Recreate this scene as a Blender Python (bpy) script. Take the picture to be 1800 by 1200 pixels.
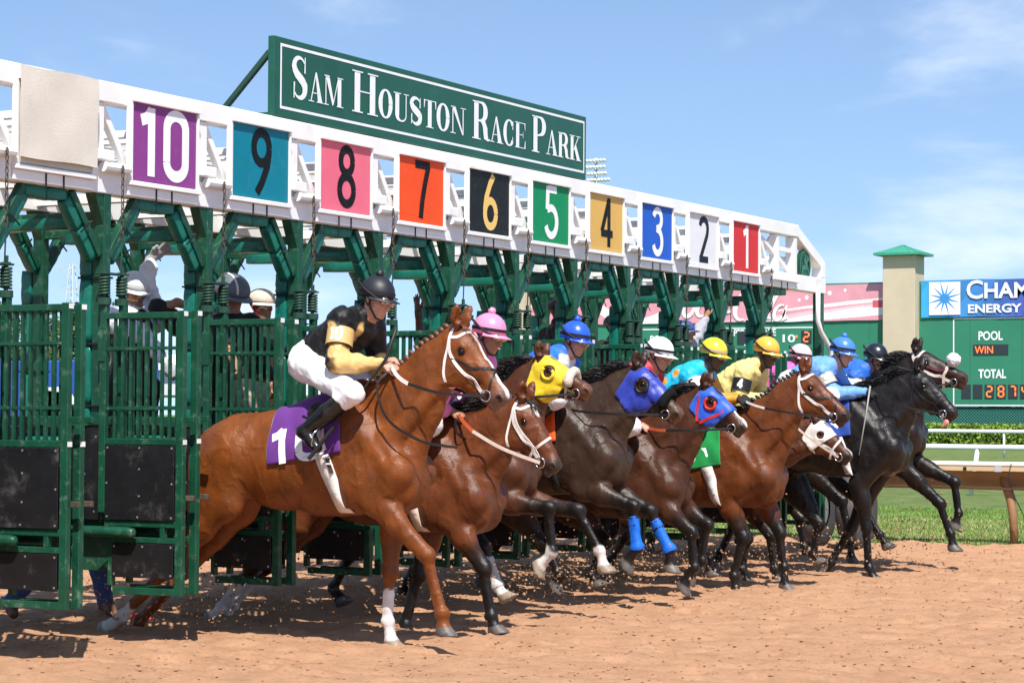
import bpy, bmesh, math, random
import numpy as np
from mathutils import Vector, Matrix, Euler
from mathutils.bvhtree import BVHTree

for _o in list(bpy.data.objects):
    bpy.data.objects.remove(_o, do_unlink=True)
scene = bpy.context.scene
COL = scene.collection
R = math.radians
# World axes: X = the way the horses run, Y = along the starting gate away from the camera, Z up (metres).

# ------------------------------------------------------------------ camera
CAM_POS = (9.308, -11.892, 1.46)
YAW, PITCH, ROLL = 0.4965, 0.0321, 0.006
cam_data = bpy.data.cameras.new('camera')
cam_data.lens = 80.0
cam_data.sensor_width = 36.0
cam_data.clip_start = 0.1
cam_data.clip_end = 6000.0
cam = bpy.data.objects.new('camera', cam_data)
COL.objects.link(cam)
cam.matrix_world = (Matrix.Translation(CAM_POS) @ Matrix.Rotation(YAW, 4, 'Z')
                    @ Matrix.Rotation(math.pi / 2 + PITCH, 4, 'X') @ Matrix.Rotation(ROLL, 4, 'Z'))
scene.camera = cam

# ------------------------------------------------------------------ sky, sun, exposure
SUN_EL = R(56)
SUN_AZ = math.atan2(0.60, -0.80)          # measured from +Y towards +X: behind the camera, a little to its right
world = bpy.data.worlds.new('World')
scene.world = world
world.use_nodes = True
_nt = world.node_tree
_nt.nodes.clear()
_out = _nt.nodes.new('ShaderNodeOutputWorld')
_bg = _nt.nodes.new('ShaderNodeBackground')
_sky = _nt.nodes.new('ShaderNodeTexSky')
_sky.sky_type = 'NISHITA'
_sky.sun_disc = False
_sky.sun_elevation = SUN_EL
_sky.sun_rotation = SUN_AZ
_sky.air_density = 1.0
_sky.dust_density = 0.1
_sky.ozone_density = 1.8
_sky.altitude = 0.0
# the dome is read a few degrees up, so that the milky band at the horizon stays below the skyline
_geo = _nt.nodes.new('ShaderNodeTexCoord')
_lift = _nt.nodes.new('ShaderNodeVectorMath'); _lift.operation = 'ADD'; _lift.inputs[1].default_value = (0, 0, 0.14)
_nt.links.new(_geo.outputs['Generated'], _lift.inputs[0]); _nt.links.new(_lift.outputs[0], _sky.inputs['Vector'])
# thin fair-weather clouds: one noise field over the whole dome, denser low down as perspective stacks them
_tc = _nt.nodes.new('ShaderNodeTexCoord')
_sep = _nt.nodes.new('ShaderNodeSeparateXYZ')
_nt.links.new(_tc.outputs['Generated'], _sep.inputs[0])
_zadd = _nt.nodes.new('ShaderNodeMath'); _zadd.operation = 'ADD'; _zadd.inputs[1].default_value = 0.26
_nt.links.new(_sep.outputs['Z'], _zadd.inputs[0])
_zabs = _nt.nodes.new('ShaderNodeMath'); _zabs.operation = 'MAXIMUM'; _zabs.inputs[1].default_value = 0.04
_nt.links.new(_zadd.outputs[0], _zabs.inputs[0])
_dx = _nt.nodes.new('ShaderNodeMath'); _dx.operation = 'DIVIDE'
_dy = _nt.nodes.new('ShaderNodeMath'); _dy.operation = 'DIVIDE'
_nt.links.new(_sep.outputs['X'], _dx.inputs[0]); _nt.links.new(_zabs.outputs[0], _dx.inputs[1])
_nt.links.new(_sep.outputs['Y'], _dy.inputs[0]); _nt.links.new(_zabs.outputs[0], _dy.inputs[1])
_cmb = _nt.nodes.new('ShaderNodeCombineXYZ')
_nt.links.new(_dx.outputs[0], _cmb.inputs[0]); _nt.links.new(_dy.outputs[0], _cmb.inputs[1])
_cmb.inputs[2].default_value = 8.8
_cn = _nt.nodes.new('ShaderNodeTexNoise')
_cn.inputs['Scale'].default_value = 2.3
_cn.inputs['Detail'].default_value = 9.0
_cn.inputs['Roughness'].default_value = 0.56
_cn.inputs['Distortion'].default_value = 0.24
_nt.links.new(_cmb.outputs[0], _cn.inputs['Vector'])
_cr = _nt.nodes.new('ShaderNodeMapRange')
_cr.interpolation_type = 'SMOOTHSTEP'
_cr.inputs['From Min'].default_value = 0.50
_cr.inputs['From Max'].default_value = 0.84
_cr.inputs['To Max'].default_value = 0.75
_nt.links.new(_cn.outputs['Fac'], _cr.inputs['Value'])
_mx = _nt.nodes.new('ShaderNodeMix'); _mx.data_type = 'RGBA'
_mx.inputs[7].default_value = (6.2, 6.5, 7.0, 1)
_nt.links.new(_cr.outputs[0], _mx.inputs[0])
_nt.links.new(_sky.outputs[0], _mx.inputs[6])
_nt.links.new(_mx.outputs[2], _bg.inputs['Color'])
_bg.inputs['Strength'].default_value = 0.136
_nt.links.new(_bg.outputs[0], _out.inputs['Surface'])

sun_data = bpy.data.lights.new('sun', 'SUN')
sun_data.energy = 5.0
sun_data.angle = R(0.53)
sun_data.color = (1.0, 0.955, 0.88)
sun = bpy.data.objects.new('sun', sun_data)
COL.objects.link(sun)
_sd = Vector((math.sin(SUN_AZ) * math.cos(SUN_EL), math.cos(SUN_AZ) * math.cos(SUN_EL), math.sin(SUN_EL)))
sun.rotation_euler = (-_sd).to_track_quat('-Z', 'Y').to_euler()
sun.location = (0, 0, 30)

vs = scene.view_settings
vs.view_transform = 'Standard'
vs.look = 'None'
vs.exposure = 0.50
vs.gamma = 1.0
vs.use_curve_mapping = False
scene.cycles.max_bounces = 6
scene.cycles.use_denoising = True

# ------------------------------------------------------------------ material helpers
MATS = {}
def srgb(h):
    h = h.lstrip('#')
    c = [int(h[i:i + 2], 16) / 255 for i in (0, 2, 4)]
    return tuple((x / 12.92 if x <= 0.04045 else ((x + 0.055) / 1.055) ** 2.4) for x in c)

def mat(name, color, rough=0.5, spec=0.5, var=0.0, scale=8.0, bump=0.0, bump_scale=60.0, metal=0.0,
        stain=None, stain_amt=0.0, stain_scale=3.0, coat=0.0, sheen=0.0, emit=0.0, attr=None, rough_var=0.0, stretch=(1, 1, 1), bump2=0.0, bump2_scale=200.0):
    """principled material: base colour with large noise variation, optional stains and fine bump"""
    if name in MATS:
        return MATS[name]
    m = bpy.data.materials.new(name)
    m.use_nodes = True
    nt = m.node_tree
    b = nt.nodes['Principled BSDF']
    b.inputs['Roughness'].default_value = rough
    b.inputs['Metallic'].default_value = metal
    b.inputs['Specular IOR Level'].default_value = spec
    b.inputs['Coat Weight'].default_value = coat
    b.inputs['Coat Roughness'].default_value = 0.15
    if sheen:
        b.inputs['Sheen Weight'].default_value = sheen
        b.inputs['Sheen Roughness'].default_value = 0.4
    tc = nt.nodes.new('ShaderNodeTexCoord')
    mp = nt.nodes.new('ShaderNodeMapping')
    mp.inputs['Scale'].default_value = stretch
    oi = nt.nodes.new('ShaderNodeObjectInfo')
    nt.links.new(tc.outputs['Object'], mp.inputs['Vector'])
    ad = nt.nodes.new('ShaderNodeVectorMath'); ad.operation = 'ADD'
    nt.links.new(mp.outputs[0], ad.inputs[0])
    sc = nt.nodes.new('ShaderNodeMath'); sc.operation = 'MULTIPLY'; sc.inputs[1].default_value = 37.0
    nt.links.new(oi.outputs['Random'], sc.inputs[0])
    nt.links.new(sc.outputs[0], ad.inputs[1])
    vec = ad.outputs[0]
    if attr:
        a = nt.nodes.new('ShaderNodeAttribute'); a.attribute_name = attr
        col = a.outputs['Color']
    else:
        rgb = nt.nodes.new('ShaderNodeRGB'); rgb.outputs[0].default_value = (*color, 1)
        col = rgb.outputs[0]
    def noise(s, det=6, rgh=0.6):
        n = nt.nodes.new('ShaderNodeTexNoise')
        n.inputs['Scale'].default_value = s; n.inputs['Detail'].default_value = det; n.inputs['Roughness'].default_value = rgh
        nt.links.new(vec, n.inputs['Vector'])
        return n.outputs['Fac']
    if var:
        n = noise(scale)
        mr = nt.nodes.new('ShaderNodeMapRange')
        mr.inputs['From Min'].default_value = 0.3; mr.inputs['From Max'].default_value = 0.7
        mr.inputs['To Min'].default_value = 1 - var; mr.inputs['To Max'].default_value = 1 + var
        nt.links.new(n, mr.inputs['Value'])
        vm = nt.nodes.new('ShaderNodeVectorMath'); vm.operation = 'SCALE'
        nt.links.new(col, vm.inputs[0]); nt.links.new(mr.outputs[0], vm.inputs['Scale'])
        col = vm.outputs[0]
    if stain:
        n = noise(stain_scale, 8, 0.7)
        mr = nt.nodes.new('ShaderNodeMapRange'); mr.interpolation_type = 'SMOOTHSTEP'
        mr.inputs['From Min'].default_value = 0.52; mr.inputs['From Max'].default_value = 0.78
        mr.inputs['To Max'].default_value = stain_amt
        nt.links.new(n, mr.inputs['Value'])
        mx = nt.nodes.new('ShaderNodeMix'); mx.data_type = 'RGBA'
        mx.inputs[7].default_value = (*stain, 1)
        nt.links.new(mr.outputs[0], mx.inputs[0]); nt.links.new(col, mx.inputs[6])
        col = mx.outputs[2]
    nt.links.new(col, b.inputs['Base Color'])
    if rough_var:
        n = noise(scale * 1.7)
        mr = nt.nodes.new('ShaderNodeMapRange')
        mr.inputs['From Min'].default_value = 0.3; mr.inputs['From Max'].default_value = 0.7
        mr.inputs['To Min'].default_value = max(0.03, rough - rough_var); mr.inputs['To Max'].default_value = min(1, rough + rough_var)
        nt.links.new(n, mr.inputs['Value'])
        nt.links.new(mr.outputs[0], b.inputs['Roughness'])
    if bump:
        n = noise(bump_scale, 4)
        bp = nt.nodes.new('ShaderNodeBump')
        bp.inputs['Strength'].default_value = bump; bp.inputs['Distance'].default_value = 0.01
        nt.links.new(n, bp.inputs['Height'])
        nt.links.new(bp.outputs[0], b.inputs['Normal'])
        if bump2:
            b2 = nt.nodes.new('ShaderNodeBump')
            b2.inputs['Strength'].default_value = bump2; b2.inputs['Distance'].default_value = 0.007
            nt.links.new(noise(bump2_scale, 5, .7), b2.inputs['Height']); nt.links.new(bp.outputs[0], b2.inputs['Normal'])
            nt.links.new(b2.outputs[0], b.inputs['Normal'])
    if emit:
        nt.links.new(col, b.inputs['Emission Color'])
        b.inputs['Emission Strength'].default_value = emit
    MATS[name] = m
    return m

# ------------------------------------------------------------------ mesh helpers
def V3(*a):
    return np.array(a, float)

def empty(name, loc=(0, 0, 0), label=None, cat=None, group=None):
    o = bpy.data.objects.new(name, None)
    o.empty_display_size = 0.2
    COL.objects.link(o)
    o.location = loc
    tag(o, label, cat, group)
    return o

def tag(o, label=None, cat=None, group=None, kind=None):
    if label: o['label'] = label
    if cat: o['category'] = cat
    if group: o['group'] = group
    if kind: o['kind'] = kind
    return o

def obj(name, bm, material, parent=None, smooth=False, loc=None):
    """bm: bmesh or Mesh -> linked object; world-space geometry keeps its place under a parent that sits at parent.location"""
    if isinstance(bm, bmesh.types.BMesh):
        me = bpy.data.meshes.new(name)
        bm.to_mesh(me); bm.free()
    else:
        me = bm
    if smooth:
        me.polygons.foreach_set('use_smooth', np.ones(len(me.polygons), bool))
    mats = material if isinstance(material, (list, tuple)) else [material]
    if len(me.materials) == 0:
        for m in mats:
            me.materials.append(m)
    o = bpy.data.objects.new(name, me)
    COL.objects.link(o)
    if loc is not None:
        o.location = loc
    if parent is not None:
        o.parent = parent
    return o

def world_place(o, parent):
    """parent o keeping its world position (parents here are only translated / turned about Z)"""
    bpy.context.view_layer.update()
    mw = o.matrix_world.copy()
    o.parent = parent
    o.matrix_parent_inverse = parent.matrix_world.inverted()
    o.matrix_world = mw

def copy_tree(o, parent=None):
    c = o.copy()
    COL.objects.link(c)
    c.parent = parent
    for ch in o.children:
        copy_tree(ch, c)
    return c

def bx(bm, x0, x1, y0, y1, z0, z1, bevel=0.0):
    vs_ = [bm.verts.new(p) for p in ((x0, y0, z0), (x1, y0, z0), (x1, y1, z0), (x0, y1, z0),
                                     (x0, y0, z1), (x1, y0, z1), (x1, y1, z1), (x0, y1, z1))]
    fs = [bm.faces.new([vs_[i] for i in f]) for f in ((3, 2, 1, 0), (4, 5, 6, 7), (0, 1, 5, 4), (1, 2, 6, 5), (2, 3, 7, 6), (3, 0, 4, 7))]
    if bevel:
        es = list({e for f in fs for e in f.edges})
        bmesh.ops.bevel(bm, geom=es, offset=bevel, segments=1, affect='EDGES', profile=0.5)

def new_box(x0, x1, y0, y1, z0, z1, bevel=0.004):
    bm = bmesh.new()
    bx(bm, min(x0, x1), max(x0, x1), min(y0, y1), max(y0, y1), min(z0, z1), max(z0, z1), bevel)
    return bm

def beam(bm, a, b, w, h, up=(0, 0, 1), bevel=0.0):
    """square bar from a to b, w across, h along 'up'"""
    a, b = Vector(a), Vector(b)
    d = (b - a)
    L = d.length
    d.normalize()
    u = Vector(up)
    s = d.cross(u)
    if s.length < 1e-4:
        s = d.cross(Vector((0, 1, 0)))
    s.normalize()
    u = s.cross(d).normalized()
    tmp = bmesh.new()
    bx(tmp, 0, L, -w / 2, w / 2, -h / 2, h / 2, bevel)
    M = Matrix((( d.x, s.x, u.x, a.x), (d.y, s.y, u.y, a.y), (d.z, s.z, u.z, a.z), (0, 0, 0, 1)))
    bmesh.ops.transform(tmp, matrix=M, verts=tmp.verts)
    if M.to_3x3().determinant() < 0:
        bmesh.ops.reverse_faces(tmp, faces=tmp.faces)
    me = bpy.data.meshes.new('tmp'); tmp.to_mesh(me); tmp.free()
    bm.from_mesh(me); bpy.data.meshes.remove(me)

def new_beam(a, b, w, h, up=(0, 0, 1), bevel=0.004):
    bm = bmesh.new(); beam(bm, a, b, w, h, up, bevel); return bm

def tube(bm, pts, r, seg=8, caps=True):
    """tube along points; r scalar or list"""
    pts = [Vector(p) for p in pts]
    n = len(pts)
    rs = list(r) if hasattr(r, '__len__') else [r] * n
    prev = None
    ref = None
    for i, p in enumerate(pts):
        d = (pts[min(i + 1, n - 1)] - pts[max(i - 1, 0)])
        if d.length < 1e-9: d = Vector((0, 0, 1))
        d.normalize()
        if ref is None:
            ref = Vector((0, 0, 1)) if abs(d.z) < 0.9 else Vector((1, 0, 0))
        s = d.cross(ref)
        if s.length < 1e-4:
            s = d.cross(Vector((0, 1, 0)))
        s.normalize(); u = s.cross(d).normalized(); ref = u
        ring = [bm.verts.new(p + (s * math.cos(2 * math.pi * k / seg) + u * math.sin(2 * math.pi * k / seg)) * rs[i]) for k in range(seg)]
        if prev:
            for k in range(seg):
                bm.faces.new((prev[k], prev[(k + 1) % seg], ring[(k + 1) % seg], ring[k]))
        elif caps:
            bm.faces.new(ring[::-1])
        prev = ring
    if caps:
        bm.faces.new(prev)

def new_tube(pts, r, seg=8):
    bm = bmesh.new(); tube(bm, pts, r, seg); return bm

def ball(bm, c, r, sc=(1, 1, 1), seg=10):
    M = Matrix.Translation(c) @ Matrix.Diagonal((r * sc[0], r * sc[1], r * sc[2], 1))
    bmesh.ops.create_uvsphere(bm, u_segments=seg, v_segments=max(4, seg * 2 // 3), radius=1.0, matrix=M)

def pad(bm, a, b, w, h, up=(0, 0, 1), rng=None, nseg=7):
    """stuffed vinyl pad around a bar from a to b: a rounded box pinched at the ends with creases"""
    rng = rng or random
    a, b = Vector(a), Vector(b)
    d = b - a; L = d.length; d.normalize()
    s = d.cross(Vector(up)).normalized(); u = s.cross(d).normalized()
    prof = []
    n = 16
    for k in range(n):
        t = 2 * math.pi * k / n
        c, s_ = math.cos(t), math.sin(t)
        e = 0.24
        prof.append((math.copysign(abs(c) ** e, c) * w / 2, math.copysign(abs(s_) ** e, s_) * h / 2))
    prev = None
    ph = rng.random() * 9
    for i in range(nseg + 1):
        t = i / nseg
        puff = 0.95 + 0.05 * (4 * t * (1 - t)) ** 0.5
        if i in (0, nseg): puff = 0.90
        p = a + d * (L * t)
        ring = []
        for k, (x, y) in enumerate(prof):
            wob = 1 + 0.03 * math.sin(5 * t * math.pi + k * 1.3 + ph) + 0.05 * (rng.random() - 0.5)
            ring.append(bm.verts.new(p + s * (x * puff * wob) + u * (y * puff * wob)))
        if prev:
            for k in range(n):
                bm.faces.new((prev[k], prev[(k + 1) % n], ring[(k + 1) % n], ring[k]))
        else:
            bm.faces.new(ring[::-1])
        prev = ring
    bm.faces.new(prev)

def new_pad(*a, **k):
    bm = bmesh.new(); pad(bm, *a, **k); return bm

# ------------------------------------------------------------------ lettering: strokes and filled outlines on a plane
def ribbon(bm, M, pts, w, z=0.0, closed=False, thick=0.003):
    """flat stroke of width w (scalar or list) along 2-D points, mapped to the plane by M; lies proud by z"""
    P = [Vector((p[0], p[1])) for p in pts]
    n = len(P)
    ws = list(w) if hasattr(w, '__len__') else [w] * n
    L, Rr = [], []
    for i in range(n):
        if closed:
            d0 = P[i] - P[(i - 1) % n]; d1 = P[(i + 1) % n] - P[i]
        else:
            d0 = P[i] - P[i - 1] if i > 0 else P[1] - P[0]
            d1 = P[i + 1] - P[i] if i < n - 1 else d0
        d0 = d0.normalized() if d0.length > 1e-9 else d1.normalized()
        d1 = d1.normalized() if d1.length > 1e-9 else d0
        t = (d0 + d1)
        t = t.normalized() if t.length > 1e-6 else d0
        nn = Vector((-t.y, t.x))
        c = max(0.5, nn.dot(Vector((-d0.y, d0.x))))
        h = ws[i] / 2 / c
        L.append(bm.verts.new(M @ Vector((P[i].x + nn.x * h, P[i].y + nn.y * h, z))))
        Rr.append(bm.verts.new(M @ Vector((P[i].x - nn.x * h, P[i].y - nn.y * h, z))))
    for i in range(n if closed else n - 1):
        j = (i + 1) % n
        bm.faces.new((Rr[i], Rr[j], L[j], L[i]))

def fillpoly(bm, M, pts, z=0.0):
    vs_ = [bm.verts.new(M @ Vector((p[0], p[1], z))) for p in pts]
    f = bm.faces.new(vs_)
    return f

def arc(cx, cy, rx, ry, a0, a1, n=14):
    return [(cx + rx * math.cos(R(a0 + (a1 - a0) * i / n)), cy + ry * math.sin(R(a0 + (a1 - a0) * i / n))) for i in range(n + 1)]

def digit_strokes(ch):
    """condensed sans numerals in a 0..0.5 x 0..1 cell, centre-line strokes"""
    W, r = 0.5, 0.17
    if ch == '0': return [arc(.25, .25, .18, .2, 180, 360) + arc(.25, .75, .18, .2, 0, 180) + [(.07, .25)]]
    if ch == '1': return [[(.10, .80), (.20, .84), (.29, .96)], [(.29, 1.0), (.29, 0)]]
    if ch == '2': return [arc(.25, .76, .18, .19, 170, 0) + arc(.25, .76, .18, .3, 0, -35, 6) + [(.09, .05)], [(.04, .05), (.46, .05)]]
    if ch == '3': return [arc(.25, .755, .17, .19, 165, -80) + [(.20, .55)], [(.20, .55)] + arc(.25, .28, .19, .25, 85, -160)]
    if ch == '4': return [[(.33, 1.0), (.33, 0)], [(.33, .97), (.05, .30)], [(.02, .27), (.48, .27)]]
    if ch == '5': return [[(.44, .95), (.12, .95)], [(.12, 1.0), (.10, .55)], [(.10, .55)] + arc(.24, .32, .20, .27, 115, -160)]
    if ch == '6': return [[(.36, 1.0), (.24, .82), (.12, .56), (.08, .34)], arc(.26, .28, .18, .24, 0, 360, 20)]
    if ch == '7': return [[(.04, .94), (.47, .94)], [(.43, .94), (.33, .62), (.25, .3), (.21, 0)]]
    if ch == '8': return [arc(.25, .755, .155, .20, 0, 360, 20), arc(.25, .275, .185, .23, 0, 360, 20)]
    if ch == '9': return [[(.14, 0), (.26, .18), (.38, .44), (.42, .66)], arc(.24, .72, .18, .24, 0, 360, 20)]
    return []

def numeral(bm, M, text, w, h, stroke, z=0.002, gap=0.06, step=0.0006):
    """condensed numerals filling w x h centred on M's origin"""
    adv = []
    for c in text: adv.append(0.36 if c == '1' and len(text) > 1 else 0.5)
    tot = sum(adv) + gap * (len(text) - 1)
    sx = w / tot
    x = -w / 2
    for c, a in zip(text, adv):
        for s in digit_strokes(c):
            off = -0.09 if (c == '1' and len(text) > 1) else 0
            ribbon(bm, M, [(x + (p[0] + off) * sx, -h / 2 + p[1] * h) for p in s], stroke, z)
            z += step        # strokes that cross lie just proud of one another
        x += (a + gap) * sx

def serif_glyph(ch):
    """high-contrast condensed serif capitals in unit height: list of ('p', polygon) or ('r', points, widths); returns (items, advance)"""
    T, h = .135, .03          # stem, hairline
    def stem(x, y0=0., y1=1., t=T): return ('p', [(x - t / 2, y0), (x + t / 2, y0), (x + t / 2, y1), (x - t / 2, y1)])
    def sf(x, y, w=.26): return ('p', [(x - w / 2, y - h / 2 + (h / 2 if y < .5 else -h / 2)), (x + w / 2, y - h / 2 + (h / 2 if y < .5 else -h / 2)),
                                       (x + w / 2, y + h / 2 + (h / 2 if y < .5 else -h / 2)), (x - w / 2, y + h / 2 + (h / 2 if y < .5 else -h / 2))])
    def bar(x0, x1, y, t=h): return ('p', [(x0, y - t / 2), (x1, y - t / 2), (x1, y + t / 2), (x0, y + t / 2)])
    def ring(cx, cy, rx, ry, a0, a1, n=22, thick=T):
        pts = arc(cx, cy, rx, ry, a0, a1, n)
        ws = [h + (thick - h) * abs(math.cos(R(a0 + (a1 - a0) * i / n))) ** 1.6 for i in range(n + 1)]
        return ('r', pts, ws)
    if ch == 'S':
        pts = arc(.24, .75, .15, .21, 30, 180, 10) + [(.115, .66), (.17, .57), (.25, .50), (.33, .42), (.385, .33)] + arc(.24, .25, .15, .215, 10, -150, 12)
        n = len(pts)
        ws = [h + (T * 1.05 - h) * max(0, math.sin(math.pi * i / (n - 1))) ** 2 for i in range(n)]
        return [('r', pts, ws), ('p', [(.365, .62), (.40, .62), (.40, .99), (.375, .99)]), ('p', [(.075, .01), (.10, .01), (.115, .38), (.075, .38)])], .50
    if ch == 'A':
        return [('p', [(.235, 1), (.285, 1), (.50, 0), (.335, 0)]), ('p', [(.235, 1), (.262, .93), (.09, 0), (.055, 0)]), bar(.13, .38, .30), sf(.08, 0, .2), sf(.41, 0, .26)], .53
    if ch == 'M':
        return [('p', [(.08, 0), (.115, 0), (.115, 1), (.08, 1)]), ('p', [(.08, 1), (.22, 1), (.40, .12), (.345, 0)]), ('p', [(.345, 0), (.385, .06), (.585, 1), (.55, 1)]),
                stem(.60, 0, 1, .14), sf(.095, 0, .2), sf(.62, 0, .25), sf(.12, 1, .2), sf(.62, 1, .22)], .76
    if ch == 'H':
        return [stem(.13), stem(.50), bar(.15, .5, .52), sf(.13, 0), sf(.13, 1), sf(.5, 0), sf(.5, 1)], .64
    if ch == 'O':
        return [ring(.25, .5, .17, .485, 0, 360)], .50
    if ch == 'U':
        return [stem(.14, .22, 1), ('r', [(.14, .24)] + arc(.29, .22, .15, .205, 180, 360, 12) + [(.44, 1)], [T, T, .12, .1, .07, .05, h, h, h, h, h, h, h, h, h]), sf(.14, 1), sf(.44, 1, .17)], .54
    if ch == 'T':
        return [stem(.23), bar(.02, .44, .982), sf(.23, 0, .27), ('p', [(.015, .70), (.035, .70), (.06, 1), (.015, 1)]), ('p', [(.445, .70), (.425, .70), (.40, 1), (.445, 1)])], .46
    if ch == 'N':
        return [('p', [(.09, 0), (.125, 0), (.125, 1), (.09, 1)]), ('p', [(.07, 1), (.20, 1), (.50, 0), (.46, -.01)]), ('p', [(.465, 0), (.50, 0), (.50, 1), (.465, 1)]), sf(.107, 0, .2), sf(.10, 1, .16), sf(.483, 1, .2)], .60
    if ch == 'R':
        pts = [(.15, .982), (.26, .982)] + arc(.27, .75, .14, .232, 90, -90, 12) + [(.26, .50), (.15, .50)]
        n = len(pts)
        ws = [h if i < 3 or i > n - 4 else h + (T - h) * math.sin(math.pi * (i - 2) / (n - 5)) ** 1.5 for i in range(n)]
        return [stem(.13), ('r', pts, ws), ('r', [(.27, .5), (.36, .44), (.40, .30), (.42, .10), (.49, .02), (.54, .05)], [h, .1, T, .12, h, h]), sf(.13, 0), sf(.11, 1, .2)], .55
    if ch == 'C':
        return [ring(.27, .5, .18, .485, 40, 320), ('p', [(.40, .64), (.435, .64), (.435, .98), (.415, .98)]), ('p', [(.40, .36), (.42, .36), (.435, .16), (.40, .16)])], .50
    if ch == 'E':
        return [stem(.13), bar(.1, .43, .982), bar(.1, .43, .018), bar(.15, .34, .52), sf(.11, 1, .2), sf(.11, 0, .2),
                ('p', [(.43, .70), (.44, .70), (.44, 1), (.40, 1)]), ('p', [(.43, .30), (.45, .30), (.45, 0), (.40, 0)]), ('p', [(.335, .40), (.35, .40), (.35, .64), (.335, .64)])], .50
    if ch == 'P':
        pts = [(.15, .982), (.26, .982)] + arc(.27, .74, .15, .24, 90, -90, 12) + [(.26, .48), (.15, .48)]
        n = len(pts)
        ws = [h if i < 3 or i > n - 4 else h + (T - h) * math.sin(math.pi * (i - 2) / (n - 5)) ** 1.5 for i in range(n)]
        return [stem(.13), ('r', pts, ws), sf(.13, 0), sf(.11, 1, .2)], .50
    if ch == 'K':
        return [stem(.13), ('p', [(.17, .38), (.20, .38), (.45, .97), (.41, .97)]), ('p', [(.22, .52), (.30, .68), (.52, 0), (.37, 0)]), sf(.13, 0), sf(.13, 1), sf(.42, 1, .2), sf(.44, 0, .24)], .56
    return [], .3

def serif_item(bm, M, it, x, y, sx, sy, z):
    if it[0] == 'p':
        pts = [(x + a * sx, y + b * sy) for a, b in it[1]]
        ar = sum(pts[i][0] * pts[(i + 1) % len(pts)][1] - pts[(i + 1) % len(pts)][0] * pts[i][1] for i in range(len(pts)))
        fillpoly(bm, M, pts if ar > 0 else pts[::-1], z)
    else:
        ribbon(bm, M, [(x + a * sx, y + b * sy) for a, b in it[1]], [w * sx for w in it[2]], z)

def text_bm(txt, size, M, z=0.0, xscale=1.0, offset=0.0, align='LEFT', shear=0.0):
    """plain sans lettering as flat mesh (Blender's built-in face), in metres of cap height"""
    cu = bpy.data.curves.new('lettering', 'FONT')
    cu.body = txt; cu.size = size / 0.69; cu.align_x = align; cu.offset = offset; cu.shear = shear
    cu.resolution_u = 3
    o = bpy.data.objects.new('lettering', cu); COL.objects.link(o)
    bpy.context.view_layer.update()
    me = bpy.data.meshes.new_from_object(o.evaluated_get(bpy.context.evaluated_depsgraph_get()))
    bpy.data.objects.remove(o, do_unlink=True); bpy.data.curves.remove(cu)
    bm = bmesh.new(); bm.from_mesh(me); bpy.data.meshes.remove(me)
    bmesh.ops.transform(bm, matrix=M @ Matrix.Translation((0, 0, z)) @ Matrix.Diagonal((xscale, 1, 1, 1)), verts=bm.verts)
    return bm

def frameX(x, y, z):
    """plane facing +X (u along +Y, v up) with its origin at x,y,z"""
    return Matrix(((0, 0, 1, x), (1, 0, 0, y), (0, 1, 0, z), (0, 0, 0, 1)))
# ------------------------------------------------------------------ ground
def noise2(x, y, seed=0):
    """cheap value noise, vectorised"""
    r = np.random.RandomState(seed)
    T = r.rand(256, 256)
    xi = np.floor(x).astype(int); yi = np.floor(y).astype(int)
    fx = x - xi; fy = y - yi
    fx = fx * fx * (3 - 2 * fx); fy = fy * fy * (3 - 2 * fy)
    g = lambda a, b: T[a & 255, b & 255]
    return (g(xi, yi) * (1 - fx) + g(xi + 1, yi) * fx) * (1 - fy) + (g(xi, yi + 1) * (1 - fx) + g(xi + 1, yi + 1) * fx) * fy

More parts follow.
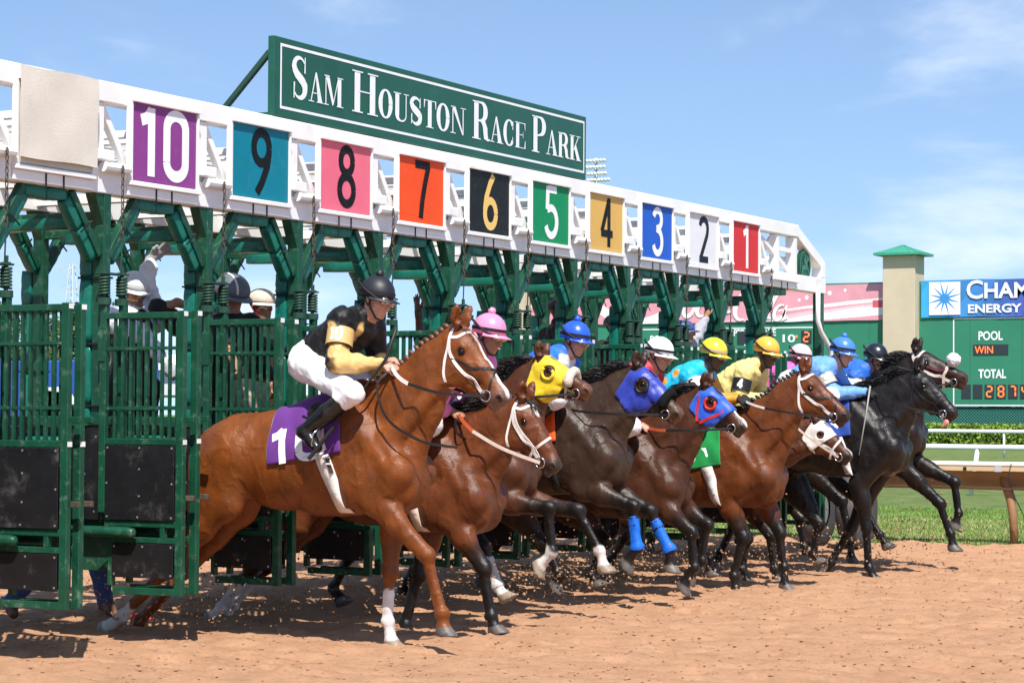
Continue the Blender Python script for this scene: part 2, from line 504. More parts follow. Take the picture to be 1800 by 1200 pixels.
def dirt_mat():
    m = bpy.data.materials.new('track_dirt'); m.use_nodes = True
    nt = m.node_tree; b = nt.nodes['Principled BSDF']
    b.inputs['Roughness'].default_value = 0.95; b.inputs['Specular IOR Level'].default_value = 0.15
    tc = nt.nodes.new('ShaderNodeTexCoord')
    def noise(s, d=8, r=0.65, vec=None):
        n = nt.nodes.new('ShaderNodeTexNoise'); n.inputs['Scale'].default_value = s
        n.inputs['Detail'].default_value = d; n.inputs['Roughness'].default_value = r
        nt.links.new(vec or tc.outputs['Object'], n.inputs['Vector']); return n
    ramp = nt.nodes.new('ShaderNodeValToRGB')
    e = ramp.color_ramp.elements
    e[0].position = 0.28; e[0].color = (0.38, 0.20, 0.112, 1)
    e[1].position = 0.74; e[1].color = (0.565, 0.325, 0.192, 1)
    x = e.new(0.5); x.color = (0.47, 0.262, 0.15, 1)
    nt.links.new(noise(3.1, 10, 0.72).outputs['Fac'], ramp.inputs[0])
    # dark damp crumbs
    v = nt.nodes.new('ShaderNodeTexNoise'); v.inputs['Scale'].default_value = 38; v.inputs['Detail'].default_value = 5
    nt.links.new(tc.outputs['Object'], v.inputs['Vector'])
    mr = nt.nodes.new('ShaderNodeMapRange'); mr.inputs['From Min'].default_value = 0.56; mr.inputs['From Max'].default_value = 0.70; mr.inputs['To Max'].default_value = 0.28
    nt.links.new(v.outputs['Fac'], mr.inputs['Value'])
    mx = nt.nodes.new('ShaderNodeMix'); mx.data_type = 'RGBA'; mx.inputs[7].default_value = (0.20, 0.105, 0.06, 1)
    nt.links.new(mr.outputs[0], mx.inputs[0]); nt.links.new(ramp.outputs[0], mx.inputs[6])
    nt.links.new(mx.outputs[2], b.inputs['Base Color'])
    b1 = nt.nodes.new('ShaderNodeBump'); b1.inputs['Strength'].default_value = 0.9; b1.inputs['Distance'].default_value = 0.018
    nt.links.new(noise(24, 8, 0.75).outputs['Fac'], b1.inputs['Height'])
    b2 = nt.nodes.new('ShaderNodeBump'); b2.inputs['Strength'].default_value = 0.9; b2.inputs['Distance'].default_value = 0.007
    nt.links.new(noise(150, 4, 0.7).outputs['Fac'], b2.inputs['Height'])
    nt.links.new(b1.outputs[0], b2.inputs['Normal']); nt.links.new(b2.outputs[0], b.inputs['Normal'])
    return m

def grass_mat(name, c0, c1, c2, scale=4.0):
    m = bpy.data.materials.new(name); m.use_nodes = True
    nt = m.node_tree; b = nt.nodes['Principled BSDF']
    b.inputs['Roughness'].default_value = 0.9; b.inputs['Specular IOR Level'].default_value = 0.2
    tc = nt.nodes.new('ShaderNodeTexCoord')
    n = nt.nodes.new('ShaderNodeTexNoise'); n.inputs['Scale'].default_value = scale; n.inputs['Detail'].default_value = 8; n.inputs['Roughness'].default_value = .7
    nt.links.new(tc.outputs['Object'], n.inputs['Vector'])
    rp = nt.nodes.new('ShaderNodeValToRGB'); e = rp.color_ramp.elements
    e[0].position = .33; e[0].color = (*c0, 1); e[1].position = .68; e[1].color = (*c2, 1)
    q = e.new(.5); q.color = (*c1, 1)
    nt.links.new(n.outputs['Fac'], rp.inputs[0]); nt.links.new(rp.outputs[0], b.inputs['Base Color'])
    n2 = nt.nodes.new('ShaderNodeTexNoise'); n2.inputs['Scale'].default_value = 60; n2.inputs['Detail'].default_value = 4
    nt.links.new(tc.outputs['Object'], n2.inputs['Vector'])
    bp = nt.nodes.new('ShaderNodeBump'); bp.inputs['Strength'].default_value = 1; bp.inputs['Distance'].default_value = .05
    nt.links.new(n2.outputs['Fac'], bp.inputs['Height']); nt.links.new(bp.outputs[0], b.inputs['Normal'])
    return m

M_DIRT = dirt_mat()
RAIL_Y = 13.75        # the inside rail: the track's dirt ends here and the turf begins
_pr = random.Random(77)
PRINTS = [(_pr.uniform(-2.5, 6.5), _pr.uniform(-1.6, 9.5), _pr.uniform(.055, .09), _pr.uniform(.018, .04)) for _ in range(170)]
def track_height(X, Y):
    h = 0.040 * (noise2(X * 1.3 + 9, Y * 1.7, 3) - .5) + 0.030 * (noise2(X * 3.3 + 1, Y * 6.2, 4) - .5)
    h += 0.022 * (noise2(X * 8, Y * 14, 5) - .5) + 0.016 * (noise2(X * 22, Y * 27, 6) - .5)
    for px, py, r_, dp in PRINTS:      # hoof prints: a pit with a pushed-up rim
        d2 = ((X - px) ** 2 + ((Y - py) * 1.25) ** 2) / (r_ * r_)
        h -= dp * np.exp(-d2 * 1.6) - dp * .55 * np.exp(-(np.sqrt(d2) - 1.35) ** 2 * 5)
    # harrow ridges across the gate
    h += 0.009 * np.sin(Y * 21 + 3 * noise2(X * .8, Y * .8, 7) * 6)
    return h

def grid_mesh(name, xs, ys, hf):
    X, Y = np.meshgrid(xs, ys, indexing='ij')
    Z = hf(X, Y)
    co = np.stack([X, Y, Z], -1).reshape(-1, 3)
    nx, ny = len(xs), len(ys)
    i = np.arange(nx * ny).reshape(nx, ny)
    q = np.stack([i[:-1, :-1], i[1:, :-1], i[1:, 1:], i[:-1, 1:]], -1).reshape(-1, 4)
    return quads_mesh(name, co, q)

def quads_mesh(name, co, q):
    me = bpy.data.meshes.new(name)
    me.vertices.add(len(co)); me.vertices.foreach_set('co', np.ascontiguousarray(co, np.float32).ravel())
    me.loops.add(len(q) * 4); me.loops.foreach_set('vertex_index', np.ascontiguousarray(q, np.int32).ravel())
    me.polygons.add(len(q)); me.polygons.foreach_set('loop_start', np.arange(0, len(q) * 4, 4, dtype=np.int32))
    me.polygons.foreach_set('loop_total', np.full(len(q), 4, np.int32))
    me.update(calc_edges=True)
    return me

def sheet_height(X, Y):
    edge = np.minimum(np.minimum(X + 16, 22 - X), Y + 9) / 2.0
    t = np.clip(edge, 0, 1); t = t * t * (3 - 2 * t)
    return track_height(X, Y) * t - .03 * (1 - t)
_trk = grid_mesh('dirt_track', np.concatenate([np.arange(-16, -7, .15), np.arange(-7.0, 8.0, 0.036), np.arange(8.0, 22.01, .10)]),
                 np.concatenate([np.arange(-9, -4.0, .10), np.arange(-4.0, -1.6, .06), np.arange(-1.6, 4.5, 0.032), np.arange(4.5, RAIL_Y + .02, 0.045)]), sheet_height)
tag(obj('dirt_track', _trk, M_DIRT, smooth=True), kind='structure')
_bm = bmesh.new()      # the rest of the dirt, just under the harrowed sheet's lowest hollows and outside it
for x0_, x1_, y0_, y1_ in ((-160, -15.9, -8.9, RAIL_Y), (21.9, 160, -8.9, RAIL_Y), (-160, 160, -60, -8.9)):
    bx(_bm, x0_, x1_, y0_, y1_, -0.6, -0.034)
bx(_bm, -15.9, 21.9, -8.9, RAIL_Y, -0.6, -0.16)
tag(obj('dirt_bed', _bm, M_DIRT), kind='structure')
M_GRASS = grass_mat('turf', (.10, .15, .04), (.16, .22, .06), (.27, .29, .11), 2.2)
_bm = bmesh.new(); bx(_bm, -900, 900, RAIL_Y, 1500, -0.6, -0.012)
tag(obj('infield_ground', _bm, M_GRASS), kind='structure')
# dirt clods thrown up on the track
_rng = random.Random(5)
def clods(name, n, xr, yr, zf, smin, smax, matl, seed):
    rr = np.random.RandomState(seed)
    base = np.array([(1, 0, 0), (-1, 0, 0), (0, 1, 0), (0, -1, 0), (0, 0, 1), (0, 0, -1)], float)
    tri = np.array([(0, 2, 4), (2, 1, 4), (1, 3, 4), (3, 0, 4), (2, 0, 5), (1, 2, 5), (3, 1, 5), (0, 3, 5)])
    px = rr.uniform(*xr, n); py = rr.uniform(*yr, n)
    s = smin + (smax - smin) * rr.rand(n) ** 3
    pz = zf(px, py) + s * 0.3
    vv = base[None] * (s[:, None, None] * rr.uniform(.6, 1.3, (n, 6, 1)))
    a = rr.rand(n) * 6.28
    c, sn = np.cos(a)[:, None], np.sin(a)[:, None]
    vv = np.stack([vv[..., 0] * c - vv[..., 1] * sn, vv[..., 0] * sn + vv[..., 1] * c, vv[..., 2] * .75], -1)
    vv += np.stack([px, py, pz], -1)[:, None]
    ff = (tri[None] + (np.arange(n) * 6)[:, None, None]).reshape(-1, 3)
    me = bpy.data.meshes.new(name); me.from_pydata(vv.reshape(-1, 3).tolist(), [], ff.tolist())
    return obj(name, me, matl)
tag(clods('dirt_clods', 40000, (-6.5, 8.8), (-2.1, 13.6), track_height, .002, .016, M_DIRT, 2), 'loose brown clods of earth strewn over the track', 'dirt', kind='stuff')

# ------------------------------------------------------------------ paints
M_WHITE = mat('white_paint', (.80, .80, .78), .42, .4, var=.05, scale=3, stain=(.42, .30, .18), stain_amt=.35, stain_scale=2.2, bump=.06, bump_scale=30)
M_GREEN = mat('green_paint', (.008, .064, .034), .36, .3, var=.25, scale=7, stain=(.20, .30, .22), stain_amt=.6, stain_scale=13, bump=.1, bump_scale=40)
M_VINYL = mat('green_vinyl', (.005, .135, .095), .30, .4, var=.16, scale=5, stain=(.05, .22, .17), stain_amt=.4, stain_scale=6, bump=.35, bump_scale=22, rough_var=.1)
M_RUBBER = mat('black_rubber', (.010, .010, .011), .45, .3, var=.3, scale=6, stain=(.13, .125, .12), stain_amt=.65, stain_scale=5, bump=.25, bump_scale=25)
M_STEEL = mat('steel', (.42, .42, .42), .35, .5, metal=.85, var=.1)
M_RUST = mat('rusty_chain', (.09, .07, .05), .7, .4, metal=.3, var=.4, scale=30)
M_BLACKSTRAP = mat('black_strap', (.012, .012, .014), .6, .3)
M_DARKGREEN = mat('dark_green_iron', (.012, .055, .032), .5, .5, var=.2)
M_STICK = mat('white_sticker', (.75, .75, .74), .5)
M_CANVAS = mat('cream_canvas', (.66, .62, .54), .9, .2, var=.05, scale=5, bump=.3, bump_scale=120, stain=(.50, .44, .34), stain_amt=.3)

# ------------------------------------------------------------------ the starting gate
S = 1.12
YC = lambda n: (10 - n) * S + 0.352           # centre line of stall n
YP = lambda k: -0.208 + 1.12 * k              # post k stands on the near side of stall 10-k
XR = -1.45                                    # rear frame
KS = range(-2, 11)                            # posts
KA = range(-3, 11)
gate = empty('starting_gate', (0, 0, 0), 'long white and green starting gate with ten numbered stalls', 'starting gate')
rng = random.Random(11)
Y0, Y1 = YP(-3) - .1, 12.04
def part(name, bm, m, parent=gate, smooth=False):
    return obj(name, bm, m, parent, smooth)

for nm, X, zt0, zt1, zb0, zb1 in (('front', 0, 3.465, 3.60, 2.872, 3.045), ('rear', XR, 3.43, 3.55, 2.90, 3.04)):
    dx = .13
    yend = 12.88 if X == 0 else 12.5
    part('top_beam', new_box(X - dx, X, Y0, Y1, zt0, zt1, .006), M_WHITE)
    part('bottom_beam', new_box(X - dx, X, Y0, yend, zb0, zb1, .006), M_WHITE)
# slanting end of the front truss
part('end_beam', new_beam((-.066, 12.00, 3.535), (-.066, 12.83, 3.20), .12, .125, bevel=.006), M_WHITE)
part('end_post', new_box(-.128, -.002, 12.76, 12.878, 3.05, 3.23, .006), M_WHITE)
part('end_upright', new_box(-.12, -.01, 11.92, 12.00, 3.05, 3.462, .004), M_WHITE)
part('truss_upright', new_box(-.112, -.015, 11.42, 11.48, 3.047, 3.463, .004), M_WHITE)
part('truss_diagonal', new_beam((-.07, 10.95, 3.44), (-.07, 11.90, 3.06), .05, .05), M_WHITE)
part('truss_diagonal', new_beam((-.10, 10.95, 3.06), (-.10, 11.42, 3.42), .04, .04), M_WHITE)
part('cross_bar', new_box(-.09, -.04, 11.481, 11.919, 3.28, 3.33, .003), M_WHITE)
for k in KA:
    y = YP(k)
    # white uprights in the gaps between the boards, both trusses
    for X in (0, XR):
        part('truss_upright', new_box(X - .112, X - .015, y - .13, y - .035, 3.047, 3.463, .004), M_WHITE)
    part('truss_diagonal', new_beam((-.07, y - .02, 3.45), (-.07, y + .26, 3.06), .05, .05), M_WHITE)
    part('truss_diagonal', new_beam((XR - .06, y + .02, 3.06), (XR - .06, y + .52, 3.42), .06, .05), M_WHITE)
    part('truss_diagonal', new_beam((XR - .06, y + .55, 3.42), (XR - .06, y + 1.0, 3.06), .06, .05), M_WHITE)
    # beams tying front and rear together
    part('cross_beam', new_box(XR + .003, -.132, y - .12, y - .04, 3.34, 3.43, .004), M_WHITE)
    part('cross_beam', new_box(XR + .003, -.132, y + .46, y + .52, 3.30, 3.35, .004), M_WHITE)
    part('cross_beam', new_box(XR + .003, -.132, y - .12, y - .04, 2.93, 3.00, .004), M_WHITE)
    part('plan_brace', new_beam((XR, y, 3.22), (-.14, y + .98, 3.22), .045, .05), M_WHITE)
    # door opener: white bracket and roller with its chain
    bm = bmesh.new()
    bx(bm, -.008, .05, y - .17, y + .00, 3.075, 3.15, .01)
    tube(bm, [(.03, y - .10, 3.04), (.03, y + .16, 3.04)], .034, 10)
    part('opener_bracket', bm, M_WHITE, smooth=False)
    bm = bmesh.new()
    z = 3.06
    for i in range(12):
        cx, cy = .07, y + .055
        pts = []
        for j in range(9):
            t = 2 * math.pi * j / 8
            a, b = .010 * math.cos(t), .024 * math.sin(t)
            pts.append((cx + (a if i % 2 else 0), cy + (0 if i % 2 else a), z - .024 + b))
        tube(bm, pts, .0042, 5, caps=False)
        z -= .040
    part('chain', bm, M_RUST)
    part('pull_rope', new_tube([(.07, y + .055, z + .01), (.065, y + .05, 2.36)], .0055, 6), M_DARKGREEN)

BOARD = {11: None, 10: ((.235, .045, .235), (.82, .82, .84)), 9: ((.0, .185, .265), (.010, .011, .013)), 8: ((.74, .145, .215), (.010, .010, .010)),
         7: ((.80, .075, .008), (.010, .010, .010)), 6: ((.008, .008, .009), (.76, .52, .16)), 5: ((.0, .235, .085), (.80, .82, .80)),
         4: ((.66, .40, .10), (.010, .010, .010)), 3: ((.012, .10, .52), (.82, .83, .85)), 2: ((.72, .73, .75), (.016, .020, .032)), 1: ((.60, .022, .024), (.80, .80, .80))}
CNAME = {10: 'purple', 9: 'turquoise', 8: 'pink', 7: 'orange', 6: 'black', 5: 'green', 4: 'mustard yellow', 3: 'blue', 2: 'white', 1: 'red'}
INKN = {10: 'white', 9: 'black', 8: 'black', 7: 'black', 6: 'gold', 5: 'white', 4: 'black', 3: 'white', 2: 'black', 1: 'white'}
for n in range(13, -1, -1):
    yc = YC(n)
    hw = .352
    col, ink = (BOARD.get(n) or ((.6, .58, .5), (.1, .1, .1))) if 1 <= n <= 10 else ((.6, .58, .5), (.1, .1, .1))
    if n >= 1:
        b = part('number_board', new_box(-.010, .022, yc - hw + .002, yc + hw - .002, 2.985, 3.515, .002),
                 mat('board_%d' % n, col, .5, .25, var=.05, scale=4, stain=tuple(min(1, c * .6 + .25) for c in col), stain_amt=.14, stain_scale=14, bump=.05, bump_scale=14))
        if n <= 10:
            b['label'] = '%s number board reading %d' % (CNAME[n], n)
            bm = bmesh.new()
            M = frameX(.0240, yc + (.012 if n != 10 else 0), 3.25)
            wd = .53 if n == 10 else .265
            numeral(bm, M, str(n), wd, .455, .066 if n not in (10,) else .078, 0)
            if n == 4: pass
            part('numeral', bm, mat('ink_%d' % n, tuple(x * .7 if max(ink) < .1 else x for x in ink), .5, .15, stain=tuple(x * .5 + c * .5 for x, c in zip(ink, col)), stain_amt=.22, stain_scale=22), b)
        part('top_ledge', new_box(-.004, .047, yc - hw - .02, yc + hw + .02, 3.497, 3.522, .003), M_WHITE, b)
        # frame: two side strips, sill and rails
        for yy in (yc - hw - .022, yc + hw + .001):
            part('frame_strip', new_box(-.012, .034, yy, yy + .021, 2.955, 3.496, .003), M_WHITE, b)
    # sill plate with two black ties
    sl = part('sill', new_box(.002, .040, yc - hw - .035, yc + hw + .035, 2.945, 2.978, .004), M_WHITE)
    part('apron', new_box(.002, .014, yc - hw - .03, yc + hw + .03, 2.88, 2.944, .002), M_WHITE)
    for dy in (-.08, .09):
        bm = bmesh.new(); bx(bm, .015, .020, yc + dy - .006, yc + dy + .006, 2.845, 2.944)
        part('tie_strap', bm, M_BLACKSTRAP)
# the canvas cover tied over the eleventh board
bm = bmesh.new()
nx, nz = 20, 20
g = [[bm.verts.new((.062 + .004 * math.sin(i * .4) * math.sin(j * .3), -1.15 + .75 * i / nx + .003 * math.sin(j * .5),
                    3.585 - .565 * j / nz - .004 * math.sin(i * .33))) for j in range(nz + 1)] for i in range(nx + 1)]
for i in range(nx):
    for j in range(nz):
        bm.faces.new((g[i][j], g[i][j + 1], g[i + 1][j + 1], g[i + 1][j]))
bmesh.ops.reverse_faces(bm, faces=bm.faces)
cv = obj('canvas_cover', bm, M_CANVAS, None, True)
tag(cv, 'plain cream canvas cover hung over the board next to number 10', 'canvas cover')

# posts, arches and pads
for k in KS:
    y = YP(k)
    for X, zt, fr in ((0, 2.872, True), (XR, 2.90, False)):
        w = .036
        p = part('post', new_box(X - .098, X - .006, y - w, y + w, .44, zt, .004), M_GREEN)
        # flared gusset under the beam
        bm = bmesh.new()
        pr = [(y - w - .09, zt - .002), (y + w + .004, zt - .002), (y + w + .004, zt - .16), (y - w - .002, zt - .20)]
        lo = [bm.verts.new((X - .09, a, b)) for a, b in pr]; hi = [bm.verts.new((X - .012, a, b)) for a, b in pr]
        bm.faces.new(hi[::-1]); bm.faces.new(lo)
        for i in range(4):
            bm.faces.new((hi[i], hi[(i + 1) % 4], lo[(i + 1) % 4], lo[i]))
        bmesh.ops.recalc_face_normals(bm, faces=bm.faces)
        part('gusset', bm, M_GREEN)
        # pads down the post, strapped
        zs = (2.50, 2.33, 1.90, 1.50, 1.38) if fr else (2.48, 2.22, 1.75, 1.35)
        for a, b in zip(zs[:-1], zs[1:]):
            xo = X - .150
            part('post_pad', new_pad((xo, y, b + .004), (xo, y, a - .004), .098, .096, up=(0, 1, 0), rng=rng), M_VINYL, p, True)
            part('pad_strap', new_box(X - .204, X + .001, y - .054, y + .054, b - .006, b + .006, .001), M_BLACKSTRAP, p)
        # knee braces and their pads: two sloping arms and the lintel
        for s in (-1, 1):
            yb, yt = y + s * .045, y + s * .33
            br = part('knee_brace', new_beam((X - .05, yb, zt - .40), (X - .05, yt, zt - .012), .05, .055, up=(1, 0, 0)), M_GREEN)
            a = Vector((X - .075, yb + s * (.04 if fr else .0), zt - .43)); b = Vector((X - .075, yt + s * (.03 if fr else .0), zt - .06))
            m1 = a.lerp(b, .52)
            part('brace_pad', new_pad(a, m1, .075, .08, up=(1, 0, 0), rng=rng), M_VINYL, br, True)
            part('brace_pad', new_pad(m1, b, .075, .08, up=(1, 0, 0), rng=rng), M_VINYL, br, True)
            d = (b - a).normalized(); nrm = Vector((1, 0, 0)).cross(d)
            part('pad_strap', new_beam(m1 + Vector((.068, 0, 0)) - nrm * .052, m1 + Vector((.068, 0, 0)) + nrm * .052, .012, .004, up=(1, 0, 0), bevel=0), M_BLACKSTRAP, br)
        yl = (y + .36, y + S - .36)
        part('lintel_pad', new_pad((X - .09, yl[0], zt - .035), (X - .09, (yl[0] + yl[1]) / 2, zt - .045), .11, .075, rng=rng), M_VINYL, None or gate, True)
        part('lintel_pad', new_pad((X - .09, (yl[0] + yl[1]) / 2, zt - .045), (X - .09, yl[1], zt - .035), .11, .075, rng=rng), M_VINYL, gate, True)
    # padded bar along the stall roof
    rb = part('roof_bar', new_box(XR, -.1, y - .03, y + .03, 2.70, 2.76, .004), M_GREEN)
    part('roof_pad', new_pad((XR + .2, y, 2.69), (-.30, y, 2.69), .09, .08, rng=rng), M_VINYL, rb, True)

def partition(y, k):
    """the padded wall between two stalls"""
    p = part('partition', new_box(XR, -.10, y - .018, y + .018, .44, 1.36, .004), M_GREEN)
    for s in (-1, 1):
        part('rubber_sheet', new_box(XR + .04, -.24, y + s * .020, y + s * .030, .74, 1.32, .002), M_RUBBER, p)
        part('wall_pad', new_box(XR + .10, -.32, y + s * .032, y + s * .085, 1.08, 1.30, .02), M_VINYL, p)
        # the nose of the partition at the post
        part('rubber_sheet', new_box(-.23, -.001, y + s * .055, y + s * .063, .77, 1.36, .002), M_RUBBER, p)
        for xb, zb in ((-.19, 1.30), (-.03, 1.30), (-.12, 1.06), (-.18, .82), (-.04, .82)):
            bm = bmesh.new(); ball(bm, (xb, y + s * .064, zb), .009, (1, .5, 1), 6)
            part('bolt', bm, M_STEEL, p)
        sh = part('step_rail', new_tube([(-.75, y + s * .15, .70), (.30, y + s * .15, .70), (.345, y + s * .15, .70), (.36, y + s * .15, .70)], [.036, .036, .030, .012], 12), M_GREEN, p, True)
        bm = bmesh.new()
        pr = [(-.30, .66), (-.30, .45), (.02, .45), (.30, .665)]
        a = [bm.verts.new((x, y + s * .085, z)) for x, z in pr]; b = [bm.verts.new((x, y + s * .10, z)) for x, z in pr]
        bm.faces.new(a); bm.faces.new(b[::-1])
        for i in range(4): bm.faces.new((a[i], b[i], b[(i + 1) % 4], a[(i + 1) % 4]))
        bmesh.ops.recalc_face_normals(bm, faces=bm.faces)
        part('kick_plate', bm, M_GREEN, p)
        part('side_rail', new_box(XR, -.1, y + s * .045, y + s * .075, 1.37, 1.43, .004), M_GREEN, p)
    part('ledge_board', new_box(XR + .02, -.3, y - .16, y + .16, .735, .765, .004), M_RUBBER, p)
    return p
for k in KS:
    partition(YP(k), k)

# door leaves: one master, copied to both sides of every post
def make_leaf():
    bm = bmesh.new()
    t = .022
    bx(bm, -.005, .045, -t, t, .82, 2.16, .004)         # hinge stile
    bx(bm, .075, .112, -t + .002, t - .002, .36, .70, .003)
    bx(bm, .585, .640, -t, t, .305, 2.105, .004)        # meeting stile
    bx(bm, .0452, .5848, -t + .002, t - .002, 2.058, 2.098, .003)
    bx(bm, .0452, .5848, -t + .002, t - .002, 1.255, 1.295, .003)
    bx(bm, .0452, .5848, -t + .002, t - .002, .735, .775, .003)
    bx(bm, .1122, .5848, -t + .002, t - .002, .635, .670, .003)
    bx(bm, .470, .505, -t + .003, t - .003, .6702, .7348, .003)
    bx(bm, .1122, .5848, -t + .002, t - .002, .308, .352, .003)
    leaf = obj('door_leaf', bm, M_GREEN)
    for i in range(8):
        x = .0452 + .5396 * (i + 1) / 9
        obj('bar', new_box(x - .009, x + .009, -.009, .009, 1.2952, 2.0578, 0), M_GREEN, leaf)
    for z in (1.868, 1.487):
        obj('cross_bar', new_box(.0452, .5848, -.014, -.0092, z - .010, z + .010, .001), M_GREEN, leaf)
    obj('rubber_panel', new_box(.055, .582, -.032, -.0222, .778, 1.252, .002), M_RUBBER, leaf)
    obj('rubber_panel', new_box(.115, .582, -.032, -.0222, .415, .632, .002), M_RUBBER, leaf)
    bm = bmesh.new(); ball(bm, (0, 0, 0), .0085, (1, .6, 1), 6); bolt = None
    for xb, zb in ((.075, 1.235), (.32, 1.235), (.565, 1.235), (.32, 1.10), (.32, .93), (.07, 1.01), (.567, 1.01), (.075, .797), (.31, .797), (.565, .797),
                   (.135, .612), (.35, .612), (.565, .612), (.135, .435), (.35, .435), (.565, .435)):
        if bolt is None:
            bolt = obj('bolt', bm, M_STEEL, leaf); bb = bolt
        else:
            bb = bolt.copy(); COL.objects.link(bb); bb.parent = leaf
        bb.location = (xb, -.033, zb)
    return leaf
def make_far_extra(leaf):
    """catch plates and white stickers on the meeting stile"""
    obj('catch_plate', new_box(.62, .69, .0222, .05, 1.40, 1.435, .003), M_GREEN, leaf)
    obj('catch_plate', new_box(.62, .69, .0222, .05, .905, .94, .003), M_RUST, leaf)
    obj('sticker', new_box(.6405, .644, -.02, .02, 2.07, 2.10, 0), M_STICK, leaf)
    obj('sticker', new_box(.6405, .644, -.02, .02, 1.26, 1.29, 0), M_STICK, leaf)
leaf0 = make_leaf()
make_far_extra(leaf0)
SPR_H = .13
def make_spring():
    bm = bmesh.new()
    n = 70
    pts = [(.032 * math.cos(2 * math.pi * 6.5 * i / n), .032 * math.sin(2 * math.pi * 6.5 * i / n), SPR_H * i / n) for i in range(n + 1)]
    tube(bm, pts, .0085, 6)
    s = obj('spring', bm, M_DARKGREEN, None, True)
    bm = bmesh.new()
    tube(bm, [(0, 0, -.20), (0, 0, .20)], .014, 8)
    tube(bm, [(0, 0, -.055), (0, 0, -.012)], .046, 10)
    tube(bm, [(0, 0, .145), (0, 0, .16)], .03, 8)
    obj('spring_rod', bm, M_DARKGREEN, s)
    bm = bmesh.new()
    bx(bm, -.028, .028, -.028, .028, -.42, -.20, .002)
    v = [bm.verts.new(p) for p in ((-.026, -.026, -.1998), (.026, -.026, -.1998), (.026, .026, -.1998), (-.026, .026, -.1998))]; ap = bm.verts.new((0, 0, -.165))
    for i in range(4): bm.faces.new((v[i], v[(i + 1) % 4], ap))
    obj('hinge_post', bm, M_GREEN, s)
    return s
spring0 = make_spring()
first = True
for k in KS:
    y = YP(k)
    part('spring_plate', new_box(.001, .075, y - .13, y + .13, 2.345, 2.358, .002), M_DARKGREEN)
    for s in (-1, 1):
        lf = leaf0 if first else copy_tree(leaf0)
        sp = spring0 if first else copy_tree(spring0)
        first = False
        lf.parent = gate; sp.parent = gate
        lf.location = (.035 + rng.uniform(-.01, .01), y + s * .088, rng.uniform(-.006, .006))
        lf.rotation_euler = (0, 0, R(rng.uniform(-2.5, 2.5)) - s * R(1.0))
        sp.location = (.045, y + s * .088, 2.205)

# end of the gate beyond stall 1: post, pipe and round emblem
y = 12.80
part('post', new_box(-.11, -.01, y - .05, y + .05, 0.2, 2.872, .004), M_GREEN)
part('drain_pipe', new_tube([(.03, 12.55, 2.90), (.03, 12.55, 2.55), (.04, 12.63, 2.42), (.06, 12.86, 2.25), (.06, 12.90, 2.15), (.06, 12.90, 1.3)], .028, 8), M_WHITE, gate, True)
em = part('emblem', new_tube([(-.075, 12.30, 3.165), (-.03, 12.30, 3.165)], .175, 28), M_GREEN)
bm = bmesh.new()
M = frameX(-.0295, 12.30, 3.165)
ribbon(bm, M, arc(0, 0, .162, .162, 0, 360, 28), .018, .002)
M_EMB = mat('emblem_green', (.03, .19, .10), .4)
part('emblem_rim', bm, M_EMB, em)
bm = bmesh.new()   # galloping horse and rider cut into the disc
horse_pts = [(-.12, -.03), (-.06, .005), (.0, .0), (.03, .05), (.055, .105), (.075, .115), (.12, .06), (.11, .045), (.07, .065), (.065, .0), (.10, -.04), (.125, -.10), (.105, -.10), (.075, -.05), (.02, -.045), (-.05, -.05), (-.09, -.085), (-.13, -.135), (-.145, -.12), (-.11, -.06)]
f = fillpoly(bm, M, horse_pts[::-1], .004)
f2 = fillpoly(bm, M, [(-.03, .01), (.015, .02), (.02, .06), (.005, .075), (.02, .10), (.0, .125), (-.02, .10), (-.05, .06)], .006)
bmesh.ops.triangulate(bm, faces=bm.faces)
bmesh.ops.recalc_face_normals(bm, faces=bm.faces)
part('emblem_relief', bm, M_EMB, em)
# running wheels at the far end
M_TYRE = mat('tyre', (.07, .07, .072), .8, .3, stain=(.26, .2, .15), stain_amt=.7, stain_scale=3)
for xx, yy in ((.64, 12.15), (.12, 12.25)):
    bm = bmesh.new()
    prof = [(.20, -.10), (.37, -.115), (.425, -.08), (.435, 0), (.425, .08), (.37, .115), (.20, .10)]
    n = 30
    rings = [[bm.verts.new((xx + a, yy + r * math.cos(2 * math.pi * i / n), .425 + r * math.sin(2 * math.pi * i / n))) for r, a in prof] for i in range(n)]
    for i in range(n):
        A, B = rings[i], rings[(i + 1) % n]
        for j in range(len(prof) - 1): bm.faces.new((A[j], A[j + 1], B[j + 1], B[j]))
    bmesh.ops.recalc_face_normals(bm, faces=bm.faces)
    wh = part('wheel', bm, M_TYRE, gate, True)
    part('rim', new_tube([(xx - .08, yy, .425), (xx + .08, yy, .425)], .20, 20), mat('rim_grey', (.35, .36, .37), .5, metal=.4), wh)
part('tow_frame', new_box(-1.5, -.1, 12.35, 12.42, .42, .56, .005), M_GREEN)
part('tow_frame', new_box(-1.5, -1.4, -3.3, 12.3, .42, .56, .005), M_GREEN)

# ------------------------------------------------------------------ name board on top of the gate
M_SIGN = mat('sign_green', (.006, .082, .046), .36, .5, var=.12, scale=2.5, stain=(.03, .15, .10), stain_amt=.35, stain_scale=5, bump=.05, bump_scale=10)
M_LET = mat('sign_white', (.76, .80, .83), .45, .4, var=.04)
sg = empty('name_board', (0, 4.17, 3.60), 'long green board lettered Sam Houston Race Park on top of the gate', 'sign')
def spart(name, bm, m, smooth=False):
    o = obj(name, bm, m, None, smooth); o.parent = sg; o.matrix_parent_inverse = Matrix.Translation(sg.location).inverted(); return o
spart('panel', new_box(-.055, .0, 1.66, 6.69, 3.606, 4.185, .004), M_SIGN)
bm = bmesh.new()
M = frameX(.0025, 0, 0)
ribbon(bm, M, [(1.745, 3.675), (6.64, 3.675), (6.64, 4.13), (1.745, 4.13)], .020, 0, closed=True)
spart('border', bm, M_LET)
xb = .0035
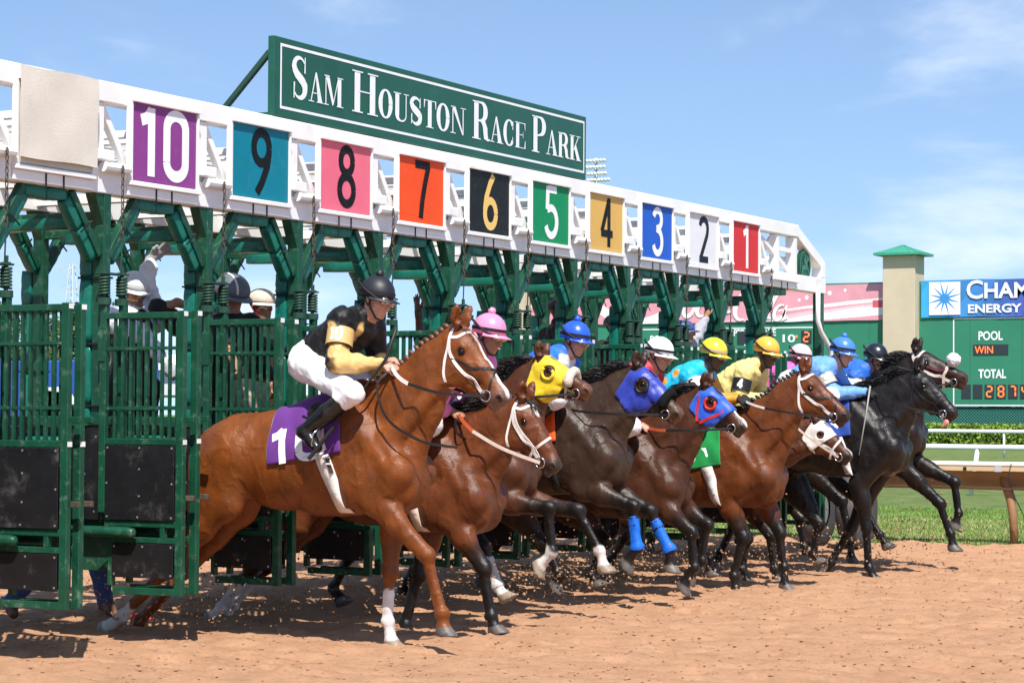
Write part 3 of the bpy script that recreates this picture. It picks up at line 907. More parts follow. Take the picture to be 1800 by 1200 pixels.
def sign_word(word, y0, y1):
    """capital larger than the rest, squeezed to run from y0 to y1"""
    tot = 0
    for i, c in enumerate(word): tot += serif_glyph(c)[1] * (1.32 if i == 0 else 1.0)
    u = (y1 - y0) / tot
    y = y0
    for i, c in enumerate(word):
        it, ad = serif_glyph(c)
        big = i == 0
        hgt = .318 if big else .222
        sx = u * (1.32 if big else 1.0)
        bm = bmesh.new()
        for q, t in enumerate(it): serif_item(bm, frameX(xb, 0, 0), t, y, 3.765 - (.004 if big else 0), sx, hgt, .0006 * q)
        spart('letter', bm, M_LET)
        y += ad * sx
sign_word('SAM', 1.87, 2.58)
sign_word('HOUSTON', 2.70, 4.46)
sign_word('RACE', 4.56, 5.52)
sign_word('PARK', 5.62, 6.58)
for yy in (1.70, 3.3, 5.0, 6.6):
    spart('stay', new_beam((-.06, yy, 4.08), (-.55, yy, 3.60), .04, .04), M_DARKGREEN)
    spart('foot', new_box(-.62, -.06, yy - .02, yy + .02, 3.603, 3.635, .003), M_DARKGREEN)
# ------------------------------------------------------------------ organic bodies: smooth blends of bones and muscles, meshed as one skin
class Body:
    def __init__(self):
        self.p = []
    def cap(self, a, b, ra, rb=None, k=.03, sy=1.0, op='u'):
        """tapered capsule; sy < 1 flattens it sideways (y)"""
        self.p.append(('c', np.array(a, float), np.array(b, float), ra, ra if rb is None else rb, k, sy, op)); return self
    def chain(self, pts, rs, k=.03, sy=1.0, op='u'):
        for i in range(len(pts) - 1):
            self.cap(pts[i], pts[i + 1], rs[i], rs[i + 1], k, sy, op)
        return self
    def ell(self, c, r, k=.03, rot=0.0, op='u', axes=None):
        """ellipsoid; rot turns it in the x-z plane (nose-up positive); axes = 3x3 rows overrides"""
        if axes is None:
            cs, sn = math.cos(rot), math.sin(rot)
            axes = np.array([[cs, 0, sn], [0, 1, 0], [-sn, 0, cs]])
        self.p.append(('e', np.array(c, float), np.array(r, float), np.array(axes, float), k, op)); return self
    def cut_cap(self, a, b, ra, rb, n, d, k=.008):
        """tapered capsule cut flat by the plane n.x < d (hooves, soles)"""
        self.p.append(('h', np.array(a, float), np.array(b, float), ra, rb, k, np.array(n, float), d)); return self
    @staticmethod
    def _dcap(P, a, b, ra, rb, sy):
        q = P - a
        ba = b - a
        if sy != 1.0:
            q = q * np.array([1, 1 / sy, 1]); ba = ba * np.array([1, 1 / sy, 1])
        L2 = float(ba @ ba) + 1e-12
        t = np.clip((q @ ba) / L2, 0, 1)
        d = np.sqrt(((q - t[..., None] * ba) ** 2).sum(-1)) - (ra + (rb - ra) * t)
        return d * (0.5 + 0.5 * min(1, sy)) if sy != 1 else d
    @staticmethod
    def _dell(P, c, r, ax):
        q = (P - c) @ ax.T
        k0 = np.sqrt(((q / r) ** 2).sum(-1)) + 1e-9
        k1 = np.sqrt(((q / (r * r)) ** 2).sum(-1)) + 1e-9
        return k0 * (k0 - 1) / k1
    def dist1(self, p, P):
        if p[0] == 'c': return self._dcap(P, p[1], p[2], p[3], p[4], p[6])
        if p[0] == 'e': return self._dell(P, p[1], p[2], p[3])
        d = self._dcap(P, p[1], p[2], p[3], p[4], 1.0)
        return np.maximum(d, P @ p[6] - p[7])
    def mesh(self, name, h=.012, inflate=0.0):
        lo = np.full(3, 1e9); hi = -lo
        bbs = []
        for p in self.p:
            if p[0] in 'ch':
                r = max(p[3], p[4]) * (1.0 if p[0] == 'h' else max(1, p[6]))
                l = np.minimum(p[1], p[2]) - r; u = np.maximum(p[1], p[2]) + r; k = p[5]; op = p[7] if p[0] == 'c' else 'u'
            else:
                ext = np.sqrt(((p[3].T * p[2]) ** 2).sum(1))
                l = p[1] - ext; u = p[1] + ext; k = p[4]; op = p[5]
            m = k + 3 * h + inflate
            bbs.append((l - m, u + m, k, op))
            if op == 'u':
                lo = np.minimum(lo, l - 3 * h - inflate - .01); hi = np.maximum(hi, u + 3 * h + inflate + .01)
        n = np.ceil((hi - lo) / h).astype(int) + 1
        F = np.full(n, 1.0, np.float32)
        axs = [lo[i] + h * np.arange(n[i]) for i in range(3)]
        for p, (l, u, k, op) in zip(self.p, bbs):
            i0 = np.clip(np.floor((l - lo) / h).astype(int), 0, n); i1 = np.clip(np.ceil((u - lo) / h).astype(int) + 1, 0, n)
            if (i1 <= i0).any(): continue
            sl = tuple(slice(a, b) for a, b in zip(i0, i1))
            P = np.stack(np.meshgrid(*[axs[i][sl[i]] for i in range(3)], indexing='ij'), -1)
            d = self.dist1(p, P)
            f = F[sl]
            if op == 'u':
                t = np.clip(.5 + .5 * (f - d) / k, 0, 1)
                F[sl] = f + (d - f) * t - k * t * (1 - t)
            else:
                t = np.clip(.5 - .5 * (f + d) / k, 0, 1)
                F[sl] = f + (-d - f) * t + k * t * (1 - t)
        F -= inflate
        co, q = surface_nets(F, lo, h)
        return quads_mesh(name, co, q)

def surface_nets(F, lo, h):
    ins = F < 0
    nx, ny, nz = F.shape
    def corner(A, i, j, k): return A[i:nx - 1 + i, j:ny - 1 + j, k:nz - 1 + k]
    cnt = np.zeros((nx - 1, ny - 1, nz - 1), np.int8)
    for i in (0, 1):
        for j in (0, 1):
            for k in (0, 1): cnt += corner(ins, i, j, k)
    act = (cnt > 0) & (cnt < 8)
    idx = np.full(act.shape, -1, np.int64)
    cells = np.argwhere(act)
    idx[act] = np.arange(len(cells))
    cv = np.zeros((len(cells), 2, 2, 2))
    for i in (0, 1):
        for j in (0, 1):
            for k in (0, 1): cv[:, i, j, k] = F[cells[:, 0] + i, cells[:, 1] + j, cells[:, 2] + k]
    acc = np.zeros((len(cells), 3)); w = np.zeros(len(cells))
    for ax in range(3):
        for a in (0, 1):
            for b in (0, 1):
                s0 = [0, 0, 0]; s1 = [0, 0, 0]
                o = [x for x in range(3) if x != ax]
                s0[o[0]] = s1[o[0]] = a; s0[o[1]] = s1[o[1]] = b; s1[ax] = 1
                v0 = cv[:, s0[0], s0[1], s0[2]]; v1 = cv[:, s1[0], s1[1], s1[2]]
                x = (v0 < 0) != (v1 < 0)
                t = np.where(x, v0 / np.where(x, v0 - v1, 1), 0)
                pt = np.zeros((len(cells), 3)); pt[:, o[0]] = a; pt[:, o[1]] = b; pt[:, ax] = t
                acc += pt * x[:, None]; w += x
    co = lo + h * (cells + acc / w[:, None])
    quads = []
    for ax in range(3):
        o = [x for x in range(3) if x != ax]
        s0 = [slice(1, -1)] * 3; s1 = [slice(1, -1)] * 3
        s0[ax] = slice(0, -1); s1[ax] = slice(1, None)
        A = ins[tuple(s0)]; B = ins[tuple(s1)]
        e = np.argwhere(A != B)
        if not len(e): continue
        c = e.copy(); c[:, o[0]] += 1; c[:, o[1]] += 1
        flip = A[tuple(e.T)]
        g = []
        for da, db in ((-1, -1), (0, -1), (0, 0), (-1, 0)):
            cc = c.copy(); cc[:, o[0]] += da; cc[:, o[1]] += db
            g.append(idx[tuple(cc.T)])
        q = np.stack(g, -1)
        if ax == 1: flip = ~flip
        q[~flip] = q[~flip][:, ::-1]
        quads.append(q)
    return co, np.concatenate(quads)

def verts_of(me):
    a = np.empty(len(me.vertices) * 3, np.float32); me.vertices.foreach_get('co', a); return a.reshape(-1, 3).astype(float)

def set_cols(me, c):
    at = me.attributes.new('Col', 'FLOAT_COLOR', 'POINT')
    a = np.ones((len(c), 4), np.float32); a[:, :3] = c
    at.data.foreach_set('color', a.ravel())

def smooth01(x): x = np.clip(x, 0, 1); return x * x * (3 - 2 * x)

class Paint:
    """per-vertex coat colour: markings laid over the base by distance to bones"""
    def __init__(self, P, base):
        self.P = P; self.c = np.tile(np.array(base, float), (len(P), 1))
    def cap(self, a, b, r, col, soft=.01, wob=0.0, amt=1.0):
        d = Body._dcap(self.P, np.array(a, float), np.array(b, float), r, r, 1.0)
        if wob: d = d + wob * (noise2(self.P[:, 0] * 30 + self.P[:, 1] * 17, self.P[:, 2] * 30, 8) - .5)
        t = smooth01(.5 - d / (2 * soft))[:, None] * amt
        self.c = self.c * (1 - t) + np.array(col) * t; return self
    def ell(self, c, r, col, ax=None, soft=.01, amt=1.0):
        d = Body._dell(self.P, np.array(c, float), np.array(r, float), np.eye(3) if ax is None else np.array(ax, float))
        t = smooth01(.5 - d / (2 * soft))[:, None] * amt
        self.c = self.c * (1 - t) + np.array(col) * t; return self

def submesh(me, mask, name, off=.004, thick=0.0):
    """the part of a skin whose vertices pass mask, lifted off along the normals: cloth that follows the body"""
    co = verts_of(me)
    nrm = np.empty(len(me.vertices) * 3, np.float32); me.vertex_normals.foreach_get('vector', nrm); nrm = nrm.reshape(-1, 3)
    q = np.empty(len(me.loops), np.int32); me.loops.foreach_get('vertex_index', q); q = q.reshape(-1, 4)
    keep = mask[q].all(1)
    q = q[keep]
    if len(q) == 0: return None
    used = np.unique(q); m = np.full(len(co), -1); m[used] = np.arange(len(used))
    o = off if np.isscalar(off) else off[used][:, None]
    P = co[used] + nrm[used] * o
    q = m[q]
    # even out the cut edge so that it reads as a hem
    e = np.concatenate([q[:, [0, 1]], q[:, [1, 2]], q[:, [2, 3]], q[:, [3, 0]]])
    k = np.sort(e, 1); key = k[:, 0].astype(np.int64) * len(P) + k[:, 1]
    uq, cnt = np.unique(key, return_counts=True)
    be = np.stack([uq[cnt == 1] // len(P), uq[cnt == 1] % len(P)], 1)
    for _ in range(6):
        acc = np.zeros_like(P); n_ = np.zeros(len(P))
        for a, b in ((0, 1), (1, 0)):
            np.add.at(acc, be[:, a], P[be[:, b]]); np.add.at(n_, be[:, a], 1)
        bd = n_ > 0
        P[bd] = P[bd] * .4 + .6 * acc[bd] / n_[bd][:, None]
    return quads_mesh(name, P, q)

def strip_on(bvh, pts, w, side_dir=None, lift=.004, thick=.004, normals=None, sub=.02, closed=False, snap=True, wdir=None):
    """a leather strap laid on a skin: polyline snapped to the surface, with width and thickness"""
    P = [Vector(p) for p in pts]
    if closed: P.append(P[0])
    dense = []
    for a, b in zip(P[:-1], P[1:]):
        n = max(1, int((b - a).length / sub))
        dense += [a.lerp(b, i / n) for i in range(n)]
    dense.append(P[-1])
    loc, nor = [], []
    for p in dense:
        if snap:
            l, nn, _, _ = bvh.find_nearest(p)
            if l is None: l, nn = p, Vector((0, -1, 0))
        else:
            l, nn = p, Vector(side_dir or (0, -1, 0))
        loc.append(l); nor.append(nn.copy())
    for _ in range(2):
        nor = [(nor[max(i - 1, 0)] + nor[i] * 2 + nor[min(i + 1, len(nor) - 1)]).normalized() for i in range(len(nor))]
        loc = [loc[i] if i in (0, len(loc) - 1) else (loc[i - 1] + loc[i] * 2 + loc[i + 1]) / 4 for i in range(len(loc))]
    bm = bmesh.new()
    prev = None
    n = len(loc)
    for i in range(n):
        t = loc[min(i + 1, n - 1)] - loc[max(i - 1, 0)]
        if t.length < 1e-7: continue
        t.normalize()
        s = t.cross(nor[i]); s.normalize()
        if wdir is not None: s = (Vector(wdir) - t * Vector(wdir).dot(t)).normalized()
        a = loc[i] + nor[i] * lift; b = loc[i] + nor[i] * (lift + thick)
        ring = [bm.verts.new(a - s * w / 2), bm.verts.new(a + s * w / 2), bm.verts.new(b + s * w / 2 * .94), bm.verts.new(b - s * w / 2 * .94)]
        if prev:
            for k in range(4): bm.faces.new((prev[k], prev[(k + 1) % 4], ring[(k + 1) % 4], ring[k]))
        else: bm.faces.new(ring[::-1])
        prev = ring
    if prev: bm.faces.new(prev)
    bmesh.ops.recalc_face_normals(bm, faces=bm.faces)
    return bm
# ------------------------------------------------------------------ horses
def coat_mat(name, rough=.36, rv=.12):
    m = mat(name, (1, 1, 1), rough, .32, var=.30, scale=6, bump=.20, bump_scale=20, attr='Col', rough_var=rv, bump2=.55, bump2_scale=62)
    return m
M_COAT = coat_mat('horse_coat', .36, .13)
M_COAT_D = coat_mat('dark_horse_coat', .33, .12)
M_EYE = mat('horse_eye', (.004, .003, .002), .12, .4)
M_HAIR = {}
def hair_mat(c):
    k = tuple(round(x, 3) for x in c)
    if k not in M_HAIR: M_HAIR[k] = mat('hair_%d' % len(M_HAIR), c, .42, .5, var=.35, scale=60)
    return M_HAIR[k]

class Horse: pass
def nrm_(v): v = np.array(v, float); return v / (np.linalg.norm(v) + 1e-9)

def build_horse(n, pose, pitch, coat, label, h=.013, thin=1.0):
    """pose: withers (x,z), poll, nose and the leg joints (x,z) in world metres along the stall's centre plane"""
    H = Horse(); H.n = n
    yc0 = YC(n)
    x0 = pose['withers'][0]
    root = empty('race_horse', (x0, yc0, 0), label, 'horse', 'race horses leaving the gate')
    H.root = root
    W = np.array([0., pose['withers'][1]])
    loc = lambda p: np.array([p[0] - x0, p[1]])
    cp, sp = math.cos(pitch), math.sin(pitch)
    f2 = np.array([cp, sp]); u2 = np.array([-sp, cp])
    def T(a, b, y=0.0):
        q = W + a * f2 + b * u2
        return V3(q[0], y, q[1])
    H.T = T
    P3 = lambda q, y=0.0: V3(q[0], y, q[1])
    B = Body()
    # trunk
    B.ell(T(-.20, -.37), (.44, .215, .345), .06, pitch)
    B.ell(T(-.55, -.365), (.44, .240, .295), .08, pitch + .03)
    B.ell(T(-.84, -.29), (.30, .200, .215), .09, pitch)
    B.cap(T(.10, -.085), T(-.34, -.075), .085, .075, .12, .55)
    B.cap(T(-.3, -.13), T(-.95, -.115), .115, .125, .10, .95)
    B.ell(T(-1.00, -.22), (.29, .222, .215), .09, pitch - .15)
    for s in (-1, 1):
        B.ell(T(-1.19, -.37, s * .105), (.17, .125, .25), .07, pitch - .25)
        B.cap(T(-.06, -.14, s * .105), T(.26, -.54, s * .145), .080, .095, .045, .8)
        B.ell(T(.02, -.56, s * .152), (.21, .072, .14), .03, pitch + .6)
        B.ell(T(.25, -.62, s * .08), (.10, .072, .15), .03, pitch)
    B.ell(T(.21, -.48), (.150, .145, .24), .08, pitch + .2)
    B.cap(T(.14, -.69), T(-.42, -.63), .110, .085, .09, 1.0)
    for s in (-1, 1):      # grooves between the muscles
        B.cap(T(-.18, -.30, s * .243), T(-.13, -.66, s * .217), .022, .016, .05, op='s')
        B.cap(T(.10, -.16, s * .185), T(.24, -.44, s * .215), .020, .014, .05, op='s')
        B.cap(T(-1.05, -.28, s * .262), T(-1.10, -.62, s * .255), .022, .014, .06, op='s')
        B.cap(T(-.80, -.50, s * .285), T(-.92, -.62, s * .27), .04, .03, .06, op='s')
    # head frame
    poll, nose = loc(pose['poll']), loc(pose['nose'])
    hl = np.linalg.norm(nose - poll); hd = (nose - poll) / hl
    hv = np.array([hd[1], -hd[0]])
    sc = hl / .60
    yaw = pose.get('head_yaw', 0.0)        # sideways turn of the head: y shift at the nose
    def Hd(u, v, y=0.0):
        q = poll + hd * (u * sc) + hv * (v * sc)
        return V3(q[0], y * sc + yaw * u * sc, q[1])
    H.Hd = Hd; H.hs = sc
    hrot = math.atan2(hd[1], hd[0])
    # neck
    n0 = T(.0, -.06); p0 = P3(poll)
    mid = (n0 + p0) / 2 + V3(-.02, 0, .0) + V3(-hd[1] * 0, 0, 0)
    lift = pose.get('crest', .005)
    nd = (p0 - n0); nd /= np.linalg.norm(nd); nn = V3(-nd[2], 0, nd[0])
    crest = [n0 - nn * .02, n0 + (p0 - n0) * .35 + nn * (lift * .6 - .055), n0 + (p0 - n0) * .68 + nn * (lift - .05), Hd(.03, .03)]
    H.crest = crest; H.nn = nn
    B.chain(crest, [.085, .075, .065, .062], .07, .55)
    c0 = T(.08, -.30); c3 = Hd(.09, .115)
    core = [c0, c0 + (c3 - c0) * .34 + nn * .015, c0 + (c3 - c0) * .7 + nn * .02, c3]
    B.chain(core, [.195, .148, .116, .098], .06, .60)
    t0 = T(.27, -.42); t3 = Hd(.17, .205)
    B.chain([t0, t0 + (t3 - t0) * .5 - nn * .01, t3], [.140, .086, .060], .05, .68)
    for s in (-1, 1):      # jugular groove edge and base-of-neck muscle
        B.cap(T(.14, -.42, s * .13), Hd(.20, .16, s * .05), .075, .035, .05, .7)
    # head
    ax = np.array([[hd[0], 0, hd[1]], [0, 1, 0], [-hv[0], 0, -hv[1]]])
    B.ell(Hd(.13, .052), np.array([.140, .094, .100]) * sc, .03, axes=ax)
    B.chain([Hd(.14, .02), Hd(.34, .028), Hd(.50, .03)], [.082 * sc, .070 * sc, .060 * sc], .03, .84)
    B.ell(Hd(.548, .040), np.array([.066, .058, .070]) * sc, .03, axes=ax)
    B.chain([Hd(.24, .180), Hd(.36, .145), Hd(.52, .098)], [.066 * sc, .054 * sc, .044 * sc], .035, .70)
    B.ell(Hd(.572, .108), np.array([.038, .036, .028]) * sc, .018, axes=ax)
    for s in (-1, 1):
        B.ell(Hd(.210, .150, s * .046), np.array([.128, .040, .125]) * sc, .03, axes=ax)       # cheek
        B.cap(Hd(.16, .045, s * .078), Hd(.36, .07, s * .048), .020 * sc, .013 * sc, .03)        # facial crest
        B.ell(Hd(.150, .010, s * .074), np.array([.042, .026, .022]) * sc, .016, axes=ax)      # brow
        B.ell(Hd(.178, .040, s * .098), np.array([.026, .016, .020]) * sc, .014, axes=ax, op='s')   # eye socket
        B.ell(Hd(.565, .018, s * .052), np.array([.038, .018, .030]) * sc, .014, axes=ax)      # nostril wing
        B.ell(Hd(.578, .022, s * .070), np.array([.026, .019, .020]) * sc, .006, axes=ax, op='s')
        # ears
        e0 = Hd(.012, -.025, s * .058)
        ed = V3(*pose.get('ear', (.10, s * .10, 1.0))); ed = V3(ed[0] + .08, s * .24, ed[2]); ed /= np.linalg.norm(ed)
        L = .145 * sc
        B.chain([e0, e0 + ed * L * .35, e0 + ed * L * .7, e0 + ed * L], [.027, .041, .031, .005], .012, .66)
        fw = V3(.86, s * .45, 0)
        B.chain([e0 + ed * L * .28 + fw * .026, e0 + ed * L * .75 + fw * .024], [.024, .014], .006, .8, op='s')
    B.cap(Hd(.49, .088, -.075), Hd(.60, .080, -.06), .005, .005, .006, op='s'); B.cap(Hd(.49, .088, .075), Hd(.60, .080, .06), .005, .005, .006, op='s')
    # legs
    joints = {}
    for key in ('nf', 'ff', 'nh', 'fh'):
        s = -1 if key[0] == 'n' else 1
        yj = s * .13
        J = [P3(loc(q), yj) for q in pose[key]]
        fore = key[1] == 'f'
        a, b, c, d = J
        a = a.copy(); a[1] = s * (.138 if fore else .15)
        b[1] = s * (.115 if fore else .13); c[1] = d[1] = s * (.11 if fore else .12)
        joints[key] = (a, b, c, d)
        if fore:
            B.cap(T(.27, -.56, s * .135), a, .100, .090, .04, .8)
            m = a + (b - a) * .38
            B.chain([a, m, b], [.088, .074, .049], .045, .74)
            ff = (b - a) / np.linalg.norm(b - a); fp = V3(ff[2] * -1, 0, ff[0]) * 1.0     # front of the forearm
            if fp[0] < 0: fp = -fp
            B.ell(a + (b - a) * .30 + fp * .028 + V3(0, s * .015, 0), (.14, .042, .052), .035, math.atan2(ff[2], ff[0]))
            B.ell(b + fp * .006, (.052, .047, .064), .012, math.atan2(ff[2], ff[0]) + math.pi / 2)
            B.cap(b - fp * .028 + ff * .0, b - fp * .03 - ff * .035, .026, .022, .02)
            cr = (.029, .028)
        else:
            hip = T(-.97, -.28, s * .12)
            B.cap(hip, a, .195, .125, .08, .62)
            B.cap(T(-1.20, -.40, s * .12), b + (a - b) * .42 + V3(-.02, 0, 0), .135, .062, .07, .70)
            m = a + (b - a) * .40
            B.chain([a, m, b], [.112, .080, .045], .05, .66)
            g = (b - a) / np.linalg.norm(b - a); gp = V3(g[2], 0, -g[0])
            if gp[0] > 0: gp = -gp
            B.cap(a + (b - a) * .55 + gp * .045, b + gp * .050 - g * .005, .028, .024, .03)     # hamstring to point of hock
            B.ell(b, (.056, .046, .066), .025, math.atan2(g[2], g[0]) + math.pi / 2)
            cr = (.034, .031)
        cd = (c - b) / np.linalg.norm(c - b)
        bk = V3(cd[2], 0, -cd[0])
        if bk[0] > 0: bk = -bk
        B.cap(b, c, cr[0] + .004, cr[1], .022, .82)
        B.cap(b + bk * .032 + cd * .05, c + bk * .030, .0135, .016, .008)
        B.ell(c, (.045, .041, .047), .012)
        B.ell(c + bk * .028, (.026, .028, .030), .010)
        pd = (d - c); pl = np.linalg.norm(pd); pd = pd / pl
        cor = c + pd * max(.035, pl - .045)
        B.cap(c, cor, .030, .038, .012)
        if pd[0] < -0.2: nrm = V3(pd[0] * .3 - .75, 0, pd[2]); nrm /= np.linalg.norm(nrm)
        else: nrm = V3(pd[0] * .35, 0, pd[2]); nrm /= np.linalg.norm(nrm)
        up_ = -pd; fwd = V3(-pd[2], 0, pd[0])           # the toe points ahead of the pastern
        if fwd[0] < 0 and pd[2] < -.5: fwd = -fwd
        ha = nrm_(pd + fwd * .42); tip = cor + ha * .092
        nrm = nrm_(pd - fwd * .10)
        B.cut_cap(cor, tip, .040, .062, nrm, float((cor + pd * .066) @ nrm), .005)
        B.cap(cor - fwd * .022 + pd * .01, cor - fwd * .026 + pd * .035, .026, .030, .012)
        H_h = (cor, tip)
        joints[key] = (a, b, c, d, cor, tip)
    H.joints = joints
    me = B.mesh('race_horse_body', h)
    H.B = B
    co = verts_of(me)
    nr = np.empty(len(co) * 3, np.float32); me.vertex_normals.foreach_get('vector', nr); nr = nr.reshape(-1, 3)
    X, Y, Z = co.T
    rel = .0055 * (noise2(X * 9 + Y * 4 + 3, Z * 11 + Y * 5, 20 + n) - .5) + .0050 * (noise2(X * 22 - Z * 9, Z * 16 + X * 12 + Y * 8, 21) - .5)
    ridge = 1 - np.abs(2 * noise2(X * 13 + Z * 7 + 2 * noise2(X * 5, Z * 5, 2), Z * 9 - X * 6 + Y * 7, 22) - 1)
    rel += .0042 * np.clip((ridge - .84) / .16, 0, 1)
    co = co + nr * rel[:, None]
    me.vertices.foreach_set('co', co.astype(np.float32).ravel()); me.update()
    pt = Paint(co, coat['base'])
    dark = coat.get('points')
    if coat.get('top') is not None: pt.cap(T(.3, .05), T(-1.2, .02), .16, coat['top'], .12, amt=.6)
    if coat.get('belly') is not None: pt.cap(T(.1, -.85), T(-.8, -.80), .16, coat['belly'], .12, amt=.7)
    for key, J in joints.items():
        a, b, c, d, cor, tip = J
        if dark is not None:
            k0 = b + (a - b) * (.30 if key[1] == 'f' else .22)
            pt.cap(k0, b, .085, dark, .05, amt=.9); pt.cap(b, c, .09, dark, .02); pt.cap(c, tip, .085, dark, .01)
        sk = coat.get('socks', {}).get(key)
        if sk:
            if sk > .5: pt.cap(c + (b - c) * (sk - .5) * 1.6, tip, .075, (.62, .58, .54), .012, .05)
            else: pt.cap(c + (cor - c) * (1 - sk * 2), tip, .07, (.62, .58, .54), .010, .03)
        hoofc = (.30, .24, .18) if sk else (.115, .10, .09)
        pdn = nrm_(d - c)
        t_ = (co - cor) @ pdn; r_ = np.linalg.norm(co - (cor + tip) / 2, axis=1)
        wgt = (smooth01((t_ - .004) / .008) * (r_ < .11))[:, None]
        band = 1 + .25 * (noise2(t_ * 160, co[:, 1] * 20, 5) - .5)[:, None]
        pt.c = pt.c * (1 - wgt) + np.array(hoofc) * band * wgt
    mz = coat.get('muzzle')
    if mz is not None: pt.ell(Hd(.58, .045), np.array([.085, .1, .10]) * sc, mz, ax, .03)
    if coat.get('face'): pt.ell(Hd(.36, .05), np.array([.20, .1, .12]) * sc, coat['face'], ax, .06, amt=.6)
    if coat.get('blaze'):
        for (u0, u1, y0, w) in coat['blaze']:
            A, Bq = Hd(u0, -.05, y0), Hd(u1, -.035, y0)
            pt.cap(A, Bq, w * sc, (.74, .70, .67), .006, .01)
    for s in (-1, 1):
        pt.ell(Hd(.578, .022, s * .064), np.array([.027, .022, .021]) * sc, (.018, .012, .010), ax, .006)
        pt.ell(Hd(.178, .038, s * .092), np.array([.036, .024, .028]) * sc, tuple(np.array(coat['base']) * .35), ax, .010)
    set_cols(me, pt.c)
    H.me = me
    H.body = obj('body', me, M_COAT_D if sum(coat['base']) < .1 else M_COAT, root, True)
    H.bvh = BVHTree.FromPolygons([tuple(v) for v in co], [tuple(p.vertices) for p in me.polygons])
    # eyes
    for s in (-1, 1):
        bm = bmesh.new(); ball(bm, Hd(.178, .040, s * .078), .0245 * sc, (1.1, 1, 1), 14)
        obj('eye', bm, M_EYE, root, True)
    H.hair = coat.get('hair', (.012, .010, .009))
    make_mane(H, coat.get('mane', 'loose'))
    make_tail(H)
    return H

def strands(bm, roots, dirs, lens, r0, rng, seg=5, droop=.5, sway=(0, 0, 0), wave=.015):
    for p, d, L in zip(roots, dirs, lens):
        p = Vector(p); d = Vector(d).normalized()
        pts, rs = [], []
        ph = rng.random() * 6.28
        for i in range(seg + 1):
            t = i / seg
            q = p + d * (L * t) + Vector((sway[0], sway[1], sway[2])) * (L * t * t) + Vector((0, 0, -droop * L * t * t))
            q += Vector((math.sin(ph + t * 5) * wave * t, math.cos(ph * 1.7 + t * 4) * wave * t, 0))
            pts.append(q); rs.append(r0 * (1 - .8 * t) + .0006)
        tube(bm, pts, rs, 4)

def make_mane(H, style):
    rng = random.Random(H.n * 7 + 1)
    bm = bmesh.new()
    cr = H.crest
    # sample along the crest on the skin
    def crest_pt(t):
        x = t * 3; i = min(2, int(x)); f = x - i
        q = cr[i] * (1 - f) + cr[i + 1] * f + H.nn * .2
        hit = H.bvh.ray_cast(Vector(q), Vector(-H.nn), .5)
        return hit[0] if hit[0] is not None else Vector(q - H.nn * .12)
    if style == 'braid':
        for i in range(15):
            p = crest_pt(.16 + .80 * i / 14)
            bk = bmesh.new()
            tube(bk, [p - Vector(H.nn) * .012, p + Vector(H.nn) * .008, p + Vector(H.nn) * .022 + Vector((-.006, -.004, 0)), p + Vector(H.nn) * .032 + Vector((-.012, -.008, 0))], [.012, .0185, .014, .004], 8)
            obj('braid', bk, hair_mat(H.hair), H.root, True)
        roots = [crest_pt(.02 + .15 * rng.random()) for _ in range(60)]
        strands(bm, roots, [Vector((-.6 + rng.uniform(-.3, .3), -.15 - .4 * rng.random(), .4)) for _ in roots], [rng.uniform(.08, .18) for _ in roots], .006, rng, droop=.6)
    else:
        roots, dirs, lens = [], [], []
        for i in range(420):
            t = .02 + .95 * rng.random()
            p = crest_pt(t)
            roots.append(p - Vector(H.nn) * .008)
            dirs.append(Vector(H.nn) * .6 + Vector((-.75 + rng.uniform(-.35, .25), rng.uniform(-.4, .3), .12)))
            lens.append(rng.uniform(.10, .27))
        strands(bm, roots, dirs, lens, .0042, rng, droop=.45, wave=.03)
    obj('mane', bm, hair_mat(H.hair), H.root, True)
    bm = bmesh.new()
    # forelock
    roots = [Vector(H.Hd(.01 + .02 * rng.random(), -.035, rng.uniform(-.02, .02))) for _ in range(26)]
    strands(bm, roots, [Vector((.5, rng.uniform(-.3, .3), -.1)) for _ in roots], [rng.uniform(.05, .11) for _ in roots], .005, rng, droop=.8)
    obj('forelock', bm, hair_mat(H.hair), H.root, True)

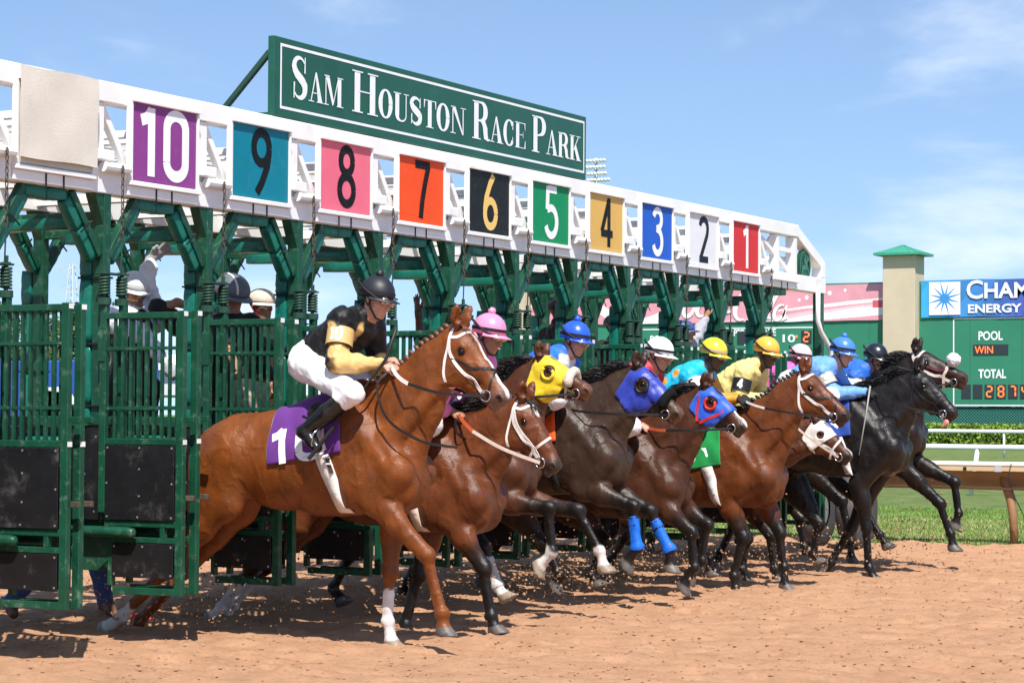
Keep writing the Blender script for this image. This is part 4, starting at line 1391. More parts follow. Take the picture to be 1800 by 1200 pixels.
def make_tail(H):
    rng = random.Random(H.n * 3 + 2)
    bm = bmesh.new()
    base = Vector(H.T(-1.27, -.16))
    roots = [base + Vector((rng.uniform(-.02, .03), rng.uniform(-.03, .03), rng.uniform(-.03, .03))) for _ in range(90)]
    strands(bm, roots, [Vector((-1, rng.uniform(-.16, .16), -.15 + rng.uniform(-.15, .2))) for _ in roots], [rng.uniform(.35, .72) for _ in roots], .010, rng, seg=7, droop=.75, wave=.03)
    obj('tail', bm, hair_mat(H.hair), H.root, True)
POSE = {
    10: dict(withers=(1.585, 1.593), croup=(0.670, 1.399), poll=(2.285, 1.999), nose=(2.649, 1.552), nf=((1.782, 0.917), (2.148, 0.592), (2.260, 0.238), (2.269, 0.120)), ff=((1.748, 0.872), (1.744, 0.450), (1.738, 0.144), (1.765, -0.009)), nh=((0.656, 0.890), (0.169, 0.420), (-0.188, 0.104), (-0.363, 0.009)), fh=((0.562, 0.843), (0.151, 0.415), (-0.237, 0.048), (-0.327, -0.056))),
    9: dict(withers=(1.523, 1.420), croup=(0.534, 1.267), poll=(2.144, 1.560), nose=(2.432, 1.111), nf=((1.692, 0.747), (1.925, 0.445), (1.988, 0.127), (2.019, 0.024)), ff=((1.385, 0.710), (1.288, 0.363), (1.191, 0.016), (1.205, -0.069)), nh=((0.437, 0.713), (0.057, 0.363), (-0.194, 0.081), (-0.301, -0.005)), fh=((0.359, 0.701), (0.022, 0.367), (-0.261, 0.083), (-0.335, -0.010))),
    8: dict(withers=(1.171, 1.564), croup=(0.254, 1.404), poll=(1.685, 1.864), nose=(2.107, 1.639), nf=((1.377, 0.839), (1.829, 0.797), (1.858, 0.488), (1.736, 0.371)), ff=((1.422, 0.832), (1.947, 0.775), (2.126, 0.496), (2.158, 0.356)), nh=((0.291, 0.814), (0.171, 0.410), (0.022, 0.150), (0.099, 0.048)), fh=((0.921, 0.779), (1.164, 0.493), (1.290, 0.207), (1.356, 0.119))),
    7: dict(withers=(1.365, 1.631), croup=(0.502, 1.406), poll=(1.924, 1.825), nose=(2.312, 1.469), nf=((1.547, 0.904), (1.953, 0.780), (1.997, 0.466), (1.894, 0.339)), ff=((1.612, 0.881), (1.992, 0.738), (2.164, 0.446), (2.160, 0.300)), nh=((0.427, 0.827), (0.146, 0.418), (-0.008, 0.122), (-0.086, 0.029)), fh=((0.793, 0.739), (1.097, 0.437), (1.223, 0.221), (1.174, 0.131))),
    6: dict(withers=(1.407, 1.403), croup=(0.521, 1.360), poll=(1.998, 1.689), nose=(2.366, 1.365), nf=((1.647, 0.777), (1.941, 0.536), (1.967, 0.258), (1.859, 0.096)), ff=((1.654, 0.769), (1.975, 0.585), (1.936, 0.297), (1.817, 0.169)), nh=((0.460, 0.796), (0.222, 0.438), (0.062, 0.173), (0.008, 0.076)), fh=((0.776, 0.702), (1.066, 0.429), (0.937, 0.144), (0.990, 0.053))),
    5: dict(withers=(1.771, 1.463), croup=(1.040, 1.410), poll=(2.396, 1.823), nose=(2.816, 1.460), nf=((1.735, 0.817), (1.917, 0.445), (1.835, 0.114), (1.851, -0.033)), ff=((1.989, 0.743), (2.154, 0.484), (2.196, 0.189), (2.201, 0.018)), nh=((0.942, 0.775), (0.835, 0.431), (0.674, 0.181), (0.619, 0.081)), fh=((1.145, 0.724), (1.387, 0.437), (1.494, 0.197), (1.531, 0.101))),
    4: dict(withers=(1.265, 1.423), croup=(0.406, 1.328), poll=(2.080, 1.418), nose=(2.430, 1.106), nf=((1.300, 0.701), (1.487, 0.377), (1.445, 0.098), (1.500, -0.041)), ff=((1.340, 0.694), (1.621, 0.395), (1.666, 0.091), (1.688, -0.019)), nh=((0.327, 0.730), (0.155, 0.388), (0.011, 0.122), (-0.018, 0.043)), fh=((0.608, 0.677), (0.865, 0.398), (0.922, 0.141), (0.962, 0.065))),
    3: dict(withers=(2.100, 1.682), croup=(1.300, 1.493), poll=(2.636, 1.875), nose=(3.033, 1.486), nf=((2.137, 0.843), (2.203, 0.443), (2.231, 0.074), (2.291, -0.048)), ff=((2.155, 0.811), (1.971, 0.410), (1.781, 0.096), (1.697, -0.024)), nh=((1.125, 0.823), (0.895, 0.443), (0.750, 0.143), (0.692, 0.060)), fh=((1.423, 0.769), (1.651, 0.454), (1.595, 0.159), (1.652, 0.081))),
    2: dict(withers=(1.850, 1.794), croup=(0.914, 1.693), poll=(2.247, 2.080), nose=(2.783, 1.836), nf=((2.166, 0.981), (2.544, 0.635), (2.645, 0.351), (2.667, 0.206)), ff=((2.164, 1.032), (2.614, 0.836), (2.659, 0.537), (2.608, 0.415)), nh=((1.086, 1.020), (1.560, 0.639), (1.648, 0.254), (1.648, 0.061)), fh=((1.106, 1.016), (1.612, 0.688), (1.864, 0.305), (1.933, 0.185))),
}
BAY = dict(base=(.105, .034, .013), points=(.010, .008, .007), muzzle=(.035, .024, .020), hair=(.010, .008, .007))
DKB = dict(base=(.040, .020, .013), points=(.010, .008, .007), muzzle=(.05, .028, .018), hair=(.008, .007, .006), belly=(.06, .026, .014))
COAT = {
    10: dict(base=(.165, .046, .009), hair=(.12, .035, .012), mane='braid', socks={'ff': .78, 'nh': .55}, blaze=[(.10, .50, .012, .026), (.46, .60, .0, .030)], muzzle=(.15, .08, .06)),
    9: dict(BAY, base=(.118, .034, .011), blaze=[(.13, .17, .0, .030)], socks={'nh': .8, 'fh': .8}),
    8: dict(BAY, base=(.082, .029, .013), socks={'nf': .35, 'ff': .30, 'fh': .8}, muzzle=(.13, .055, .03)),
    7: dict(DKB, base=(.042, .023, .015), muzzle=(.12, .065, .04)),
    6: dict(DKB, base=(.060, .022, .0105), blaze=[(.30, .60, .0, .028)]),
    5: dict(BAY, base=(.115, .032, .008), mane='braid'),
    4: dict(BAY, base=(.085, .026, .010), blaze=[(.46, .60, .0, .022)]),
    3: dict(base=(.011, .009, .0088), points=(.008, .007, .007), hair=(.006, .006, .006), muzzle=(.018, .014, .013)),
    2: dict(base=(.015, .0095, .0075), points=(.008, .007, .007), hair=(.007, .006, .006), face=(.05, .025, .014), muzzle=(.06, .035, .025)),
    1: dict(BAY, base=(.07, .03, .016)),
}
HLABEL = {
    10: 'chestnut horse with white blaze and purple number 10 cloth, nearest the camera',
    9: 'bay horse in white bridle with small white star, head low behind the chestnut',
    8: 'bay horse in yellow hood with pale sheepskin noseband',
    7: 'dark brown horse in plain blue hood with blue leg wraps',
    6: 'brown horse in blue hood with red trim and white stripe on its nose',
    5: 'bay horse in white figure-eight bridle with green saddle cloth',
    4: 'bay horse in white hood, head low against the black horse',
    3: 'black horse with blue saddle cloth and its tongue tied out',
    2: 'dark brown horse with white pompom on its noseband, farthest right',
    1: 'bay horse still in the red number 1 stall behind the others',
}
PITCH = {10: 10, 9: 7, 8: 10, 7: 11, 6: 8, 5: 8, 4: 5, 3: 9, 2: 13, 1: 5}
# the slow starter in stall 1 takes the stance of the horse in stall 4, further back
POSE[1] = {k: tuple((q[0] - 1.02, q[1]) for q in v) if isinstance(v[0], tuple) else (v[0] - 1.02, v[1]) for k, v in POSE[4].items()}
HORSES = {}
for n in range(10, 0, -1):
    HORSES[n] = build_horse(n, POSE[n], R(PITCH[n]), COAT[n], HLABEL[n], .011 if n >= 9 else .0135)
# ------------------------------------------------------------------ tack
def leather(c, name): return mat(name, c, .5, .4, var=.12, scale=25)
M_WTACK = leather((.74, .70, .66), 'white_tack')
M_PTACK = leather((.66, .55, .48), 'pale_tack')
M_BTACK = leather((.012, .011, .011), 'black_tack')
M_BROWN = leather((.07, .03, .015), 'brown_tack')
M_ORANGE = leather((.55, .10, .035), 'orange_rubber')
M_CHROME = mat('bit_steel', (.6, .6, .6), .2, .5, metal=1.0)
M_FLEECE = mat('fleece', (.62, .54, .45), .95, .1, bump=1.0, bump_scale=90, var=.1)
M_FLEECE_B = mat('black_fleece', (.01, .01, .01), .95, .1, bump=1.0, bump_scale=90)
M_FLEECE_W = mat('white_fleece', (.75, .74, .72), .95, .1, bump=1.0, bump_scale=90)

def head_pt(H, u, v, y): return H.Hd(u, v, y)

def strap(H, pts, w, m, name='strap', lift=.003, both=True, thick=.004):
    for s in ((-1, 1) if both else (-1,)):
        P = [H.Hd(u, v, s * y) for u, v, y in pts]
        obj(name, strip_on(H.bvh, P, w * H.hs, lift=lift, thick=thick), m, H.root)

def bridle(H, m, fig8=False, nose_m=None, double=False, w=.022):
    nose_m = nose_m or m
    strap(H, [(.00, -.01, .02), (.03, .05, .09), (.12, .115, .12), (.30, .110, .11), (.47, .105, .09)], w, m, 'cheek_strap')
    strap(H, [(.03, .05, .09), (.08, .0, .10), (.085, -.07, .0)], w, m, 'brow_band')
    strap(H, [(.03, .05, .10), (.10, .13, .12), (.19, .215, .11), (.265, .255, .06), (.275, .27, .0)], w * .8, m, 'throat_latch')
    if double: strap(H, [(.04, .05, .10), (.16, .095, .12), (.34, .085, .11), (.46, .10, .09)], w * .8, m, 'cheek_strap')
    if fig8:
        strap(H, [(.16, .12, .12), (.30, .05, .10), (.40, -.06, .0)], w * .7, nose_m, 'nose_band')
        strap(H, [(.40, -.06, .0), (.47, .03, .08), (.52, .12, .07), (.52, .17, .0)], w * .7, nose_m, 'nose_band')
    else:
        strap(H, [(.37, -.06, .0), (.385, .0, .07), (.40, .10, .09), (.42, .20, .0)], w, nose_m, 'nose_band')
    H.bit = {}
    for s in (-1, 1):
        c = Vector(H.Hd(.495, .098, s * .062))
        hit = H.bvh.find_nearest(c)
        c = hit[0] + hit[1] * .012
        bm = bmesh.new()
        d1 = Vector(H.Hd(1, 0)) - Vector(H.Hd(0, 0)); d1.normalize(); d2 = Vector(H.Hd(0, 1)) - Vector(H.Hd(0, 0)); d2.normalize()
        tube(bm, [c + (d1 * math.cos(t * math.pi / 8) + d2 * math.sin(t * math.pi / 8)) * .034 for t in range(17)], .0055, 6, caps=False)
        obj('bit_ring', bm, M_CHROME, H.root, True)
        H.bit[s] = c

def hood(H, m, trim, cup=True, u1=.40, v1=.25, er=.055):
    co = verts_of(H.me)
    o = H.Hd(0, 0); du = (H.Hd(1, 0) - o); L = np.linalg.norm(du); du /= L
    dv = H.Hd(0, 1) - o; dv /= np.linalg.norm(dv)
    q = co - o
    u = q @ du / H.hs; v = q @ dv / H.hs
    y = q[:, 1] / H.hs
    ctr = H.Hd(.178, .045, 0)
    eu, ev = (u - .185) / er, (v - .045) / er
    eye = (eu ** 2 + ev ** 2 < 1) & (np.abs(y) > .03)
    base = (u > -.03) & (u < u1 - np.clip(v, 0, 1) * .25) & (v > -.2) & (v < v1 + .12 * (u - .1)) & (np.abs(y) < .16) & (v > -.06 - 0 * u)
    ear = (u < .05) & (v < .02)
    mk = base & ~eye & ~ear & (u > -.01 + .15 * np.clip(v, 0, .4))
    me = submesh(H.me, mk, 'hood', .007)
    ob = obj('hood', me, m, H.root, True)
    md = ob.modifiers.new('thickness', 'SOLIDIFY'); md.thickness = .004; md.offset = 1
    if cup:
        for s in (-1, 1):
            bm = bmesh.new()
            d1, d2 = Vector(du), Vector(dv)
            c = Vector(H.Hd(.19, .048, s * .100))
            for t0, t1 in ((-200, 60),):
                pts = []
                for i in range(19):
                    t = R(t0 + (t1 - t0) * i / 18)
                    p = c + (d1 * math.cos(t) + d2 * -math.sin(t)) * .058 * H.hs
                    l, nn, _, _ = H.bvh.find_nearest(p)
                    pts.append(l + Vector((0, s * .016, 0)))
                tube(bm, pts, .012, 8)
            obj('eye_cup', bm, trim, ob, True)
    return ob

def noseroll(H, m, u=.40):
    bm = bmesh.new()
    P = [H.Hd(u + .02, .07, -.085), H.Hd(u - .01, .02, -.085), H.Hd(u - .03, -.045, -.05), H.Hd(u - .035, -.065, .0), H.Hd(u - .03, -.045, .05), H.Hd(u - .01, .02, .085), H.Hd(u + .02, .07, .085)]
    Q = []
    for i in range(len(P) - 1):
        for t in (0, .5): Q.append(P[i] * (1 - t) + P[i + 1] * t)
    Q.append(P[-1])
    rr = random.Random(H.n)
    tube(bm, Q, [.022] + [.036 + rr.uniform(-.004, .004) for _ in Q[2:]] + [.022], 10)
    obj('nose_roll', bm, m, H.root, True)

def trunk_hit(H, a, phi, b=-.36, lift=.0):
    """point on the barrel at trunk position a, phi degrees round from the top (negative = camera side)"""
    ax = Vector(H.T(a, b)); t0 = Vector(H.T(a, b + 1)) - ax; t0.normalize()
    d = t0 * math.cos(R(phi)) + Vector((0, 1, 0)) * math.sin(R(phi))
    hit = H.bvh.ray_cast(ax + d * .9, -d, 1.5)
    if hit[0] is None: return ax + d * .3, d
    return hit[0] + hit[1] * lift, hit[1]

def saddle_cloth(H, m, num, ink, a0=-.60, a1=-.05, ph=92, nu=26, nv=44, lift=.012):
    G, N = [], []
    for i in range(nu + 1):
        a = a0 + (a1 - a0) * i / nu
        row = []
        for j in range(nv + 1):
            phi = -ph + 2 * ph * j / nv
            p, nn = trunk_hit(H, a - .02 * abs(phi) / ph + .0, phi, lift=lift + .003 * math.sin(a * 40 + phi * .1))
            row.append(p)
        G.append(row)
    for _ in range(2):
        G = [[(G[max(i - 1, 0)][j] + G[min(i + 1, nu)][j] + G[i][max(j - 1, 0)] + G[i][min(j + 1, nv)] + G[i][j] * 2) / 6 for j in range(nv + 1)] for i in range(nu + 1)]
    co = np.array([[p.x, p.y, p.z] for r in G for p in r])
    idx = np.arange((nu + 1) * (nv + 1)).reshape(nu + 1, nv + 1)
    q = np.stack([idx[:-1, :-1], idx[:-1, 1:], idx[1:, 1:], idx[1:, :-1]], -1).reshape(-1, 4)
    me = quads_mesh('saddle_cloth', co, q[:, ::-1])
    ob = obj('saddle_cloth', me, m, H.root, True)
    md = ob.modifiers.new('thickness', 'SOLIDIFY'); md.thickness = .006; md.offset = 0
    bv = BVHTree.FromPolygons([tuple(c) for c in co], [tuple(x) for x in q])
    if num:
        # numerals on the hanging side, following the cloth
        c0 = G[nu // 2][6]; c1 = G[nu // 2][0]
        for s in (-1, 1):
            bm = bmesh.new()
            M = Matrix.Identity(4)
            numeral(bm, M, num, (.40 if len(num) > 1 else .18), .22, .052, 0)
            bmesh.ops.triangulate(bm, faces=bm.faces)
            bmesh.ops.subdivide_edges(bm, edges=[e for e in bm.edges if e.calc_length() > .03], cuts=2)
            bmesh.ops.triangulate(bm, faces=bm.faces)
            am = (a0 + a1) / 2 - (.05 if s < 0 else 0)
            for v in bm.verts:
                a = am + v.co.x * (1 if s < 0 else -1)
                w = Vector(H.T(a, -.262 + v.co.y))
                hit = bv.ray_cast(Vector((w.x, s * .9, w.z)), Vector((0, -s, 0)), 1.5)
                v.co = (hit[0] + Vector((0, s * (.0065 + v.co.z), 0))) if hit[0] is not None else Vector((w.x, s * .26, w.z))
            bmesh.ops.recalc_face_normals(bm, faces=bm.faces)
            obj('number', bm, ink, ob)
    return ob

def girth(H, m, a=-.24, w=.095, buckle=True, a_low=.07):
    prev = None
    bm = bmesh.new()
    K = 60
    for i in range(K + 1):
        phi = 62 + (360 - 124) * i / K
        low = math.sin(math.pi * i / K)
        ring = []
        for dw, l in ((-w / 2, .006), (w / 2, .006), (w / 2, .014), (-w / 2, .014)):
            p, nn = trunk_hit(H, a + a_low * low + dw, phi, lift=l)
            if p.z < H.T(a, -.73)[2]: p.z = H.T(a, -.73)[2]
            ring.append(bm.verts.new(p))
        if prev:
            for k in range(4): bm.faces.new((prev[k], prev[(k + 1) % 4], ring[(k + 1) % 4], ring[k]))
        else: bm.faces.new(ring[::-1])
        prev = ring
    bm.faces.new(prev)
    bmesh.ops.recalc_face_normals(bm, faces=bm.faces)
    g = obj('girth', bm, m, H.root, True)
    if buckle:
        P = [trunk_hit(H, a + a_low * .55 + .02, -96, lift=.018)[0], trunk_hit(H, a + a_low * .65 + .015, -108, lift=.020)[0], trunk_hit(H, a + a_low * .8 + .02, -122, lift=.018)[0]]
        obj('girth_strap', strip_on(H.bvh, P, .026, lift=.016, thick=.006), M_BROWN, g)
        for p in P[:2]:
            bm = bmesh.new(); tube(bm, [p + Vector((-.025, -.008, 0)), p + Vector((.025, -.008, 0))], .006, 6)
            obj('buckle', bm, M_WTACK, g)
    return g

def saddle(H, padc=None):
    B = Body()
    for s in (-1, 1):
        B.ell(H.T(-.24, -.11, s * .15), (.09, .022, .09), .03, 0)
    B.cap(H.T(-.16, -.02), H.T(-.38, -.015), .030, .032, .04)
    B.ell(H.T(-.28, -.03), (.13, .08, .028), .03)
    me = B.mesh('saddle', .014)
    o = obj('saddle', me, M_BTACK, H.root, True)
    return o

def rein(pts, w, m, name, parent, thick=.004):
    """flat strap hanging free: smooth curve through the points"""
    P = [Vector(p) for p in pts]
    Q = []
    n = len(P)
    for i in range(n - 1):
        p0, p1, p2, p3 = P[max(i - 1, 0)], P[i], P[i + 1], P[min(i + 2, n - 1)]
        for k in range(6):
            t = k / 6
            Q.append(.5 * ((2 * p1) + (p2 - p0) * t + (2 * p0 - 5 * p1 + 4 * p2 - p3) * t * t + (3 * p1 - p0 - 3 * p2 + p3) * t ** 3))
    Q.append(P[-1])
    bm = bmesh.new()
    prev = None
    for i, q in enumerate(Q):
        t = (Q[min(i + 1, len(Q) - 1)] - Q[max(i - 1, 0)]).normalized()
        sd = Vector((0, 1, 0)); up = sd.cross(t).normalized()
        ring = [bm.verts.new(q + up * w / 2 + sd * thick / 2), bm.verts.new(q - up * w / 2 + sd * thick / 2), bm.verts.new(q - up * w / 2 - sd * thick / 2), bm.verts.new(q + up * w / 2 - sd * thick / 2)]
        if prev:
            for k in range(4): bm.faces.new((prev[k], prev[(k + 1) % 4], ring[(k + 1) % 4], ring[k]))
        else: bm.faces.new(ring)
        prev = ring
    bm.faces.new(prev[::-1])
    bmesh.ops.recalc_face_normals(bm, faces=bm.faces)
    return obj(name, bm, m, parent)

def leg_wrap(H, key, m):
    a, b, c, d, cor, tip = H.joints[key]
    co = verts_of(H.me)
    ax = c - b; L = np.linalg.norm(ax); ax = ax / L
    t = (co - b) @ ax / L
    r = np.linalg.norm(co - b - ((co - b) @ ax)[:, None] * ax, axis=1)
    mk = (t > .22) & (t < 1.06) & (r < .075)
    me = submesh(H.me, mk, 'leg_wrap', .008)
    if me:
        o = obj('leg_wrap', me, m, H.root, True)
        for tt in (.24, .40):
            mk = (t > tt) & (t < tt + .10) & (r < .075)
            m2 = submesh(H.me, mk, 'wrap_tape', .0115)
            if m2: obj('wrap_tape', m2, M_BTACK, o, True)

CLOTH = {10: (.115, .028, .20), 9: (.0, .17, .25), 8: (.7, .14, .2), 7: (.75, .09, .01), 6: (.01, .01, .01), 5: (.01, .23, .055), 4: (.62, .42, .05), 3: (.025, .07, .34), 2: (.7, .7, .7), 1: (.5, .02, .02)}
M_CW = mat('cloth_white', (.78, .77, .76), .8, .2, bump=.1, bump_scale=200)
M_CB = mat('cloth_black', (.01, .01, .01), .8, .2)
def cloth_mat(n): return mat('saddle_cloth_%d' % n, CLOTH[n], .75, .25, var=.08, scale=9, bump=.25, bump_scale=18, sheen=.2)
for n, H in HORSES.items():
    far = n <= 2
    saddle_cloth(H, cloth_mat(n), str(n), ph=104 if n == 5 else (98 if n == 3 else 92), ink=M_CB if n in (2, 4, 8) else M_CW, nu=26 if n in (10, 5, 3) else 14, nv=44 if n in (10, 5, 3) else 24)
    girth(H, M_WTACK if n in (10, 8, 5, 3) else (M_PTACK if n in (9, 4) else M_BTACK), buckle=n == 10)
    saddle(H)
bridle(HORSES[10], M_WTACK, fig8=True, nose_m=M_BTACK)
bridle(HORSES[9], M_WTACK, nose_m=M_PTACK, double=True)
M_YEL = mat('yellow_hood', (.72, .52, .02), .55, .4, var=.1, scale=20, bump=.3, bump_scale=30, sheen=.3)
M_BLU = mat('blue_hood', (.022, .042, .33), .42, .5, var=.1, scale=20, bump=.35, bump_scale=30, sheen=.3)
M_BLU2 = mat('bright_blue_hood', (.020, .095, .52), .5, .4, var=.1, scale=20, bump=.3, bump_scale=30, sheen=.3)
M_RED = mat('red_trim', (.55, .025, .02), .5, .4)
M_WHOOD = mat('white_hood', (.70, .66, .62), .7, .3, var=.06, bump=.3, bump_scale=30)
bridle(HORSES[8], mat('yellow_tack', (.62, .44, .03), .5), nose_m=M_PTACK)
hood(HORSES[8], M_YEL, M_YEL, v1=.30); noseroll(HORSES[8], M_FLEECE)
bridle(HORSES[7], M_BTACK); hood(HORSES[7], M_BLU, M_BTACK, v1=.30); noseroll(HORSES[7], M_FLEECE_B, .43)
bridle(HORSES[6], M_BTACK); hood(HORSES[6], M_BLU2, M_RED)
bridle(HORSES[5], M_WTACK, fig8=True, nose_m=M_BTACK, w=.026)
bridle(HORSES[4], M_WTACK, nose_m=M_WTACK, w=.026); hood(HORSES[4], M_WHOOD, M_WHOOD, cup=False, u1=.30, er=.036)
bridle(HORSES[3], M_BTACK, w=.018)
bridle(HORSES[2], M_PTACK, w=.028)
bridle(HORSES[1], M_BTACK)
# red piping round the hood of the blue-and-red one, pompom, tongue
H = HORSES[6]
strap(H, [(.30, -.07, .0), (.34, .0, .09), (.32, .08, .11), (.26, .20, .12), (.22, .27, .08)], .028, M_RED, 'hood_piping', lift=.008)
strap(H, [(.03, .06, .10), (.10, .17, .13), (.20, .27, .09)], .03, M_RED, 'hood_piping', lift=.008)
H = HORSES[2]
bm = bmesh.new()
bmesh.ops.create_icosphere(bm, subdivisions=4, radius=.068, matrix=Matrix.Translation(H.Hd(.40, -.10, -.02)))
rr = random.Random(3)
c = Vector(H.Hd(.40, -.10, -.02))
for v in bm.verts: v.co = c + (v.co - c) * rr.uniform(.84, 1.12)
obj('pompom', bm, M_FLEECE_W, H.root, True)
strap(H, [(.20, .06, .11), (.36, .03, .10), (.40, -.06, .0)], .03, leather((.09, .012, .02), 'maroon_tack'), 'nose_strap')
H = HORSES[3]
B = Body(); B.chain([H.Hd(.52, .085, -.01), H.Hd(.58, .135, -.03), H.Hd(.575, .19, -.035)], [.018, .024, .012], .01, .6)
obj('tongue', B.mesh('tongue', .007), mat('tongue_pink', (.55, .22, .20), .3), H.root, True)
strap(H, [(.49, .10, .07), (.52, .15, .05), (.53, .18, .0)], .022, M_FLEECE_W, 'tongue_tie')
M_WRAP = mat('blue_wrap', (.010, .13, .62), .6, .3, var=.08, scale=40, bump=.3, bump_scale=60)
leg_wrap(HORSES[7], 'nf', M_WRAP); leg_wrap(HORSES[7], 'ff', M_WRAP)
leg_wrap(HORSES[8], 'fh', mat('white_wrap', (.5, .48, .46), .8))
# ------------------------------------------------------------------ people
def skin_mat(c): return mat('skin_%02d%02d%02d' % tuple(int(x * 99) for x in c), c, .5, .4, var=.12, scale=25, bump=.08, bump_scale=60)
SKIN_L, SKIN_M, SKIN_D = (.50, .27, .19), (.33, .17, .10), (.10, .052, .032)
def fabric(name, c, rough=.75, sheen=.15, bump=.35, bs=16, attr=None, spec=.3): return mat(name, c, rough, spec, var=.08, scale=12, bump=bump, bump_scale=bs, sheen=sheen, attr=attr)
M_WHITECLOTH = fabric('white_breeches', (.80, .80, .82), .7)
M_BOOT = mat('boot_leather', (.010, .010, .010), .22, .5, bump=.15, bump_scale=20)
M_LENS = mat('goggle_lens', (.42, .38, .32), .12, .8, metal=.75, coat=1.0)
M_DARKCLOTH = fabric('dark_cloth', (.012, .013, .016))
M_GLOVE = fabric('black_glove', (.012, .012, .013), .7)

def nrm(v): v = np.array(v, float); return v / (np.linalg.norm(v) + 1e-9)

def add_hand(B, wrist, d, palm_n, open_=False, s=1):
    """palm, four unequal fingers and a thumb; closed on a rein or held open"""
    d = nrm(d); n = nrm(np.array(palm_n) - d * np.dot(palm_n, d)); w = np.cross(d, n)
    pc = wrist + d * .055
    B.cap(wrist - d * .02, wrist + d * .02, .027, .029, .02)
    B.ell(pc, (.050, .040, .018), .015, axes=np.array([d, w, n]))
    ln = (.036, .042, .040, .031)
    for i in range(4):
        b = pc + d * .036 + w * (i - 1.5) * .019
        L = ln[i]
        if open_:
            sp = w * (i - 1.5) * .006
            B.chain([b, b + d * L + sp + n * .003, b + d * L * 1.75 + sp * 2 + n * .009], [.0095, .0088, .0072], .006)
        else:
            B.chain([b, b + d * L * .55 + n * .008, b + d * L * .5 + n * .040, b + d * .0 + n * .042], [.0105, .010, .0095, .008], .006)
    t0 = pc - d * .02 + w * -.034
    if open_: B.chain([t0, t0 + d * .028 - w * .022 + n * .008, t0 + d * .058 - w * .03 + n * .012], [.013, .011, .008], .008)
    else: B.chain([t0, t0 + d * .030 - w * .006 + n * .020, t0 + d * .046 + w * .012 + n * .034], [.013, .011, .009], .008)

def add_head(B, c, f, u, mustache=False):
    f = nrm(f); u = nrm(np.array(u) - f * np.dot(u, f)); s = np.cross(u, f)
    ax = np.array([f, s, u])
    q = lambda a, b, z: c + f * a + s * b + u * z
    B.ell(q(-.008, 0, .025), (.096, .074, .090), .03, axes=ax)
    B.ell(q(.022, 0, -.050), (.066, .058, .070), .03, axes=ax)
    B.ell(q(.050, 0, -.098), (.032, .034, .024), .02, axes=ax)           # chin
    for k in (-1, 1):
        B.ell(q(.048, k * .040, -.030), (.028, .022, .020), .018, axes=ax)   # cheekbone
        B.cap(q(.028, k * .050, -.070), q(.050, k * .022, -.100), .020, .018, .02)  # jaw line
        B.ell(q(-.012, k * .076, -.018), (.018, .010, .030), .008, axes=ax)    # ear
        B.ell(q(.082, k * .030, .002), (.014, .017, .011), .008, axes=ax, op='s')   # eye socket
        B.ell(q(.076, k * .030, .000), (.010, .013, .009), .004, axes=ax)
    B.cap(q(.080, -.030, .018), q(.080, .030, .018), .012, .012, .014)      # brow
    B.chain([q(.086, 0, .008), q(.102, 0, -.022), q(.106, 0, -.032)], [.010, .012, .014], .010)   # nose
    for k in (-1, 1): B.ell(q(.096, k * .012, -.036), (.010, .008, .008), .006, axes=ax)
    B.cap(q(.080, -.018, -.060), q(.080, .018, -.060), .0085, .0085, .006)   # lips
    B.cap(q(.077, -.015, -.073), q(.077, .015, -.073), .0085, .0085, .006)
    B.cap(q(.091, -.022, -.0665), q(.091, .022, -.0665), .003, .003, .004, op='s')

